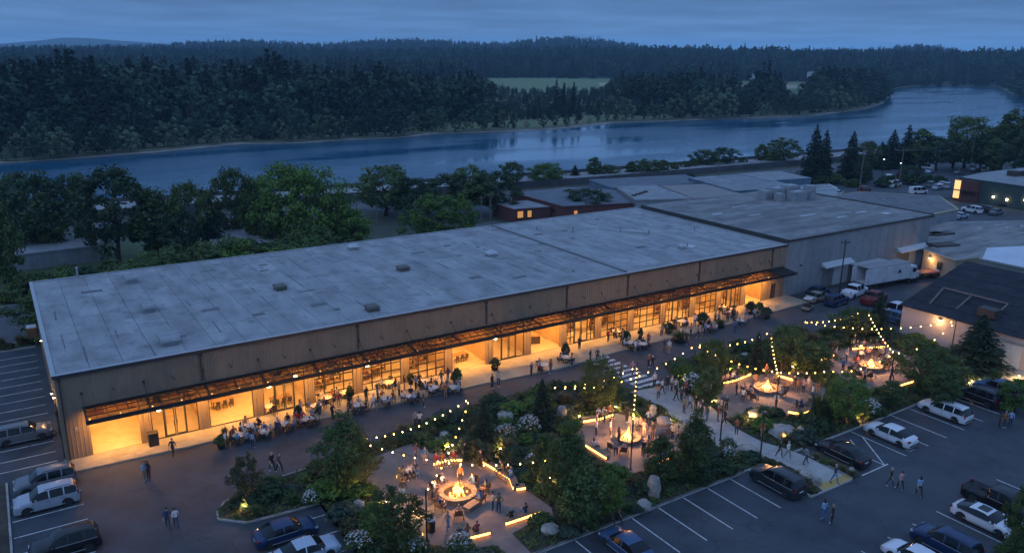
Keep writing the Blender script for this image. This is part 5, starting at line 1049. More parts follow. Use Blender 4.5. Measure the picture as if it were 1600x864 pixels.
def person_mesh(name, pose):
    """joints in metres, the figure faces -Y; tags: 0 skin 1 shirt 2 trousers 3 shoes"""
    J = {}; E = []
    def j(n, x, y, z, r, par=None, t=1):
        J[n] = ((x, y, z), r if isinstance(r, tuple) else (r, r), t)
        if par: E.append((par, n))
    sit = pose.startswith('sit'); hz = .50 if sit else .93; ly = {'sit': .02, 'sit_lean': -.10, 'sit_back': .10}.get(pose, 0.0); wk = 1 if pose.startswith('walk') else 0
    j('pelvis', 0, 0, hz, (.155, .11), None, 2); j('waist', 0, ly*.25, hz+.14, (.13, .10), 'pelvis', 1); j('chest', 0, ly*.7, hz+.34, (.165, .115), 'waist', 1); j('upper', 0, ly, hz+.47, (.15, .09), 'chest', 1)
    j('neck', 0, ly*1.1-.01, hz+.56, .052, 'upper', 0); j('head', 0, ly*1.2-.025, hz+.64, .075, 'neck', 0); j('crown', 0, ly*1.2-.02, hz+.735, .085, 'head', 0); j('top', 0, ly*1.2-.01, hz+.775, .06, 'crown', 0); j('nose', 0, ly*1.2-.115, hz+.66, .014, 'head', 0)
    for s, n in ((-1, 'l'), (1, 'r')):
        j('ear'+n, s*.088, ly*1.2-.01, hz+.68, .014, 'head', 0)
        j('hip'+n, s*.095, 0, hz-.05, .092, 'pelvis', 2)
        if sit:
            sp = .13 if pose != 'sit_back' else .10; j('knee'+n, s*sp, -.42, hz-.01, .064, 'hip'+n, 2); j('calf'+n, s*sp, -.45, hz-.2, .056, 'knee'+n, 2); j('ankle'+n, s*sp, -.44 if s > 0 else -.38, .09, .042, 'calf'+n, 2); j('toe'+n, s*sp*1.1, (-.44 if s > 0 else -.38)-.17, .04, .036, 'ankle'+n, 3)
        else:
            st = wk*s*.2; j('knee'+n, s*.10, -st*.9-.02*wk, .50, .066, 'hip'+n, 2); j('calf'+n, s*.10, -st*1.0+.03*wk, .32, .058, 'knee'+n, 2); j('ankle'+n, s*.10, -st*1.3+.06*wk*(1 if s < 0 else -.3), .09, .042, 'calf'+n, 2); j('toe'+n, s*.125, -st*1.3-.17, .04, .036, 'ankle'+n, 3)
        j('sh'+n, s*.185, ly, hz+.45, .062, 'upper', 1)
        if sit: el = (s*.25, ly-.12, hz+.22); wr = (s*.16, ly-.36, hz+.24) if pose != 'sit_back' else (s*.20, ly-.30, hz+.08)
        elif pose == 'stand_drink' and s > 0: el = (s*.26, -.08, hz+.2); wr = (s*.20, -.30, hz+.34)
        elif pose == 'stand_phone': el = (s*.25, -.10, hz+.2); wr = (s*.07, -.29, hz+.30)
        elif pose == 'stand_hips': el = (s*.36, .07, hz+.2); wr = (s*.20, -.03, hz+.06)
        else: el = (s*.25, .03-wk*s*-.10, hz+.18); wr = (s*.26, -.03-wk*s*-.20, hz-.06)
        j('el'+n, *el, .046, 'sh'+n, 1); j('wr'+n, *wr, .030, 'el'+n, 0 if pose in ('stand', 'walk', 'sit', 'stand_drink') else 1)
        d = Vector(wr)-Vector(el); d.normalize(); sd_ = d.cross(Vector((0, 1, .3))); sd_.normalize(); p = Vector(wr)+d*.07; j('palm'+n, *p, (.036, .020), 'wr'+n, 0)
        for k in range(4):
            o = sd_*(.030*(k-1.5)*.75); L = (.062, .075, .080, .064)[k]; b = p+d*.035+o; j('f%d%s' % (k, n), *b, .0105, 'palm'+n, 0); e = b+d*L*.8+Vector((0, -.02, -.012)); j('g%d%s' % (k, n), *e, .008, 'f%d%s' % (k, n), 0)
        b = p-d*.02+sd_*-.045*1; j('th'+n, *b, .012, 'palm'+n, 0); e = b+d*.045-sd_*.015; j('ti'+n, *e, .009, 'th'+n, 0)
    names = list(J); idx = {n: i for i, n in enumerate(names)}; me = bpy.data.meshes.new(name+'_frame'); me.from_pydata([J[n][0] for n in names], [(idx[a], idx[b]) for a, b in E], []); o = put(name, me)
    o.modifiers.new('skin', 'SKIN'); me.skin_vertices[0].data  # layer made by the modifier below
    sv = me.skin_vertices[0].data
    for n in names: sv[idx[n]].radius = J[n][1]; sv[idx[n]].use_root = (n == 'pelvis')
    ss = o.modifiers.new('sub', 'SUBSURF'); ss.levels = 1; ss.render_levels = 1
    dg = bpy.context.evaluated_depsgraph_get(); ev = o.evaluated_get(dg); m2 = bpy.data.meshes.new_from_object(ev); m2.name = name
    segs = [(np.array(J[a][0]), np.array(J[b][0]), J[b][2], (sum(J[a][1])+sum(J[b][1]))/4) for a, b in E]
    nf = len(m2.polygons); c = np.empty(nf*3); m2.polygons.foreach_get('center', c); c = c.reshape(-1, 3); best = np.full(nf, 9.); mi = np.zeros(nf, np.int32)
    for a, b, t, r in segs:
        ab_ = b-a; q = np.clip(((c-a)@ab_)/max(1e-9, ab_@ab_), 0, 1); d = np.linalg.norm(c-(a+q[:, None]*ab_), axis=1)-r*.8; k = d < best; best[k] = d[k]; mi[k] = t
    hip = hz+.02; mi[(c[:, 2] < hip) & (mi == 1) & (np.abs(c[:, 0]) < .19)] = 2; mi[(mi == 0) & (c[:, 2] < hz+.545) & (c[:, 2] > hz+.3) & (np.abs(c[:, 0]) < .13) & (c[:, 1] > ly-.14)] = 1
    m2.materials.clear()
    for m in (skin_c[0], CLM['white'], CLM['navy'], shoe): m2.materials.append(m)
    m2.polygons.foreach_set('material_index', mi); m2.polygons.foreach_set('use_smooth', [True]*nf); m2.update(); bpy.data.objects.remove(o); return m2, (0, ly*1.2-.015, hz+.70)
bpy.context.view_layer.update()
PM = {p: person_mesh('person_'+p, p) for p in ('stand', 'walk', 'stand_drink', 'stand_phone', 'stand_hips', 'sit', 'sit_lean', 'sit_back')}
def hair_mesh(long):
    vs = []; fs = []; n1, n2 = 6, 12
    for i in range(n1+1):
        t = i/n1*(1.75 if not long else 1.9)
        for k in range(n2):
            a = 2*math.pi*k/n2; fr = math.sin(a) < -.35; tt = min(t, 1.05) if fr else t; r = .103*math.sin(tt)**.9 if tt < 1.57 else .103
            z = .115*math.cos(tt)+(-.16*(i/n1)**2 if long and not fr else 0); vs.append((math.cos(a)*r*.92, math.sin(a)*r*1.05+.012, z+.015))
    for i in range(n1):
        for k in range(n2): fs.append((i*n2+k, (i+1)*n2+k, (i+1)*n2+(k+1) % n2, i*n2+(k+1) % n2))
    return MB().add(vs, fs).mesh('hair', hair_c['dark hair'], True)
HM = [hair_mesh(False), hair_mesh(True)]
rp_ = random.Random(21); NP = 0; USED = {}
def person(pose, p, rz, where, top=None, bot=None, hair=None, group=None, h=None):
    """facing angle rz: 0 looks to -Y"""
    global NP
    NP += 1; top = top or rp_.choice(['white', 'cream', 'black', 'charcoal', 'navy', 'light blue', 'pink', 'tan', 'white', 'grey', 'rust', 'black', 'olive', 'red', 'blue']); bot = bot or rp_.choice(['navy', 'black', 'charcoal', 'blue', 'tan', 'black']); hair = hair or rp_.choice(['dark hair', 'dark hair', 'brown hair', 'fair hair', 'brown hair', 'grey hair'])
    me, hp = PM[pose]; s = h or rp_.uniform(.97, 1.06); o = put('person', me, None, p, rz, s*1.04)
    for i, m in enumerate((rp_.choice(skin_c[:2]+skin_c[:1]+skin_c), CLM[top], CLM[bot], rp_.choice([shoe, shoe_w]))): o.material_slots[i].link = 'OBJECT'; o.material_slots[i].material = m
    lg = rp_.random() < .45; hh = put('hair', HM[lg], o, hp); hh.material_slots[0].link = 'OBJECT'; hh.material_slots[0].material = hair_c[hair]
    verb = {'sit': 'seated', 'sit_lean': 'leaning forward seated', 'sit_back': 'sitting back', 'stand': 'standing', 'walk': 'walking', 'stand_drink': 'standing with one hand raised', 'stand_phone': 'standing with both hands in front', 'stand_hips': 'standing hands on hips'}[pose]
    lb = 'person in %s top and %s trousers, %s' % (top, bot, where)
    if len(lb.split()) > 16: lb = 'person in %s top, %s' % (top, where)
    if len(lb.split()) > 16: lb = 'person ' + where
    return tag(o, lb, 'person', group)
# ---------------------------------------------------------------- tables and chairs
cloth_w = mat('table_white', (.60, .57, .52), .6, .05, 4); chair_m = mat('chair_dark', (.035, .028, .024), .6, .2, 5); plate_m = mat('tableware', (.6, .58, .55), .3)
tt = MB(); tt.lathe([(.56, 0), (.58, .015), (.58, .035), (.55, .04)], 20, (0, 0, .70)); TT = tt.mesh('table_top', cloth_w)
tl = MB(); tl.lathe([(.26, 0), (.26, .02), (.04, .06), (.035, .70)], 12); TL = tl.mesh('pedestal', steel)
ware = MB()
for k in range(5): a = k*1.257+.3; ware.lathe([(.10, 0), (.12, .012)], 8, (math.cos(a)*.38, math.sin(a)*.38, .742)); ware.lathe([(.025, 0), (.035, .12)], 6, (math.cos(a+.5)*.3, math.sin(a+.5)*.3, .742))
WARE = ware.mesh('tableware', plate_m)
cs = MB(); cs.box((0, 0, .44), (.42, .42, .04)); CS = cs.mesh('seat', chair_m); cb_ = MB(); cb_.box((0, .20, .70), (.40, .03, .30)); CBK = cb_.mesh('backrest', chair_m)
CLG = []
for sx_ in (-1, 1):
    for sy_ in (-1, 1): q = MB(); q.box((sx_*.19, sy_*.19, .21 if sy_ < 0 else .35), (.035, .035, .42 if sy_ < 0 else .70)); CLG.append(q.mesh('leg', chair_m))
ZG = .16
def chair(p, rz, label, group='cafe chairs'):
    o = empty('chair', p, rz); put('seat', CS, o); put('backrest', CBK, o)
    for m in CLG: put('leg', m, o)
    return tag(o, label, 'chair', group)
tdone = 0
def ground_z(x, y):
    if y > float(np.interp(x, fx, fy)) and -.2 < x < 99: return .155
    return .0 if not hard(x, y, 0) else .145
def dining(px, py, n, rot=0.0, long=False):
    global tdone
    w_ = WORDS[tdone]; tdone += 1; x, y, _ = G(px, py); z = ground_z(x, y)
    t = empty('cafe_table', (x, y, z), rot); put('table_top', TT, t); put('pedestal', TL, t); tag(t, 'round white cafe table, %s along the shop front counting from the left' % w_, 'table', 'round cafe tables')
    tag(put('tableware', WARE, None, (x, y, z), rot), 'plates and cups on the %s cafe table from the left' % w_, 'tableware', 'plates and cups on the cafe tables')
    sides = ['far side', 'left side', 'near side', 'right side', 'corner']
    for k in range(n):
        a = rot+math.pi/2+k*2*math.pi/max(n, 3); r = .86; cx_, cy_ = x+math.cos(a)*r, y+math.sin(a)*r; zc = z if abs(ground_z(cx_, cy_)-z) < .01 else ground_z(cx_, cy_); face = a-math.pi/2
        dirn = ['right', 'far right', 'far', 'far left', 'left', 'near left', 'near', 'near right'][int(round((a % 6.283)/(math.pi/4))) % 8]
        chair((cx_+math.cos(a)*.05, cy_+math.sin(a)*.05, zc), face, 'dark cafe chair, %s place at the %s cafe table from the left' % (dirn, w_))
        person(rp_.choice(['sit', 'sit_lean', 'sit', 'sit_back']), (cx_, cy_, zc-.02), face, '%s seat, %s cafe table' % (dirn, w_), group=None)
for args in ((374, 690, 5), (392, 676, 4), (412, 684, 5), (447, 672, 5), (482, 664, 5), (422, 646, 3), (511, 632, 4), (559, 644, 5), (602, 633, 4), (608, 608, 3), (643, 628, 4), (662, 606, 3), (677, 616, 4), (708, 614, 4), (495, 645, 3), (540, 624, 3), (848, 580, 2), (884, 568, 3), (985, 545, 4), (1004, 545, 3), (963, 527, 3), (1044, 521, 3), (1066, 511, 3), (1109, 518, 4), (1140, 497, 4), (1156, 508, 3), (1192, 496, 3), (1128, 488, 2)): dining(*args, rot=rp_.uniform(0, 1.5))
# people on foot: (px of feet, py of feet, pose, facing, top, bottom, where)
def at(px, py): x, y, _ = G(px, py, .0); return (x, y, ground_z(x, y))
WALK = [(226, 750, 'stand_phone', .6, 'light blue', 'tan', 'left of the pair in front of the first open bay'), (233, 749, 'stand', -.9, 'black', 'black', 'right of the pair in front of the first open bay'), (271, 712, 'walk', 2.6, 'black', 'black', 'alone at the apron step by the first double doors'),
 (263, 825, 'walk', 3.0, 'navy', 'charcoal', 'left of the pair crossing the lot at the lower left'), (276, 824, 'walk', 3.1, 'white', 'navy', 'right of the pair crossing the lot at the lower left'), (426, 736, 'walk', .3, 'black', 'black', 'left of the dark pair on the road above the small floodlit tree'), (437, 737, 'walk', .5, 'charcoal', 'black', 'right of the dark pair on the road above the small floodlit tree'),
 (649, 668, 'stand', .2, 'grey', 'charcoal', 'with a child seat, left of the person with the pale top on the road'), (656, 668, 'stand_phone', 2.8, 'white', 'black', 'on the road just above the start of the lights'), (769, 607, 'stand', .4, 'black', 'black', 'left of the pair by the ninth bay'), (779, 604, 'stand_drink', -.6, 'cream', 'charcoal', 'right of the pair by the ninth bay'),
 (353, 700, 'stand', 1.2, 'white', 'tan', 'by the planter left of the first table'), (830, 588, 'stand_hips', 1.4, 'navy', 'black', 'left of the lone table on the road'), (922, 566, 'stand', .5, 'black', 'charcoal', 'left of the two at the top of the crosswalk'), (933, 565, 'stand', -.4, 'charcoal', 'black', 'right of the two at the top of the crosswalk'), (905, 548, 'stand_drink', 0, 'navy', 'black', 'in front of the glazed doors above the crosswalk'),
 (1013, 574, 'stand_phone', .4, 'rust', 'black', 'left of the pair on the road right of the crosswalk'), (1019, 577, 'walk', -.6, 'black', 'navy', 'right of the pair on the road right of the crosswalk'), (1037, 551, 'stand', .6, 'black', 'charcoal', 'left of the pair close to the fourteenth bay'), (1045, 551, 'stand', -.7, 'white', 'tan', 'right of the pair close to the fourteenth bay'), (1063, 530, 'stand_drink', .9, 'white', 'cream', 'by the planters at the fourteenth bay'), (1072, 538, 'stand', -.5, 'charcoal', 'charcoal', 'by the long grass planter'), (1079, 524, 'stand_hips', .2, 'pink', 'black', 'between the planters and the next tables'), (1148, 520, 'walk', 1.8, 'blue', 'navy', 'striding past the last group of tables'), (1117, 505, 'stand', .1, 'tan', 'black', 'between two of the right hand tables'),
 (559, 0, '', 0, '', '', ''), (520, 655, 'stand_drink', .5, 'black', 'black', 'behind the tables at the garage doors'), (573, 630, 'stand', .3, 'black', 'charcoal', 'in dark clothes by the second garage door'), (662, 636, 'stand', 1.0, 'charcoal', 'black', 'in dark clothes beside the tables at the third garage door'), (1022, 607, 'stand_hips', 0, 'white', 'black', 'alone at the foot of the crosswalk'),
 (1034, 617, 'walk', .8, 'white', 'black', 'leftmost of the group entering the path'), (1042, 612, 'stand_drink', -.6, 'black', 'charcoal', 'second of the group entering the path'), (1049, 613, 'stand', .3, 'white', 'navy', 'third of the group entering the path, larger and pale'), (1055, 616, 'stand', -.8, 'cream', 'black', 'fourth of the group entering the path'), (1056, 628, 'walk', 1.0, 'black', 'black', 'wide striding left of two on the path'), (1064, 630, 'walk', -1.0, 'charcoal', 'black', 'wide striding right of two on the path'), (1077, 642, 'walk', .5, 'white', 'navy', 'left of the two further down the path'), (1086, 644, 'stand', -.5, 'black', 'black', 'right of the two further down the path'),
 (1121, 660, 'stand', .8, 'red', 'charcoal', 'left of the trio at the fork of the path'), (1127, 648, 'stand_drink', .2, 'cream', 'black', 'middle of the trio at the fork of the path'), (1134, 645, 'stand', -.7, 'black', 'black', 'right of the trio at the fork of the path'), (1131, 666, 'walk', 1.2, 'black', 'black', 'in black just below the trio on the path'), (1217, 717, 'walk', .2, 'black', 'black', 'left of the couple walking on the lower path'), (1230, 719, 'walk', 0, 'white', 'grey', 'right of the couple walking on the lower path'), (1258, 727, 'walk', 1.2, 'grey', 'charcoal', 'alone on the lower path'), (1303, 757, 'walk', .2, 'navy', 'blue', 'on the yellow strip at the mouth of the path'), (1190, 684, 'stand', 0, 'red', 'tan', 'small, at the right edge of the path by the pole'),
 (1390, 760, 'walk', .3, 'black', 'charcoal', 'leftmost of the three crossing the main lot'), (1406, 765, 'walk', 2.8, 'pink', 'black', 'middle of the three crossing the main lot'), (1435, 775, 'walk', 2.6, 'light blue', 'black', 'rightmost of the three crossing the main lot'), (1286, 812, 'stand', 2.9, 'light blue', 'blue', 'left of the couple standing in the main lot'), (1299, 818, 'stand', -2.8, 'black', 'black', 'right of the couple standing in the main lot'), (1561, 667, 'stand', .4, 'charcoal', 'black', 'leftmost of the three behind the dark parked cars'), (1568, 668, 'stand', -.6, 'rust', 'charcoal', 'middle of the three behind the dark parked cars'), (1577, 667, 'stand', 2, 'light blue', 'navy', 'rightmost of the three behind the dark parked cars'),
 (955, 821, 'walk', .4, 'navy', 'black', 'left of the couple at the lot kerb'), (966, 817, 'walk', .6, 'rust', 'black', 'right of the couple at the lot kerb'),
 (719, 757, 'stand', 0, 'rust', 'black', 'beyond the first fire pit facing the flames'), (751, 733, 'stand', -1.4, 'black', 'black', 'in dark clothes at the end of the long lit bench'), (726, 722, 'stand', .4, 'black', 'charcoal', 'behind the first fire pit by the short bench'),
 (953, 684, 'stand', .9, 'white', 'black', 'in a white shirt left of the second fire pit'), (932, 672, 'stand', 1.0, 'pink', 'navy', 'upper of the two near the left bench of the second pit'), (931, 684, 'stand', 1.2, 'white', 'black', 'lower of the two near the left bench of the second pit'), (979, 662, 'stand', 0, 'black', 'black', 'behind the second fire pit'), (966, 697, 'stand_drink', 1.5, 'charcoal', 'black', 'directly left of the second fire flames'), (1006, 684, 'stand', -1.0, 'pink', 'cream', 'left of the two right of the second fire'), (1019, 688, 'stand', -1.3, 'black', 'charcoal', 'right of the two right of the second fire'),
 (1240, 612, 'stand', -1.2, 'black', 'black', 'leftmost standing right of the third fire'), (1247, 616, 'stand', -1.0, 'rust', 'charcoal', 'second standing right of the third fire'), (1254, 617, 'stand_drink', -1.4, 'pink', 'black', 'third standing right of the third fire'), (1262, 614, 'stand', -1.6, 'cream', 'tan', 'rightmost standing right of the third fire'), (1196, 592, 'stand', 0, 'rust', 'black', 'directly behind the third fire'), (1151, 597, 'stand', 1.2, 'charcoal', 'black', 'at the end of the third plaza bench'),
 (1305, 564, 'stand', .8, 'cream', 'black', 'by the upper left bench of the fourth plaza'), (1333, 545, 'stand', .2, 'black', 'black', 'behind the fourth plaza in dark clothes'), (1400, 583, 'stand', -1.2, 'grey', 'charcoal', 'beside the pole of the fourth plaza')]
for q in WALK:
    if q[2]: person(q[2], at(q[0], q[1]), q[3], q[6], q[4], q[5])
spots_ = [(395, 700), (436, 682), (464, 668), (470, 652), (500, 650), (530, 640), (548, 652), (584, 640), (590, 622), (624, 622), (632, 612), (650, 612), (690, 604), (696, 622), (700, 600), (860, 584), (893, 572), (972, 540), (992, 552), (1033, 528), (1053, 518), (1085, 512), (1090, 528), (1100, 524), (1122, 508), (1136, 506), (1146, 494), (1165, 500), (1178, 500), (1190, 505), (1013, 540), (950, 536)]
for i, (x, y) in enumerate(spots_): person(['stand', 'stand_drink', 'walk', 'stand_phone', 'stand_hips'][i % 5], at(x, y), rp_.uniform(-3, 3), 'on foot among the tables, %s such from the left' % (WORDS+['thirty-first', 'thirty-second'])[sorted(spots_).index((x, y))])
sp2 = [(650, 720, 'first plaza'), (664, 728, 'first plaza'), (770, 800, 'first plaza'), (779, 804, 'first plaza'), (700, 832, 'first plaza'), (630, 782, 'first plaza'), (944, 664, 'second plaza'), (1012, 668, 'second plaza'), (1050, 690, 'second plaza'), (1058, 694, 'second plaza'), (962, 716, 'second plaza'), (1004, 716, 'second plaza'), (1160, 632, 'third plaza'), (1150, 622, 'third plaza'), (1212, 640, 'third plaza'), (1268, 628, 'third plaza'), (1276, 622, 'third plaza'), (1316, 584, 'fourth plaza'), (1322, 566, 'fourth plaza'), (1392, 596, 'fourth plaza'), (1412, 572, 'fourth plaza'), (1350, 600, 'fourth plaza'), (1028, 626, 'upper path'), (1068, 648, 'upper path'), (1096, 652, 'upper path'), (1104, 660, 'upper path'), (1072, 622, 'upper path'), (1150, 682, 'upper path'), (970, 590, 'crosswalk'), (988, 586, 'crosswalk')]
for i, (x, y, w_) in enumerate(sp2):
    k = sorted(q for q in sp2 if q[2] == w_).index((x, y, w_)); person(['stand', 'stand_drink', 'stand_phone', 'stand_hips', 'walk'][i % 5], at(x, y), rp_.uniform(-3, 3), '%s standing loosely on the %s from the left' % (WORDS[k], w_))
# ---------------------------------------------------------------- fire pits
pit_stone = mat('pit_stone', (.17, .13, .105), .8, .15, 2, bump=.3); ember = emit('embers', (1, .25, .04), 6)
fl = bpy.data.materials.new('flame'); fl.use_nodes = True; MATS['flame'] = fl; nn = fl.node_tree.nodes; ll = fl.node_tree.links
tcn = nn.new('ShaderNodeTexCoord'); sxn = nn.new('ShaderNodeSeparateXYZ'); rmn = nn.new('ShaderNodeValToRGB'); ll.new(tcn.outputs['Generated'], sxn.inputs[0]); ll.new(sxn.outputs['Z'], rmn.inputs[0])
rmn.color_ramp.elements[0].color = (1, .50, .10, 1); rmn.color_ramp.elements[1].color = (1, .19, .02, 1); fb = nn['Principled BSDF']; fb.inputs['Base Color'].default_value = (0, 0, 0, 1); ll.new(rmn.outputs[0], fb.inputs['Emission Color']); fb.inputs['Emission Strength'].default_value = 9
def fire_pit(px, py, rad, label, seat_specs, w_):
    x, y, _ = G(px, py); z = .145; r = empty('fire_pit', (x, y, z)); tag(r, label, 'fire pit', 'round fire pits')
    n = 20
    for k in range(n):
        a0, a1 = 2*math.pi*k/n+.012, 2*math.pi*(k+1)/n-.012; MB().prism([(math.cos(a)*q, math.sin(a)*q) for a, q in ((a0, rad), (a1, rad), (a1, rad-.42), (a0, rad-.42))], 0, .46+.006*(k % 3)).build('coping_stone', pit_stone, r)
    MB().lathe([(rad-.43, 0), (rad-.43, .22)], 20).build('bowl', steel, r)
    m_ = MB(); rq = random.Random(px)
    for k in range(26): a, q = rq.random()*6.28, rq.random()*(rad-.6); m_.box((math.cos(a)*q, math.sin(a)*q, .25), (.14, .12, .08), rz=a)
    tag(m_.build('embers', ember, r), kind='stuff')
    lg = MB()
    for k in range(5): a = k*1.3; lg.tube([(math.cos(a)*.5, math.sin(a)*.5, .24), (-math.cos(a)*.1, -math.sin(a)*.1, .55)], .07, 6)
    lg.build('logs', bark, r)
    m_ = MB()
    for k in range(13):
        a, q = rq.random()*6.28, rq.random()**.6*.42; hh = 1.35*(1-q*1.15)*rq.uniform(.7, 1.1); bx_, by_ = math.cos(a)*q, math.sin(a)*q; lx, ly_ = rq.uniform(-.1, .1), rq.uniform(-.1, .1); rr_ = rq.uniform(.10, .17)
        m_.tube([(bx_, by_, .24), (bx_*.9+lx*.4, by_*.9+ly_*.4, .24+hh*.3), (bx_*.5-lx*.3, by_*.5+ly_, .24+hh*.65), (bx_*.3+lx, by_*.3, .24+hh)], [rr_*.7, rr_, rr_*.55, .008], 7)
    m_.build('flame', fl, r)
    ld = bpy.data.lights.new('fire_light', 'POINT'); ld.energy = 1400; ld.color = (1, .42, .13); ld.shadow_soft_size = .3; lo = bpy.data.objects.new('fire_light', ld); link(lo, r, (0, 0, 1.7))
    for i, (sx_, sy_, ps) in enumerate(seat_specs):
        q = G(sx_, sy_); a = math.atan2(y-q[1], x-q[0])+math.pi/2
        o = empty('lounge_chair', (q[0], q[1], .145), a); 
        for nm, me in AD: put(nm, me, o)
        pos = 'left' if sx_ < px-12 else ('right' if sx_ > px+12 else ('far' if sy_ < py else 'near')); pos += ' and beyond' if (sy_ < py-8 and pos in ('left', 'right')) else (' and nearer' if (sy_ > py+8 and pos in ('left', 'right')) else '')
        tag(o, 'low slatted lounge chair at the %s fire pit, %s clockwise, %s' % (w_, WORDS[i], pos), 'chair', 'lounge chairs round the fire pits')
        if ps: person(ps, (q[0], q[1], .10), a, '%s lounge chair, %s fire pit' % (WORDS[i], w_))
am = mat('lounge_wood', (.085, .05, .035), .65, .2, 4)
AD = []
for k in range(4): q = MB(); q.box((-.24+.16*k, -.05, .36), (.14, .5, .03)); AD.append(('seat_slat', q.mesh('seat_slat', am)))
for k in range(4): q = MB(); q.add([(-.31+.16*k, .2, .34), (-.17+.16*k, .2, .34), (-.17+.16*k, .42, .95), (-.31+.16*k, .42, .95), (-.31+.16*k, .23, .34), (-.17+.16*k, .23, .34), (-.17+.16*k, .45, .95), (-.31+.16*k, .45, .95)], [(0, 1, 2, 3), (7, 6, 5, 4), (0, 3, 7, 4), (1, 5, 6, 2), (3, 2, 6, 7)]); AD.append(('back_slat', q.mesh('back_slat', am)))
for s_ in (-1, 1): q = MB(); q.box((s_*.37, -.02, .56), (.12, .6, .03)); q.box((s_*.37, -.26, .28), (.05, .07, .56)); q.box((s_*.37, .2, .28), (.05, .07, .56)); AD.append(('arm', q.mesh('arm', am)))
fire_pit(715, 776, 1.65, 'largest and nearest round stone fire pit with tall flames', [(740, 762, 'sit_lean'), (759, 772, 'sit'), (752, 787, 'sit_lean'), (717, 812, 'sit'), (688, 800, 'sit'), (676, 786, 'sit_lean'), (679, 772, 'sit'), (645, 795, 'sit_back'), (691, 762, 'sit')], 'first')
fire_pit(981, 690, 1.25, 'second round fire pit from the left, behind the string light pole', [(1012, 702, 'sit'), (1040, 684, None), (1030, 710, 'sit_lean'), (975, 712, 'sit'), (956, 706, None), (1000, 672, 'sit')], 'second')
fire_pit(1197, 612, 1.45, 'third round fire pit from the left in the middle of its plaza', [(1163, 617, 'sit'), (1170, 622, 'sit_lean'), (1182, 601, None), (1212, 600, 'sit'), (1226, 610, None), (1222, 622, 'sit_lean'), (1178, 628, None)], 'third')
fire_pit(1360, 577, 1.35, 'fourth and farthest fire pit near the workshop', [(1338, 572, 'sit'), (1344, 562, 'sit_lean'), (1355, 558, 'sit'), (1366, 557, 'sit_lean'), (1377, 560, 'sit'), (1386, 567, 'sit'), (1385, 580, 'sit'), (1330, 585, 'sit'), (1342, 592, 'sit_lean'), (1358, 594, 'sit')], 'fourth')
# ---------------------------------------------------------------- benches with light strips underneath
led = emit('light_strip', (1, .52, .12), 5); seat_m = mat('bench_timber', (.20, .13, .08), .6, .2, 3, stretch=(1, 1, 1)); base_m = mat('bench_base', (.26, .22, .18), .85, .15, 2)
nb_ = 0
def bench(pts, label, w=.62, side_=-1, people=(), where='', facing=None):
    """pts in picture pixels; the strip glows along the side_ edge of the seat"""
    global nb_
    P = [G(a, b) for a, b in pts]; r = empty('lit_bench', (P[0][0], P[0][1], .1)); tag(r, label, 'bench', 'plaza benches with a lit strip under the seat'); o0 = Vector((P[0][0], P[0][1]))
    for a, b in zip(P, P[1:]):
        A, Bv = Vector(a[:2])-o0, Vector(b[:2])-o0; d = Bv-A; L = d.length; d.normalize(); n = Vector((-d.y, d.x)); k = max(1, round(L/1.2))
        MB().prism([tuple(A+n*-w*.32), tuple(Bv+n*-w*.32), tuple(Bv+n*w*.32), tuple(A+n*w*.32)], 0, .36).build('base', base_m, r)
        for i in range(k):
            a0, a1 = A+d*(L*i/k+.015), A+d*(L*(i+1)/k-.015)
            MB().prism([tuple(a0-n*w/2), tuple(a1-n*w/2), tuple(a1+n*w/2), tuple(a0+n*w/2)], .40, .47).build('seat_plank', seat_m, r)
        e0, e1 = n*side_*w*.34, n*side_*(w*.34+.05); MB().prism([tuple(A+e0), tuple(Bv+e0), tuple(Bv+e1), tuple(A+e1)], .16, .37).build('light_strip', led, r)
    for i, (t, ps, sd) in enumerate(people):
        A, Bv = P[0], P[-1]; q = (A[0]+(Bv[0]-A[0])*t, A[1]+(Bv[1]-A[1])*t); ang = math.atan2(Bv[1]-A[1], Bv[0]-A[0])+(0 if sd > 0 else math.pi)+math.pi*0
        fd = Vector((Bv[0]-A[0], Bv[1]-A[1])).normalized(); nn_ = Vector((-fd.y, fd.x))*sd; fa = math.atan2(nn_.y, nn_.x)+math.pi/2
        person(ps, (q[0]+nn_.x*.12, q[1]+nn_.y*.12, .12), fa, '%s on %s' % (WORDS[i], where))
    return r
bench([(758, 726), (800, 752), (806, 768), (820, 766)], 'long angled timber bench with a glowing strip, right of the first fire pit', side_=-1, people=[(.42, 'sit', -1), (.5, 'sit_lean', -1), (.58, 'sit', -1), (.68, 'sit', -1)], where='long angled bench, first plaza')
bench([(788, 822), (842, 804)], 'straight glowing bench at the lower right of the first plaza', side_=-1, people=[(.22, 'sit', 1), (.62, 'sit', 1)], where='lower right bench, first plaza')
bench([(716, 848), (764, 836)], 'glowing bench at the near edge of the first plaza among grasses', side_=-1, people=[(.05, 'sit', 1), (.32, 'sit', 1), (.62, 'sit', 1)], where='near edge bench, first plaza')
bench([(676, 729), (700, 722), (722, 722)], 'short bent glowing bench beyond the first fire pit', side_=-1, people=[(.1, 'sit', -1), (.3, 'sit_lean', -1), (.5, 'sit', -1), (.7, 'sit', -1)], where='bent bench beyond first fire')
bench([(622, 752), (652, 742)], 'glowing bench at the upper left of the first plaza', side_=1, people=[(.05, 'sit', -1), (.25, 'sit', -1), (.45, 'sit_lean', -1), (.65, 'sit', -1), (.85, 'sit', -1)], where='upper left bench, first plaza')
bench([(640, 812), (656, 842)], 'glowing bench beside the bushes on the left of the first plaza', side_=1)
bench([(918, 700), (950, 720)], 'glowing bench at the lower left of the second plaza with a recliner beside it', side_=-1, people=[(.3, 'sit_back', 1)], where='lower left bench, second plaza')
bench([(1020, 728), (1060, 712)], 'glowing bench at the lower right of the second plaza', side_=-1, people=[(.2, 'sit', 1), (.5, 'sit', 1)], where='lower right bench, second plaza')
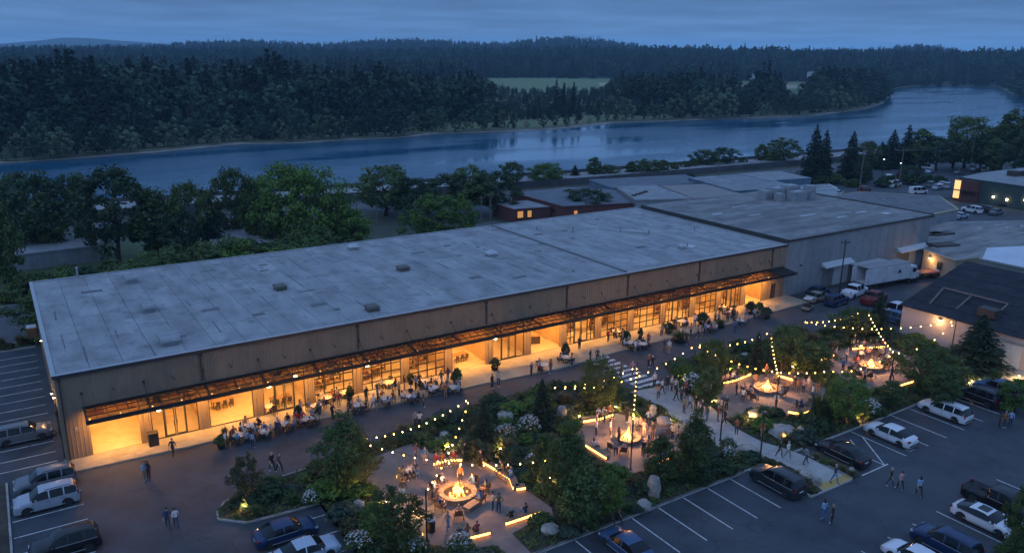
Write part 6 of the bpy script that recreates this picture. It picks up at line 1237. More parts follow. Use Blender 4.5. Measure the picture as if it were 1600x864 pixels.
bench([(910, 662), (935, 658), (956, 651)], 'curved glowing bench at the upper left of the second plaza', side_=-1, people=[(.5, 'sit', -1), (.7, 'sit', -1), (.9, 'sit', -1)], where='upper left bench, second plaza')
bench([(1122, 603), (1145, 598), (1170, 588)], 'long glowing bench at the upper left of the third plaza', side_=-1, people=[(.12, 'sit', -1), (.26, 'sit', -1), (.4, 'sit_lean', -1), (.52, 'sit', -1)], where='upper left bench, third plaza')
bench([(1216, 590), (1240, 597)], 'glowing bench behind the third fire pit to its right', side_=-1)
bench([(1231, 647), (1250, 650), (1274, 640)], 'curved glowing bench at the near right edge of the third plaza', side_=-1, people=[(.3, 'sit', 1), (.5, 'sit_lean', 1), (.72, 'sit', 1)], where='curved bench, third plaza')
bench([(1280, 566), (1302, 557)], 'glowing bench at the upper left of the fourth plaza', side_=-1, people=[(.8, 'sit', -1)], where='upper left bench, fourth plaza')
bench([(1398, 607), (1424, 599)], 'glowing bench at the lower right of the fourth plaza', side_=-1)
bench([(1330, 548), (1380, 545)], 'glowing bench behind the crowd at the fourth fire pit', side_=-1, people=[(.15, 'sit', -1), (.35, 'sit', -1), (.55, 'sit', -1), (.75, 'sit', -1), (.95, 'sit', -1)], where='bench behind fourth fire')
p = G(737, 796); o = MB().box((0, 0, .21), (1.5, .7, .42)).build('stone_block', pit_stone, None, (p[0], p[1], .145), .35); tag(o, 'pale rectangular stone seat block just right of the first fire pit', 'stone block')
p = G(674, 832); o = empty('litter_bin', (p[0], p[1], .145)); MB().lathe([(.3, 0), (.33, 1.0)], 12).build('body', steel, o); MB().lathe([(.36, 1.0), (.36, 1.06), (.1, 1.1)], 12).build('lid', grey_metal, o); tag(o, 'round litter bin beside the first string light pole', 'bin')
p = G(241, 697); o = empty('litter_bin', (p[0], p[1], .155)); MB().box((0, 0, .6), (.85, .7, 1.2)).build('body', mat('bin_plastic', (.02, .022, .02), .5), o); MB().box((0, 0, 1.24), (.92, .78, .08)).build('lid', steel, o); tag(o, 'black square litter bin at the pilaster by the first double doors', 'bin')
# potted evergreens and planters along the shop front
for i, (x, y, w, h, k, lab) in enumerate([(347, 700, 22, 2.0, 'round_g', 'planter with leafy shrub left of the first cafe table'), (352, 690, 16, 1.7, 'grass_g', 'planter with tall grass at the edge of the third bay'), (466, 655, 14, 1.9, 'round_d', 'dark potted shrub beside the fourth bay doors'), (547, 628, 14, 2.2, 'round_d', 'dark potted shrub between the fifth and sixth bays'), (642, 602, 13, 1.8, 'round_d', 'dark potted shrub between the sixth and seventh bays'), (714, 604, 18, 3.0, 'round_g', 'tall pointed potted evergreen at the edge of the eighth bay'),
   (773, 580, 18, 2.2, 'round_d', 'boxy potted shrub by the ninth bay'), (883, 560, 15, 2.6, 'round_d', 'tall potted shrub by the eleventh bay'), (977, 536, 18, 2.0, 'round_d', 'round potted shrub at the twelfth bay tables'), (1000, 532, 10, 2.2, 'round_d', 'narrow potted shrub right of the round one at the tables'), (922, 560, 8, 1.8, 'fir', ''), (1045, 522, 18, 2.0, 'round_d', 'dark potted shrub at the fourteenth bay'), (1062, 534, 36, 1.4, 'grass_g', 'long trough of ornamental grass on the road edge'), (1097, 508, 20, 2.4, 'round_d', 'wide dark potted shrub at the fifteenth bay'), (1172, 492, 20, 2.6, 'round_d', 'tall dark planter at the seventeenth bay'), (1196, 497, 20, 2.2, 'round_d', 'wide dark planter at the end of the tables'), (1186, 488, 14, 2.0, 'round_g', 'green planter by the last open bay'), (1125, 512, 22, 1.3, 'grass_g', 'green trough between the last tables'), (598, 650, 0, 0, '', '')]):
    if not lab or not w: continue
    q = at(x, y); s = w/(FOC/PJ(*q)[2]); r = empty('potted_plant', q); tag(r, lab, 'potted plant', 'potted plants along the shop front')
    MB().lathe([(s*.26, 0), (s*.34, .5), (s*.30, .5), (s*.28, .42)], 12).build('pot', steel, r); c = put('foliage', SH[k][0], r, (0, 0, .4), rp_.uniform(0, 6), (s, s, (h-.4)/.95))
# ---------------------------------------------------------------- poles and string lights
post = mat('post_black', (.02, .02, .02), .5, .1, 3); bulb_m = emit('bulb', (1, .57, .12), 24); bb = MB(); bb.lathe([(.012, -.06), (.036, -.04), (.046, 0), (.036, .045), (.025, .09)], 8); BULB = bb.mesh('bulb', bulb_m); sk = MB(); sk.lathe([(.035, .085), (.035, .15)], 6); SOCK = sk.mesh('socket', post)
POLES = {}
def pole(key, bx, by, ty, label, lamp=False):
    x, y, _ = G(bx, by); z = .1; h = htop((x, y, z), ty); r = empty('light_pole', (x, y, z)); tag(r, label, 'pole', 'black poles in the garden'); MB().tube([(0, 0, -.1), (0, 0, h)], [.075, .06], 8).build('post', post, r); MB().lathe([(.16, 0), (.16, .06), (.09, .1)], 10).build('base_plate', post, r)
    if lamp: MB().lathe([(.05, h-.12), (.34, h-.06), (.34, h), (.1, h+.05)], 12).build('lamp_head', post, r)
    else: MB().lathe([(.03, h), (.09, h+.02), (.03, h+.06)], 8).build('finial', post, r)
    POLES[key] = (x, y, z+h)
pole('p1', 667, 846, 766, 'black string light pole in front of the first fire pit'); pole('p2', 860, 790, 716, 'black string light pole left of the largest garden tree'); pole('p3', 985, 735, 656, 'black string light pole in front of the second fire pit'); pole('p4', 993, 617, 571, 'pole wrapped with lights at the crosswalk corner'); pole('p5', 1083, 594, 537, 'black pole at the road edge right of the crosswalk')
pole('p6', 1125, 690, 622, 'black pole at the left edge of the path fork', True); pole('p7', 1187, 722, 644, 'black lamp pole beside the lit boulder on the lower path', True); pole('p8', 1211, 646, 588, 'black pole in front of the third fire pit'); pole('p9', 1262, 697, 614, 'black pole in the bed behind the black saloon car', True); pole('p10', 1388, 615, 550, 'black pole in front of the fourth fire pit'); pole('p11', 734, 682, 620, 'black pole by the road at the tables end of the strings'); pole('p12', 1250, 540, 501, 'black pole at the road edge above the fourth plaza')
pole('p13', 1484, 562, 500, 'slim pole beside the pale workshop wall'); pole('p14', 1349, 522, 482, 'tall pole at the top of the fourth plaza strings'); pole('p15', 1199, 566, 517, 'tall pole at the top of the third plaza strings'); pole('p16', 556, 735, 684, 'pole hidden in the tall evergreen holding two strings'); pole('p17', 858, 652, 603, 'pole standing in the conifer by the road'); pole('p18', 1290, 620, 578, 'slim pole between the third and fourth plazas')
def string(a, b, n, sag, label):
    n = max(6, int(n*.8))
    A, Bv = Vector(POLES[a]), Vector(POLES[b]); r = empty('string_lights', tuple(A)); tag(r, label, 'string lights', 'festoon light strings'); pts = []
    for k in range(n*2+1):
        t = k/(n*2); p = A.lerp(Bv, t); p.z -= sag*4*t*(1-t); pts.append(p-A)
    MB().tube(pts, .018, 4).build('cable', post, r)
    for k in range(n):
        q = pts[2*k+1]; o = put('bulb', BULB, r, (q.x+rp_.uniform(-.03, .03), q.y, q.z-.15)); put('socket', SOCK, o)
string('p16', 'p11', 18, 1.0, 'light string from the tall evergreen across the road edge to the tables'); string('p16', 'p2', 22, 1.3, 'light string from the tall evergreen across the first plaza to the right'); string('p11', 'p1', 16, .9, 'light string from the road over the first fire pit down to the near pole')
string('p17', 'p4', 12, .7, 'light string from the road conifer past the round tree to the crosswalk'); string('p17', 'p5', 20, 1.8, 'low light string running over the hedge towards the path'); string('p4', 'p3', 15, .2, 'steep light string falling to the second fire pit pole'); string('p5', 'p15', 13, .8, 'light string rising over the road edge left of the third plaza')
string('p5', 'p18', 20, 1.4, 'long low light string behind the third fire pit'); string('p15', 'p8', 15, .4, 'steep light string falling to the third fire pit pole'); string('p12', 'p14', 14, .7, 'light string at the top of the fourth plaza, rising right'); string('p14', 'p10', 17, .5, 'steep light string falling to the fourth fire pit pole'); string('p12', 'p13', 20, 1.0, 'long light string from the road to the workshop wall')
string('p18', 'p10', 9, .8, 'short light string towards the fourth plaza pole'); string('p10', 'p13', 9, 1.1, 'light string in the trees before the pale workshop')
# small garden floodlights; the equal-strength later ones are added to warm the foliage
spot = emit('flood_glow', (1, .60, .2), 30)
for i, (x, y, e) in enumerate([(383, 800, 60), (1068, 600, 80), (1196, 655, 40), (1226, 688, 60), (1164, 712, 40), (1172, 655, 40), (1522, 570, 120), (555, 760, 50), (990, 655, 40), (1345, 545, 50), (1046, 660, 40), (648, 805, 60), (1518, 600, 60), (1112, 632, 40), (1592, 592, 60), (1440, 590, 40), (700, 703, 45), (782, 706, 45), (905, 655, 45), (962, 640, 45), (1024, 645, 45), (1104, 596, 45), (1140, 583, 45), (1238, 577, 45), (1292, 602, 45), (1335, 655, 45), (1405, 562, 45), (1455, 578, 45), (604, 790, 45), (858, 752, 45)]):
    q = G(x, y, .12); r = empty('garden_floodlight', q); tag(r, 'small garden floodlight, some added to warm the planting, %s of them from the left' % WORDS[sorted([383, 1068, 1196, 1226, 1164, 1172, 1522, 555, 990, 1345, 1046, 648, 1518, 1112, 1592, 1440, 700, 782, 905, 962, 1024, 1104, 1140, 1238, 1292, 1335, 1405, 1455, 604, 858]).index(x)], 'floodlight', 'small garden floodlights')
    MB().tube([(0, 0, 0), (0, 0, .28)], .03, 5).build('stake', post, r); MB().box((0, 0, .32), (.18, .14, .08)).build('head', post, r); MB().box((0, 0, .37), (.15, .11, .012)).build('lens', spot, r)
    ld = bpy.data.lights.new('flood', 'POINT'); ld.energy = e*3.6; ld.color = (1, .62, .22); ld.shadow_soft_size = .08; link(bpy.data.objects.new('flood', ld), r, (0, 0, .55))
# ================================================================ vehicles
cglass = mat('car_glass', (.008, .01, .012), .12, spec=.35); tyre_m = mat('tyre', (.018, .018, .018), .85); rim_m = mat('rim', (.34, .35, .37), .4, metal=.2); chrome = mat('chrome', (.5, .5, .5), .2, metal=1); plastic = mat('dark_trim', (.025, .025, .027), .55)
hl = mat('headlight_lens', (.45, .48, .52), .12, spec=.9); tlm = mat('tail_lens', (.22, .012, .010), .25); plate = mat('number_plate', (.55, .55, .52), .5)
def paint(n, c, r=.32, m=.1): return mat('paint_'+n, c, r, metal=m, spec=.5)
PT = {'silver': paint('silver', (.34, .36, .40)), 'grey': paint('grey', (.13, .14, .155)), 'dark': paint('dark', (.025, .027, .03)), 'black': paint('black', (.010, .010, .012)), 'navy': paint('navy', (.012, .03, .085)), 'blue': paint('blue', (.03, .075, .16)), 'white': paint('white', (.62, .62, .64), .3, .0), 'pale': paint('pale', (.36, .42, .50)), 'red': paint('red', (.16, .02, .018), .35, .1), 'tan': paint('tan', (.30, .26, .2))}
ST = {
 'saloon': dict(L=4.75, w=.91, wb=(-1.42, 1.40), R=.335, belt=.90, top=[(-2.36, .70), (-2.28, .95), (-1.80, 1.06), (-1.05, 1.38), (-.55, 1.44), (.15, 1.44), (.55, 1.36), (1.15, 1.0), (1.9, .88), (2.25, .74), (2.37, .55)], cab=(-1.82, 1.17), rf=(-.98, .50), pil=[-.30], rw=.70),
 'coupe': dict(L=4.7, w=.92, wb=(-1.40, 1.42), R=.345, belt=.90, top=[(-2.34, .68), (-2.26, .96), (-1.95, 1.06), (-1.10, 1.30), (-.45, 1.38), (.1, 1.37), (.45, 1.30), (1.1, .99), (1.9, .87), (2.22, .72), (2.34, .55)], cab=(-1.96, 1.12), rf=(-1.0, .42), pil=[], rw=.66),
 'suv': dict(L=4.75, w=.95, wb=(-1.42, 1.42), R=.37, belt=1.08, top=[(-2.36, .90), (-2.33, 1.12), (-2.16, 1.50), (-1.95, 1.70), (-1.0, 1.75), (.2, 1.73), (.55, 1.64), (1.12, 1.22), (1.85, 1.10), (2.22, .96), (2.36, .62)], cab=(-2.34, 1.14), rf=(-2.02, .50), pil=[-1.25, -.20], rw=.72),
 'estate': dict(L=4.9, w=.92, wb=(-1.45, 1.45), R=.345, belt=.98, top=[(-2.44, .80), (-2.40, 1.02), (-2.15, 1.42), (-1.9, 1.54), (-1.0, 1.58), (.15, 1.56), (.5, 1.48), (1.15, 1.08), (1.95, .97), (2.32, .82), (2.44, .58)], cab=(-2.41, 1.17), rf=(-1.98, .45), pil=[-1.2, -.22], rw=.70),
 'van': dict(L=5.2, w=.98, wb=(-1.6, 1.6), R=.36, belt=1.15, top=[(-2.6, .9), (-2.58, 1.2), (-2.5, 1.95), (-2.3, 2.02), (1.0, 2.02), (1.3, 1.92), (1.85, 1.25), (2.3, 1.1), (2.58, .9), (2.62, .6)], cab=(-2.59, 1.87), rf=(-2.45, 1.25), pil=[-1.2, .0], rw=.84),
 'pickup': dict(L=5.7, w=1.0, wb=(-1.75, 1.8), R=.40, belt=1.12, top=[(-2.85, 1.05), (-2.8, 1.16), (-1.0, 1.16), (-.86, 1.18), (-.72, 1.80), (-.5, 1.86), (.7, 1.85), (1.0, 1.76), (1.5, 1.28), (2.4, 1.16), (2.78, 1.02), (2.88, .65)], cab=(-.87, 1.52), rf=(-.74, .95), pil=[.12], rw=.78)}
CARS = {}
def car_parts(st):
    if st in CARS: return CARS[st]
    d = ST[st]; w, R, belt = d['w'], d['R'], d['belt']; xs = set(p[0] for p in d['top']); L2 = d['top'][-1][0]
    for c in d['wb']:
        for o in (-1.12, -.95, -.6, 0, .6, .95, 1.12): xs.add(round(c+o*R*1.12, 3))
    for p in d['pil']: xs.add(p-.045); xs.add(p+.045)
    xs |= {d['cab'][0], d['cab'][1], d['rf'][0], d['rf'][1]}
    if st == 'pickup': xs |= {-2.74, -1.06}
    xs = sorted(x for x in xs if abs(x) <= L2+.01); xs = [x for i, x in enumerate(xs) if i == 0 or x-xs[i-1] > .012]
    tx, tz = [p[0] for p in d['top']], [p[1] for p in d['top']]; rows = []
    for x in xs:
        zt = float(np.interp(x, tx, tz)); e = max(0, abs(x)-(L2-.55))/.55; ww = w*(1-.20*e*e); incab = d['cab'][0] <= x <= d['cab'][1]; b = min(belt*(1-.04*(x/L2)), zt-.03 if not incab else zt-.02)
        z0 = .24; 
        for c in d['wb']:
            dx = abs(x-c)
            if dx < R*1.12: z0 = max(z0, R+math.sqrt((R*1.12)**2-dx*dx)*.98)
        t = min(1, max(0, (zt-b)/.5)); wr = ww*.93*(1-t)+d['rw']*t*(.92 if e > 0 else 1); bed = st == 'pickup' and -2.75 < x < -1.05
        z1 = max(z0+.02, .40); z2 = max(z1+.02, b*.72)
        rows.append([(ww*.95, z0), (ww, z1), (ww*1.005, z2), (ww*.965, max(b, z2+.01)), (wr, zt-.03), (wr*.82 if not bed else ww*.86, zt+.0 if not bed else .62), (0, zt+.02 if not bed else .62)])
    n = len(xs); acc = {}
    def face(key, pts, flip):
        m = acc.setdefault(key, MB()); m.add(pts if not flip else pts[::-1], [(0, 1, 2, 3)])
    for i in range(n-1):
        x0, x1 = xs[i], xs[i+1]; xm = (x0+x1)/2; inc = d['cab'][0]-.001 <= x0 and x1 <= d['cab'][1]+.001; inroof = d['rf'][0]-.001 <= x0 and x1 <= d['rf'][1]+.001
        for s in (-1, 1):
            for r in range(6):
                a, b, c, e = rows[i][r], rows[i+1][r], rows[i+1][r+1], rows[i][r+1]; pts = [(x0, s*a[0], a[1]), (x1, s*b[0], b[1]), (x1, s*c[0], c[1]), (x0, s*e[0], e[1])]; key = ('body',)
                if inc and r == 3 and d['cab'][0]+.12 < xm < d['cab'][1]-.10 and not any(abs(xm-p) < .046 for p in d['pil']): key = ('side_window', s, sum(p > xm for p in d['pil']))
                elif inc and not inroof and r >= 4 and not (st == 'van' and xm < 0 and r == 3): key = ('windshield',) if xm > 0 or (st == 'pickup' and xm > .5) else ('rear_window',)
                face(key, pts, s > 0)
    for i, sg in ((0, 1), (n-1, -1)): # end caps
        for r in range(6):
            a, b = rows[i][r], rows[i][r+1]; pts = [(xs[i], -a[0], a[1]), (xs[i], a[0], a[1]), (xs[i], b[0], b[1]), (xs[i], -b[0], b[1])]; acc[('body',)].add(pts if sg < 0 else pts[::-1], [(0, 1, 2, 3)])
    parts = []
    for k, m in acc.items():
        me = m.weld().mesh('car_'+k[0], PT['grey'] if k[0] == 'body' else cglass, True); parts.append((k[0], me, []))
    cb = MB(); cb.bx(-L2+.15, L2-.15, -w*.80, w*.80, .22, .52); 
    parts.append(('underbody', cb.mesh('underbody', plastic), []))
    ty = MB(); ty.lathe([(R*.62, -.11), (R*.95, -.115), (R, -.08), (R, .08), (R*.95, .115), (R*.62, .11)], 18); ty = rot_x(ty)
    rm = MB(); rm.lathe([(R*.63, -.10), (R*.60, .04), (R*.2, .07), (.02, .10)], 14); rm.mi = 1
    for k in range(5):
        a = k*1.2566; rm.box((math.cos(a)*R*.38, math.sin(a)*R*.38, .095), (R*.5, .05, .02), rz=a)
    rm = rot_x(rm)
    tym, rmm = ty.mesh('tyre', tyre_m), rm.mesh('rim', [plastic, rim_m]); rmn_ = flip_y(rm).mesh('rim', [plastic, rim_m])
    for c in d['wb']:
        for s in (-1, 1): parts.append(('wheel', tym, [('rim', rmn_ if s > 0 else rmm, None)], (c, s*(w-.13), R)))
    zf = float(np.interp(L2-.15, tx, tz)); zr = float(np.interp(-L2+.08, tx, tz)); q = MB(); q.box((0, 0, 0), (.26, .42, .13)); HL = q.mesh('headlight', hl)
    for s in (-1, 1): parts.append(('headlight', HL, [], (L2-.20, s*w*.70, zf-.13)))
    q = MB(); q.box((0, 0, 0), (.14, .34, .16) if st not in ('suv', 'van', 'estate', 'pickup') else (.12, .20, .34)); TLm = q.mesh('tail_light', tlm)
    for s in (-1, 1): parts.append(('tail_light', TLm, [], (-L2+.10, s*w*.76, min(zr, belt)-.05)))
    for s in (-1, 1): q = MB(); q.box((d['cab'][1]-.38, s*(w+.06), belt+.08), (.12, .2, .13)); parts.append(('side_mirror', q.mesh('side_mirror', PT['grey']), []))
    q = MB(); q.box((L2-.02, 0, zf-.30), (.06, w*1.15, .16)); q.box((L2-.03, 0, .34), (.08, w*1.5, .14)); parts.append(('grille', q.mesh('grille', plastic), []))
    q = MB(); q.box((-L2+.01, 0, .78 if st in ('suv', 'van', 'pickup') else .66), (.03, .5, .12)); parts.append(('number_plate', q.mesh('number_plate', plate), []))
    q = MB()
    for s in (-1, 1):
        q = MB(); q.box(((d['cab'][0]+d['cab'][1])/2, s*w*.975, belt-.01), ((d['cab'][1]-d['cab'][0])*.86, .03, .035)); parts.append(('window_trim', q.mesh('window_trim', rim_m), [])); q = MB(); q.box((0, s*w*1.0, .36), (L2*1.05, .04, .05)); parts.append(('sill_trim', q.mesh('sill_trim', rim_m), []))
    q = MB(); q.box((-L2+.03, 0, .40), (.1, w*1.6, .14)); parts.append(('rear_bumper', q.mesh('rear_bumper', plastic), []))
    q = MB()
    for s in (-1, 1):
        for xd in d['pil']: q.box((xd+.02-.0, s*(w*1.003), belt*.66), (.014, .012, belt*.55)); q.box((xd+.18, s*(w*1.008), belt*.84), (.16, .03, .03))
        q.box((d['cab'][1]-.16, s*(w*1.003), belt*.66), (.014, .012, belt*.55))
    parts.append(('door_seam', q.mesh('door_seam', plastic), []))
    if st in ('suv', 'estate'):
        for s in (-1, 1): q = MB(); zt_ = ST[st]['top'][5][1]; q.tube([(-1.8, s*.62, zt_-.02), (-1.7, s*.62, zt_+.055), (.0, s*.62, zt_+.055), (.1, s*.62, zt_-.02)], .022, 5); parts.append(('roof_rail', q.mesh('roof_rail', plastic), []))
    if st == 'coupe': q = MB(); q.box((-.15, 0, 1.40), (.75, .9, .02)); parts.append(('sunroof', q.mesh('sunroof', cglass), []))
    CARS[st] = parts; return parts
def rot_x(m):
    m.v = [(v[0], -v[2], v[1]) for v in m.v]; return m
def flip_y(m):
    o = MB(); o.v = [(v[0], -v[1], v[2]) for v in m.v]; o.f = [f[::-1] for f in m.f]; o.m = list(m.m); return o
def car(st, col, p, rz, label, cat='car', name=None, group='parked cars', small=False, scale=1.0):
    o = empty(name or {'saloon': 'parked_car', 'coupe': 'parked_car', 'suv': 'parked_suv', 'estate': 'parked_estate_car', 'van': 'parked_van', 'pickup': 'pickup_truck'}[st], (p[0], p[1], p[2] if len(p) > 2 else .0), rz, scale)
    for pt in car_parts(st):
        if small and pt[0] in ('door_seam', 'grille', 'number_plate', 'side_mirror', 'roof_rail', 'rear_bumper'): continue
        c = put(pt[0], pt[1], o, pt[3] if len(pt) > 3 else None)
        if pt[0] in ('body', 'side_mirror'): c.material_slots[0].link = 'OBJECT'; c.material_slots[0].material = PT[col]
        if not small:
            for ch in pt[2]: put(ch[0], ch[1], c)
    return tag(o, label, cat, group)
N_ = math.pi/2
car('suv', 'silver', (-2.0, -7.2), math.pi, 'silver suv at the lower left, nearer one of the close pair', 'suv'); car('suv', 'grey', (-1.9, -3.9), math.pi, 'darker grey suv tucked behind the silver one at the building corner', 'suv'); car('suv', 'black', (-1.3, -15.0), math.pi, 'black suv cut by the bottom left edge of the picture', 'suv')
car('suv', 'grey', (-3.0, 6.9), 0, 'grey suv alone among the empty bays left of the building', 'suv'); car('saloon', 'navy', (13.0, -21.9), 0, 'navy saloon car parked beside the kerbed island with the small tree', 'car'); car('saloon', 'pale', (13.6, -25.2), 0, 'pale blue-white car cut by the bottom edge beside the navy saloon', 'car')
car('suv', 'dark', (51.2, -37.1), N_, 'dark grey suv in the bay left of the path mouth', 'suv', scale=1.04); car('saloon', 'blue', (34.0, -37.2), N_, 'dark blue saloon cut by the bottom edge near the couple at the kerb', 'car'); car('saloon', 'black', (60.6, -36.9), N_, 'black saloon car beside the hatched bay right of the path', 'car', scale=1.04)
car('saloon', 'white', (68.0, -37.0), N_, 'white saloon car in the middle of the main lot', 'car', scale=1.03); car('estate', 'white', (77.8, -36.9), N_, 'white estate car with roof rails, right of the white saloon', 'car', scale=1.04); car('suv', 'black', (84.3, -36.8), N_, 'black suv right of the white estate car', 'suv', scale=1.04); car('suv', 'blue', (88.0, -37.2), N_, 'dark blue suv at the right end of the row by the driveway', 'suv', scale=1.03)
car('pickup', 'black', (64.2, -49.2), -N_, 'black pickup truck with an open bed at the right edge', 'pickup truck'); car('coupe', 'white', (60.7, -49.8), -N_, 'white coupe with a dark sunroof at the lower right', 'car', scale=1.04); car('suv', 'navy', (54.6, -50.0), N_, 'navy suv at the bottom edge with its front towards the shop', 'suv', scale=1.03); car('saloon', 'white', (51.0, -49.8), N_, 'white car mostly cut off by the bottom edge right of centre', 'car'); car('saloon', 'white', (25.6, -37.6), N_, 'white car whose roof just shows at the bottom edge in the middle', 'car')
# behind the shop: by the grey warehouse
car('saloon', 'tan', (101.0, -4.0), .1, 'pinkish saloon near the warehouse wall, leftmost of the cluster', group='vehicles by the warehouse', small=True); car('suv', 'navy', (101.8, -6.8), .1, 'navy suv in front of the cluster by the warehouse', 'suv', group='vehicles by the warehouse', small=True); car('saloon', 'navy', (103.6, -2.2), .1, 'dark blue car closest to the warehouse wall', group='vehicles by the warehouse', small=True)
car('pickup', 'white', (108.2, -5.4), .15, 'white pickup truck in front of the first loading door', 'pickup truck', group='vehicles by the warehouse', small=True); car('pickup', 'red', (107.6, -9.2), .15, 'dark red pickup truck in front of the white one', 'pickup truck', group='vehicles by the warehouse', small=True); car('suv', 'blue', (101.6, -16.0), N_, 'blue suv parked at the corner of the pale workshop', 'suv', group='vehicles by the warehouse', small=True); car('van', 'white', (104.6, -15.2), N_, 'white van behind the blue suv at the workshop corner', 'van', group='vehicles by the warehouse', small=True)
# golf cart
r = empty('golf_cart', (95.6, -6.4, .02), .3); tag(r, 'small golf cart with a flat roof at the end of the lit apron', 'golf cart'); MB().box((0, 0, .42), (2.2, 1.1, .25)).build('body', PT['tan'], r); MB().box((-.1, 0, .75), (.5, 1.0, .4)).build('seat', plastic, r); MB().box((0, 0, 1.85), (1.7, 1.1, .07)).build('roof', white_metal, r)
for a in (-.75, .75):
    for b in (-.48, .48): MB().tube([(a, b, .5), (a*.95, b, 1.83)], .025, 5).build('roof_post', steel, r); put('wheel', rot_x(MB().lathe([(.02, -.08), (.24, -.08), (.24, .08), (.02, .08)], 12)).mesh('wheel', tyre_m), r, (a, b, .24))
# box truck: trailer with an open rear, tractor in front
r = empty('box_truck', (117.2, -4.5, .0), -.10); tag(r, 'long white box truck backed along the warehouse with its rear doors open', 'truck')
tw = mat('truck_white', (.55, .57, .60), .4, .05, 1, dirt=(.40, .41, .42), dscale=.8)
m_ = MB(); m_.bx(-5.2, 4.6, -1.28, -1.22, 1.1, 3.7); m_.bx(-5.2, 4.6, 1.22, 1.28, 1.1, 3.7); m_.bx(4.54, 4.6, -1.22, 1.22, 1.1, 3.7); m_.bx(-5.2, 4.6, -1.22, 1.22, 1.1, 1.2); m_.build('box_body', tw, r); m_ = MB().bx(-5.25, 4.62, -1.3, 1.3, 3.703, 3.78); m_.build('roof', mat('truck_roof', (.26, .25, .25), .8, .15, 2), r)
for k in range(9): MB().bx(-5.0+k*1.07, -4.95+k*1.07, -1.305, -1.282, 1.15, 3.65).build('side_rib', tw, r)
for s in (-1, 1): MB().box((-5.6, s*1.30, 2.4), (.9, .05, 2.5)).build('rear_door', tw, r)
MB().prism([(1.5, -1.31), (2.3, -1.31), (2.3, -1.29), (1.5, -1.29)], 2.3, 2.5).build('emblem', PT['blue'], r); MB().add([(1.7, -1.31, 2.3), (2.4, -1.31, 2.3), (2.05, -1.31, 3.0), (1.7, -1.31, 2.7)], [(0, 1, 2, 3)]).build('emblem', PT['blue'], r)
m_ = MB(); m_.bx(-5.1, 7.2, -.5, .5, .7, 1.05); m_.build('chassis', plastic, r); m_ = MB(); m_.box((5.75, 0, 1.9), (1.7, 2.3, 2.1), taper=.92); m_.box((6.9, 0, 1.35), (1.2, 1.9, 1.0)); m_.build('cab', tw, r); MB().box((6.55, 0, 2.35), (.15, 1.9, .7)).build('windshield', cglass, r)
for s in (-1, 1): MB().box((5.9, s*1.12, 2.3), (.8, .1, .6)).build('side_window', cglass, r)
wm_ = rot_x(MB().lathe([(.02, -.16), (.46, -.16), (.5, -.12), (.5, .12), (.46, .16), (.02, .16)], 14)).mesh('wheel', tyre_m)
for a in (-4.2, -3.1, 4.9, 6.9):
    for s in (-1, 1): put('wheel', wm_, r, (a, s*1.05, .5))
r = empty('flatbed_trailer', (128.0, -5.2, 0), -.28); tag(r, 'low red flatbed trailer with a white tank beyond the box truck', 'trailer'); MB().box((0, 0, .95), (7.5, 2.2, .3)).build('deck', mat('red_deck', (.20, .05, .05), .7, .2, 2), r); MB().box((3.0, -.2, 1.45), (1.8, 1.4, .7)).build('tank', tw, r)
for a in (-2.6, -1.6, 2.5):
    for s in (-1, 1): put('wheel', wm_, r, (a, s*.95, .5))
# cars in the distant lots
fc = [(1262, 298, 'saloon', 'tan', .4), (1308, 305, 'saloon', 'white', .2), (1350, 300, 'suv', 'red', .1), (1388, 283, 'van', 'white', .3), (1397, 292, 'van', 'white', .1), (1404, 276, 'saloon', 'red', .5), (1415, 275, 'suv', 'black', .5), (1424, 276, 'saloon', 'white', .5), (1433, 274, 'suv', 'dark', .5), (1447, 265, 'van', 'white', 1.3), (1452, 270, 'saloon', 'pale', .3), (1455, 292, 'suv', 'grey', .2), (1464, 296, 'saloon', 'silver', .2), (1434, 303, 'van', 'white', -.3), (1472, 291, 'saloon', 'white', .2), (1480, 294, 'suv', 'silver', .4),
      (1465, 352, 'saloon', 'dark', 0), (1500, 341, 'saloon', 'pale', .0), (1518, 332, 'suv', 'white', 1.5), (1534, 331, 'suv', 'dark', 1.5), (1556, 335, 'saloon', 'grey', .1), (1572, 322, 'saloon', 'black', .1), (1522, 266, 'suv', 'white', .2), (1590, 266, 'van', 'white', .1), (1498, 272, 'saloon', 'grey', .1), (1540, 268, 'saloon', 'tan', .1)]
for i, (x, y, s_, c_, a) in enumerate(fc):
    car(s_, c_, G(x, y, .01), a, 'small distant %s %s parked beyond the warehouse, %s of the distant vehicles' % (c_, {'saloon': 'car', 'suv': 'suv', 'van': 'van'}[s_], WORDS[i]), {'saloon': 'car', 'suv': 'suv', 'van': 'van'}[s_], group='vehicles in the distant car parks', small=True)
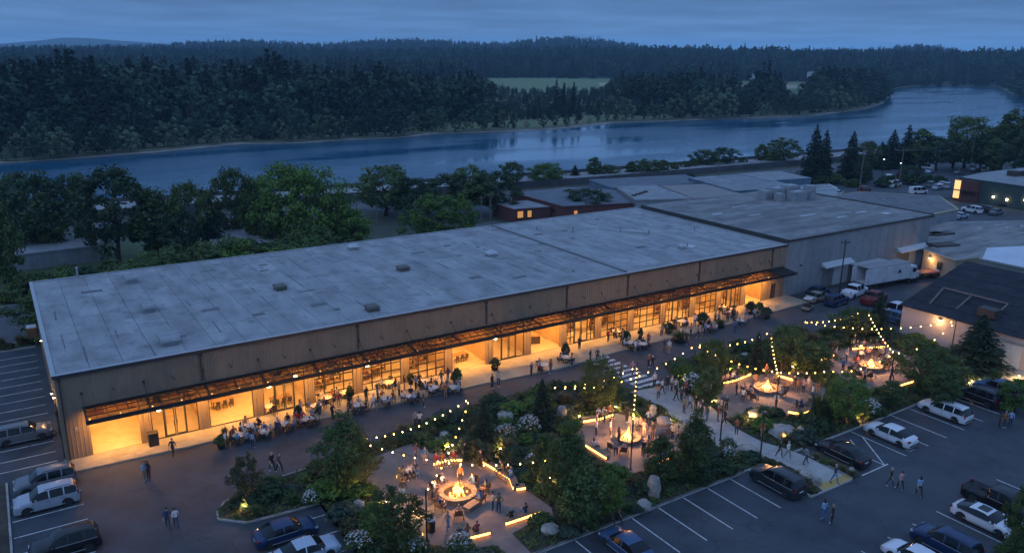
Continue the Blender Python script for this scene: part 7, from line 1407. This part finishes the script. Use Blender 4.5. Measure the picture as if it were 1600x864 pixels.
# utility poles and wires
up = mat('weathered_pole', (.13, .11, .095), .9, .2, 3); UP = []
for i, (bx, by, ty, lab) in enumerate([(1402, 306, 233, 'tall wooden utility pole with a crossarm by the distant car park'), (1514, 270, 208, 'wooden utility pole against the far right trees'), (1342, 302, 228, 'wooden utility pole right of the tall conifer pair'), (1310, 468, 374, 'slim pole with floodlights in front of the grey warehouse'), (1120, 301, 252, 'utility pole rising among the low brick buildings'), (766, 345, 302, 'lamp pole right of the bright rounded tree'), (752, 347, 306, 'lamp pole just left of its twin by the bright rounded tree'), (558, 352, 315, 'thin lamp pole by the frontage road'), (589, 352, 318, 'second thin lamp pole by the frontage road')]):
    p = G(bx, by); h = htop(p, ty); r = empty('utility_pole', p); tag(r, lab, 'utility pole'); MB().tube([(0, 0, -.1), (0, 0, h)], [.17, .11] if i not in (3,) else [.12, .08], 8).build('post', up if i != 3 else post, r)
    m_ = MB(); m_.box((0, 0, h-.5), (2.4 if i < 3 or i == 4 else 1.3, .12, .14), rz=-.6); 
    for q in (-1, 0, 1): m_.lathe([(.05, h-.42), (.07, h-.3), (.03, h-.2)], 6, (q*.5, -q*.35, 0))
    m_.build('crossarm', up if i != 3 else post, r); UP.append((p[0], p[1], h-.25))
UP.append((UP[1][0]+90, UP[1][1]-12, UP[1][2])); UP.append((UP[2][0]-60, UP[2][1]+8, UP[2][2]-1))
for (a, b) in ((2, 0), (0, 1), (1, 9), (4, 2)):
    for off in (-.8, .8):
        A, Bv = Vector(UP[a]), Vector(UP[b]); pts = []
        for k in range(13): t = k/12; q = A.lerp(Bv, t); q.z -= 1.6*4*t*(1-t); q.y += off; pts.append(q)
        tag(MB().tube(pts, .035, 4).build('overhead_wire', post), 'thin overhead wire sagging between utility poles at the right', 'wire', 'overhead wires')
for i, (x, y, t) in enumerate([(1376, 290, 250), (1403, 288, 256)]):
    p = G(x, y); h = htop(p, t); r = empty('street_lamp', p); tag(r, 'distant lit street lamp by the far car park, %s of two' % ['left', 'right'][i], 'street lamp'); MB().tube([(0, 0, 0), (0, 0, h)], .09, 6).build('post', post, r); MB().lathe([(.05, h), (.2, h+.1), (.18, h+.2), (.05, h+.3)], 8).build('lamp', emit('street_glow', (.85, .95, 1), 3), r)
# a small boat near the point
p = G(1563, 131, WATER); r = empty('moored_boat', p, .4); tag(r, 'tiny dark moored boat near the wooded point on the river', 'boat'); m_ = MB(); m_.add([(-4, -1.2, 0), (3, -1.2, 0), (5, 0, .2), (3, 1.2, 0), (-4, 1.2, 0), (-4, -1.5, 1.1), (3, -1.5, 1.1), (5.8, 0, 1.4), (3, 1.5, 1.1), (-4, 1.5, 1.1)], [(0, 1, 6, 5), (1, 2, 7, 6), (2, 3, 8, 7), (3, 4, 9, 8), (4, 0, 5, 9), (5, 6, 7, 8, 9)]); m_.build('hull', plastic, r); MB().box((-.6, 0, 1.9), (3, 1.8, 1.5)).build('cabin', dw, r)
# ================================================================ haze over the far land
hz_ = bpy.data.materials.new('haze'); hz_.use_nodes = True; hn = hz_.node_tree.nodes; hn.remove(hn['Principled BSDF']); pv = hn.new('ShaderNodeVolumePrincipled'); pv.inputs['Density'].default_value = .000125; pv.inputs['Color'].default_value = (.48, .78, 1, 1); pv.inputs['Anisotropy'].default_value = 0
hz_.node_tree.links.new(pv.outputs[0], hn['Material Output'].inputs['Volume'])
hb = MB(); hb.bx(-6500, 13000, -700, 12500, -7.5, 215); o = hb.build('haze', hz_); tag(o, kind='stuff')
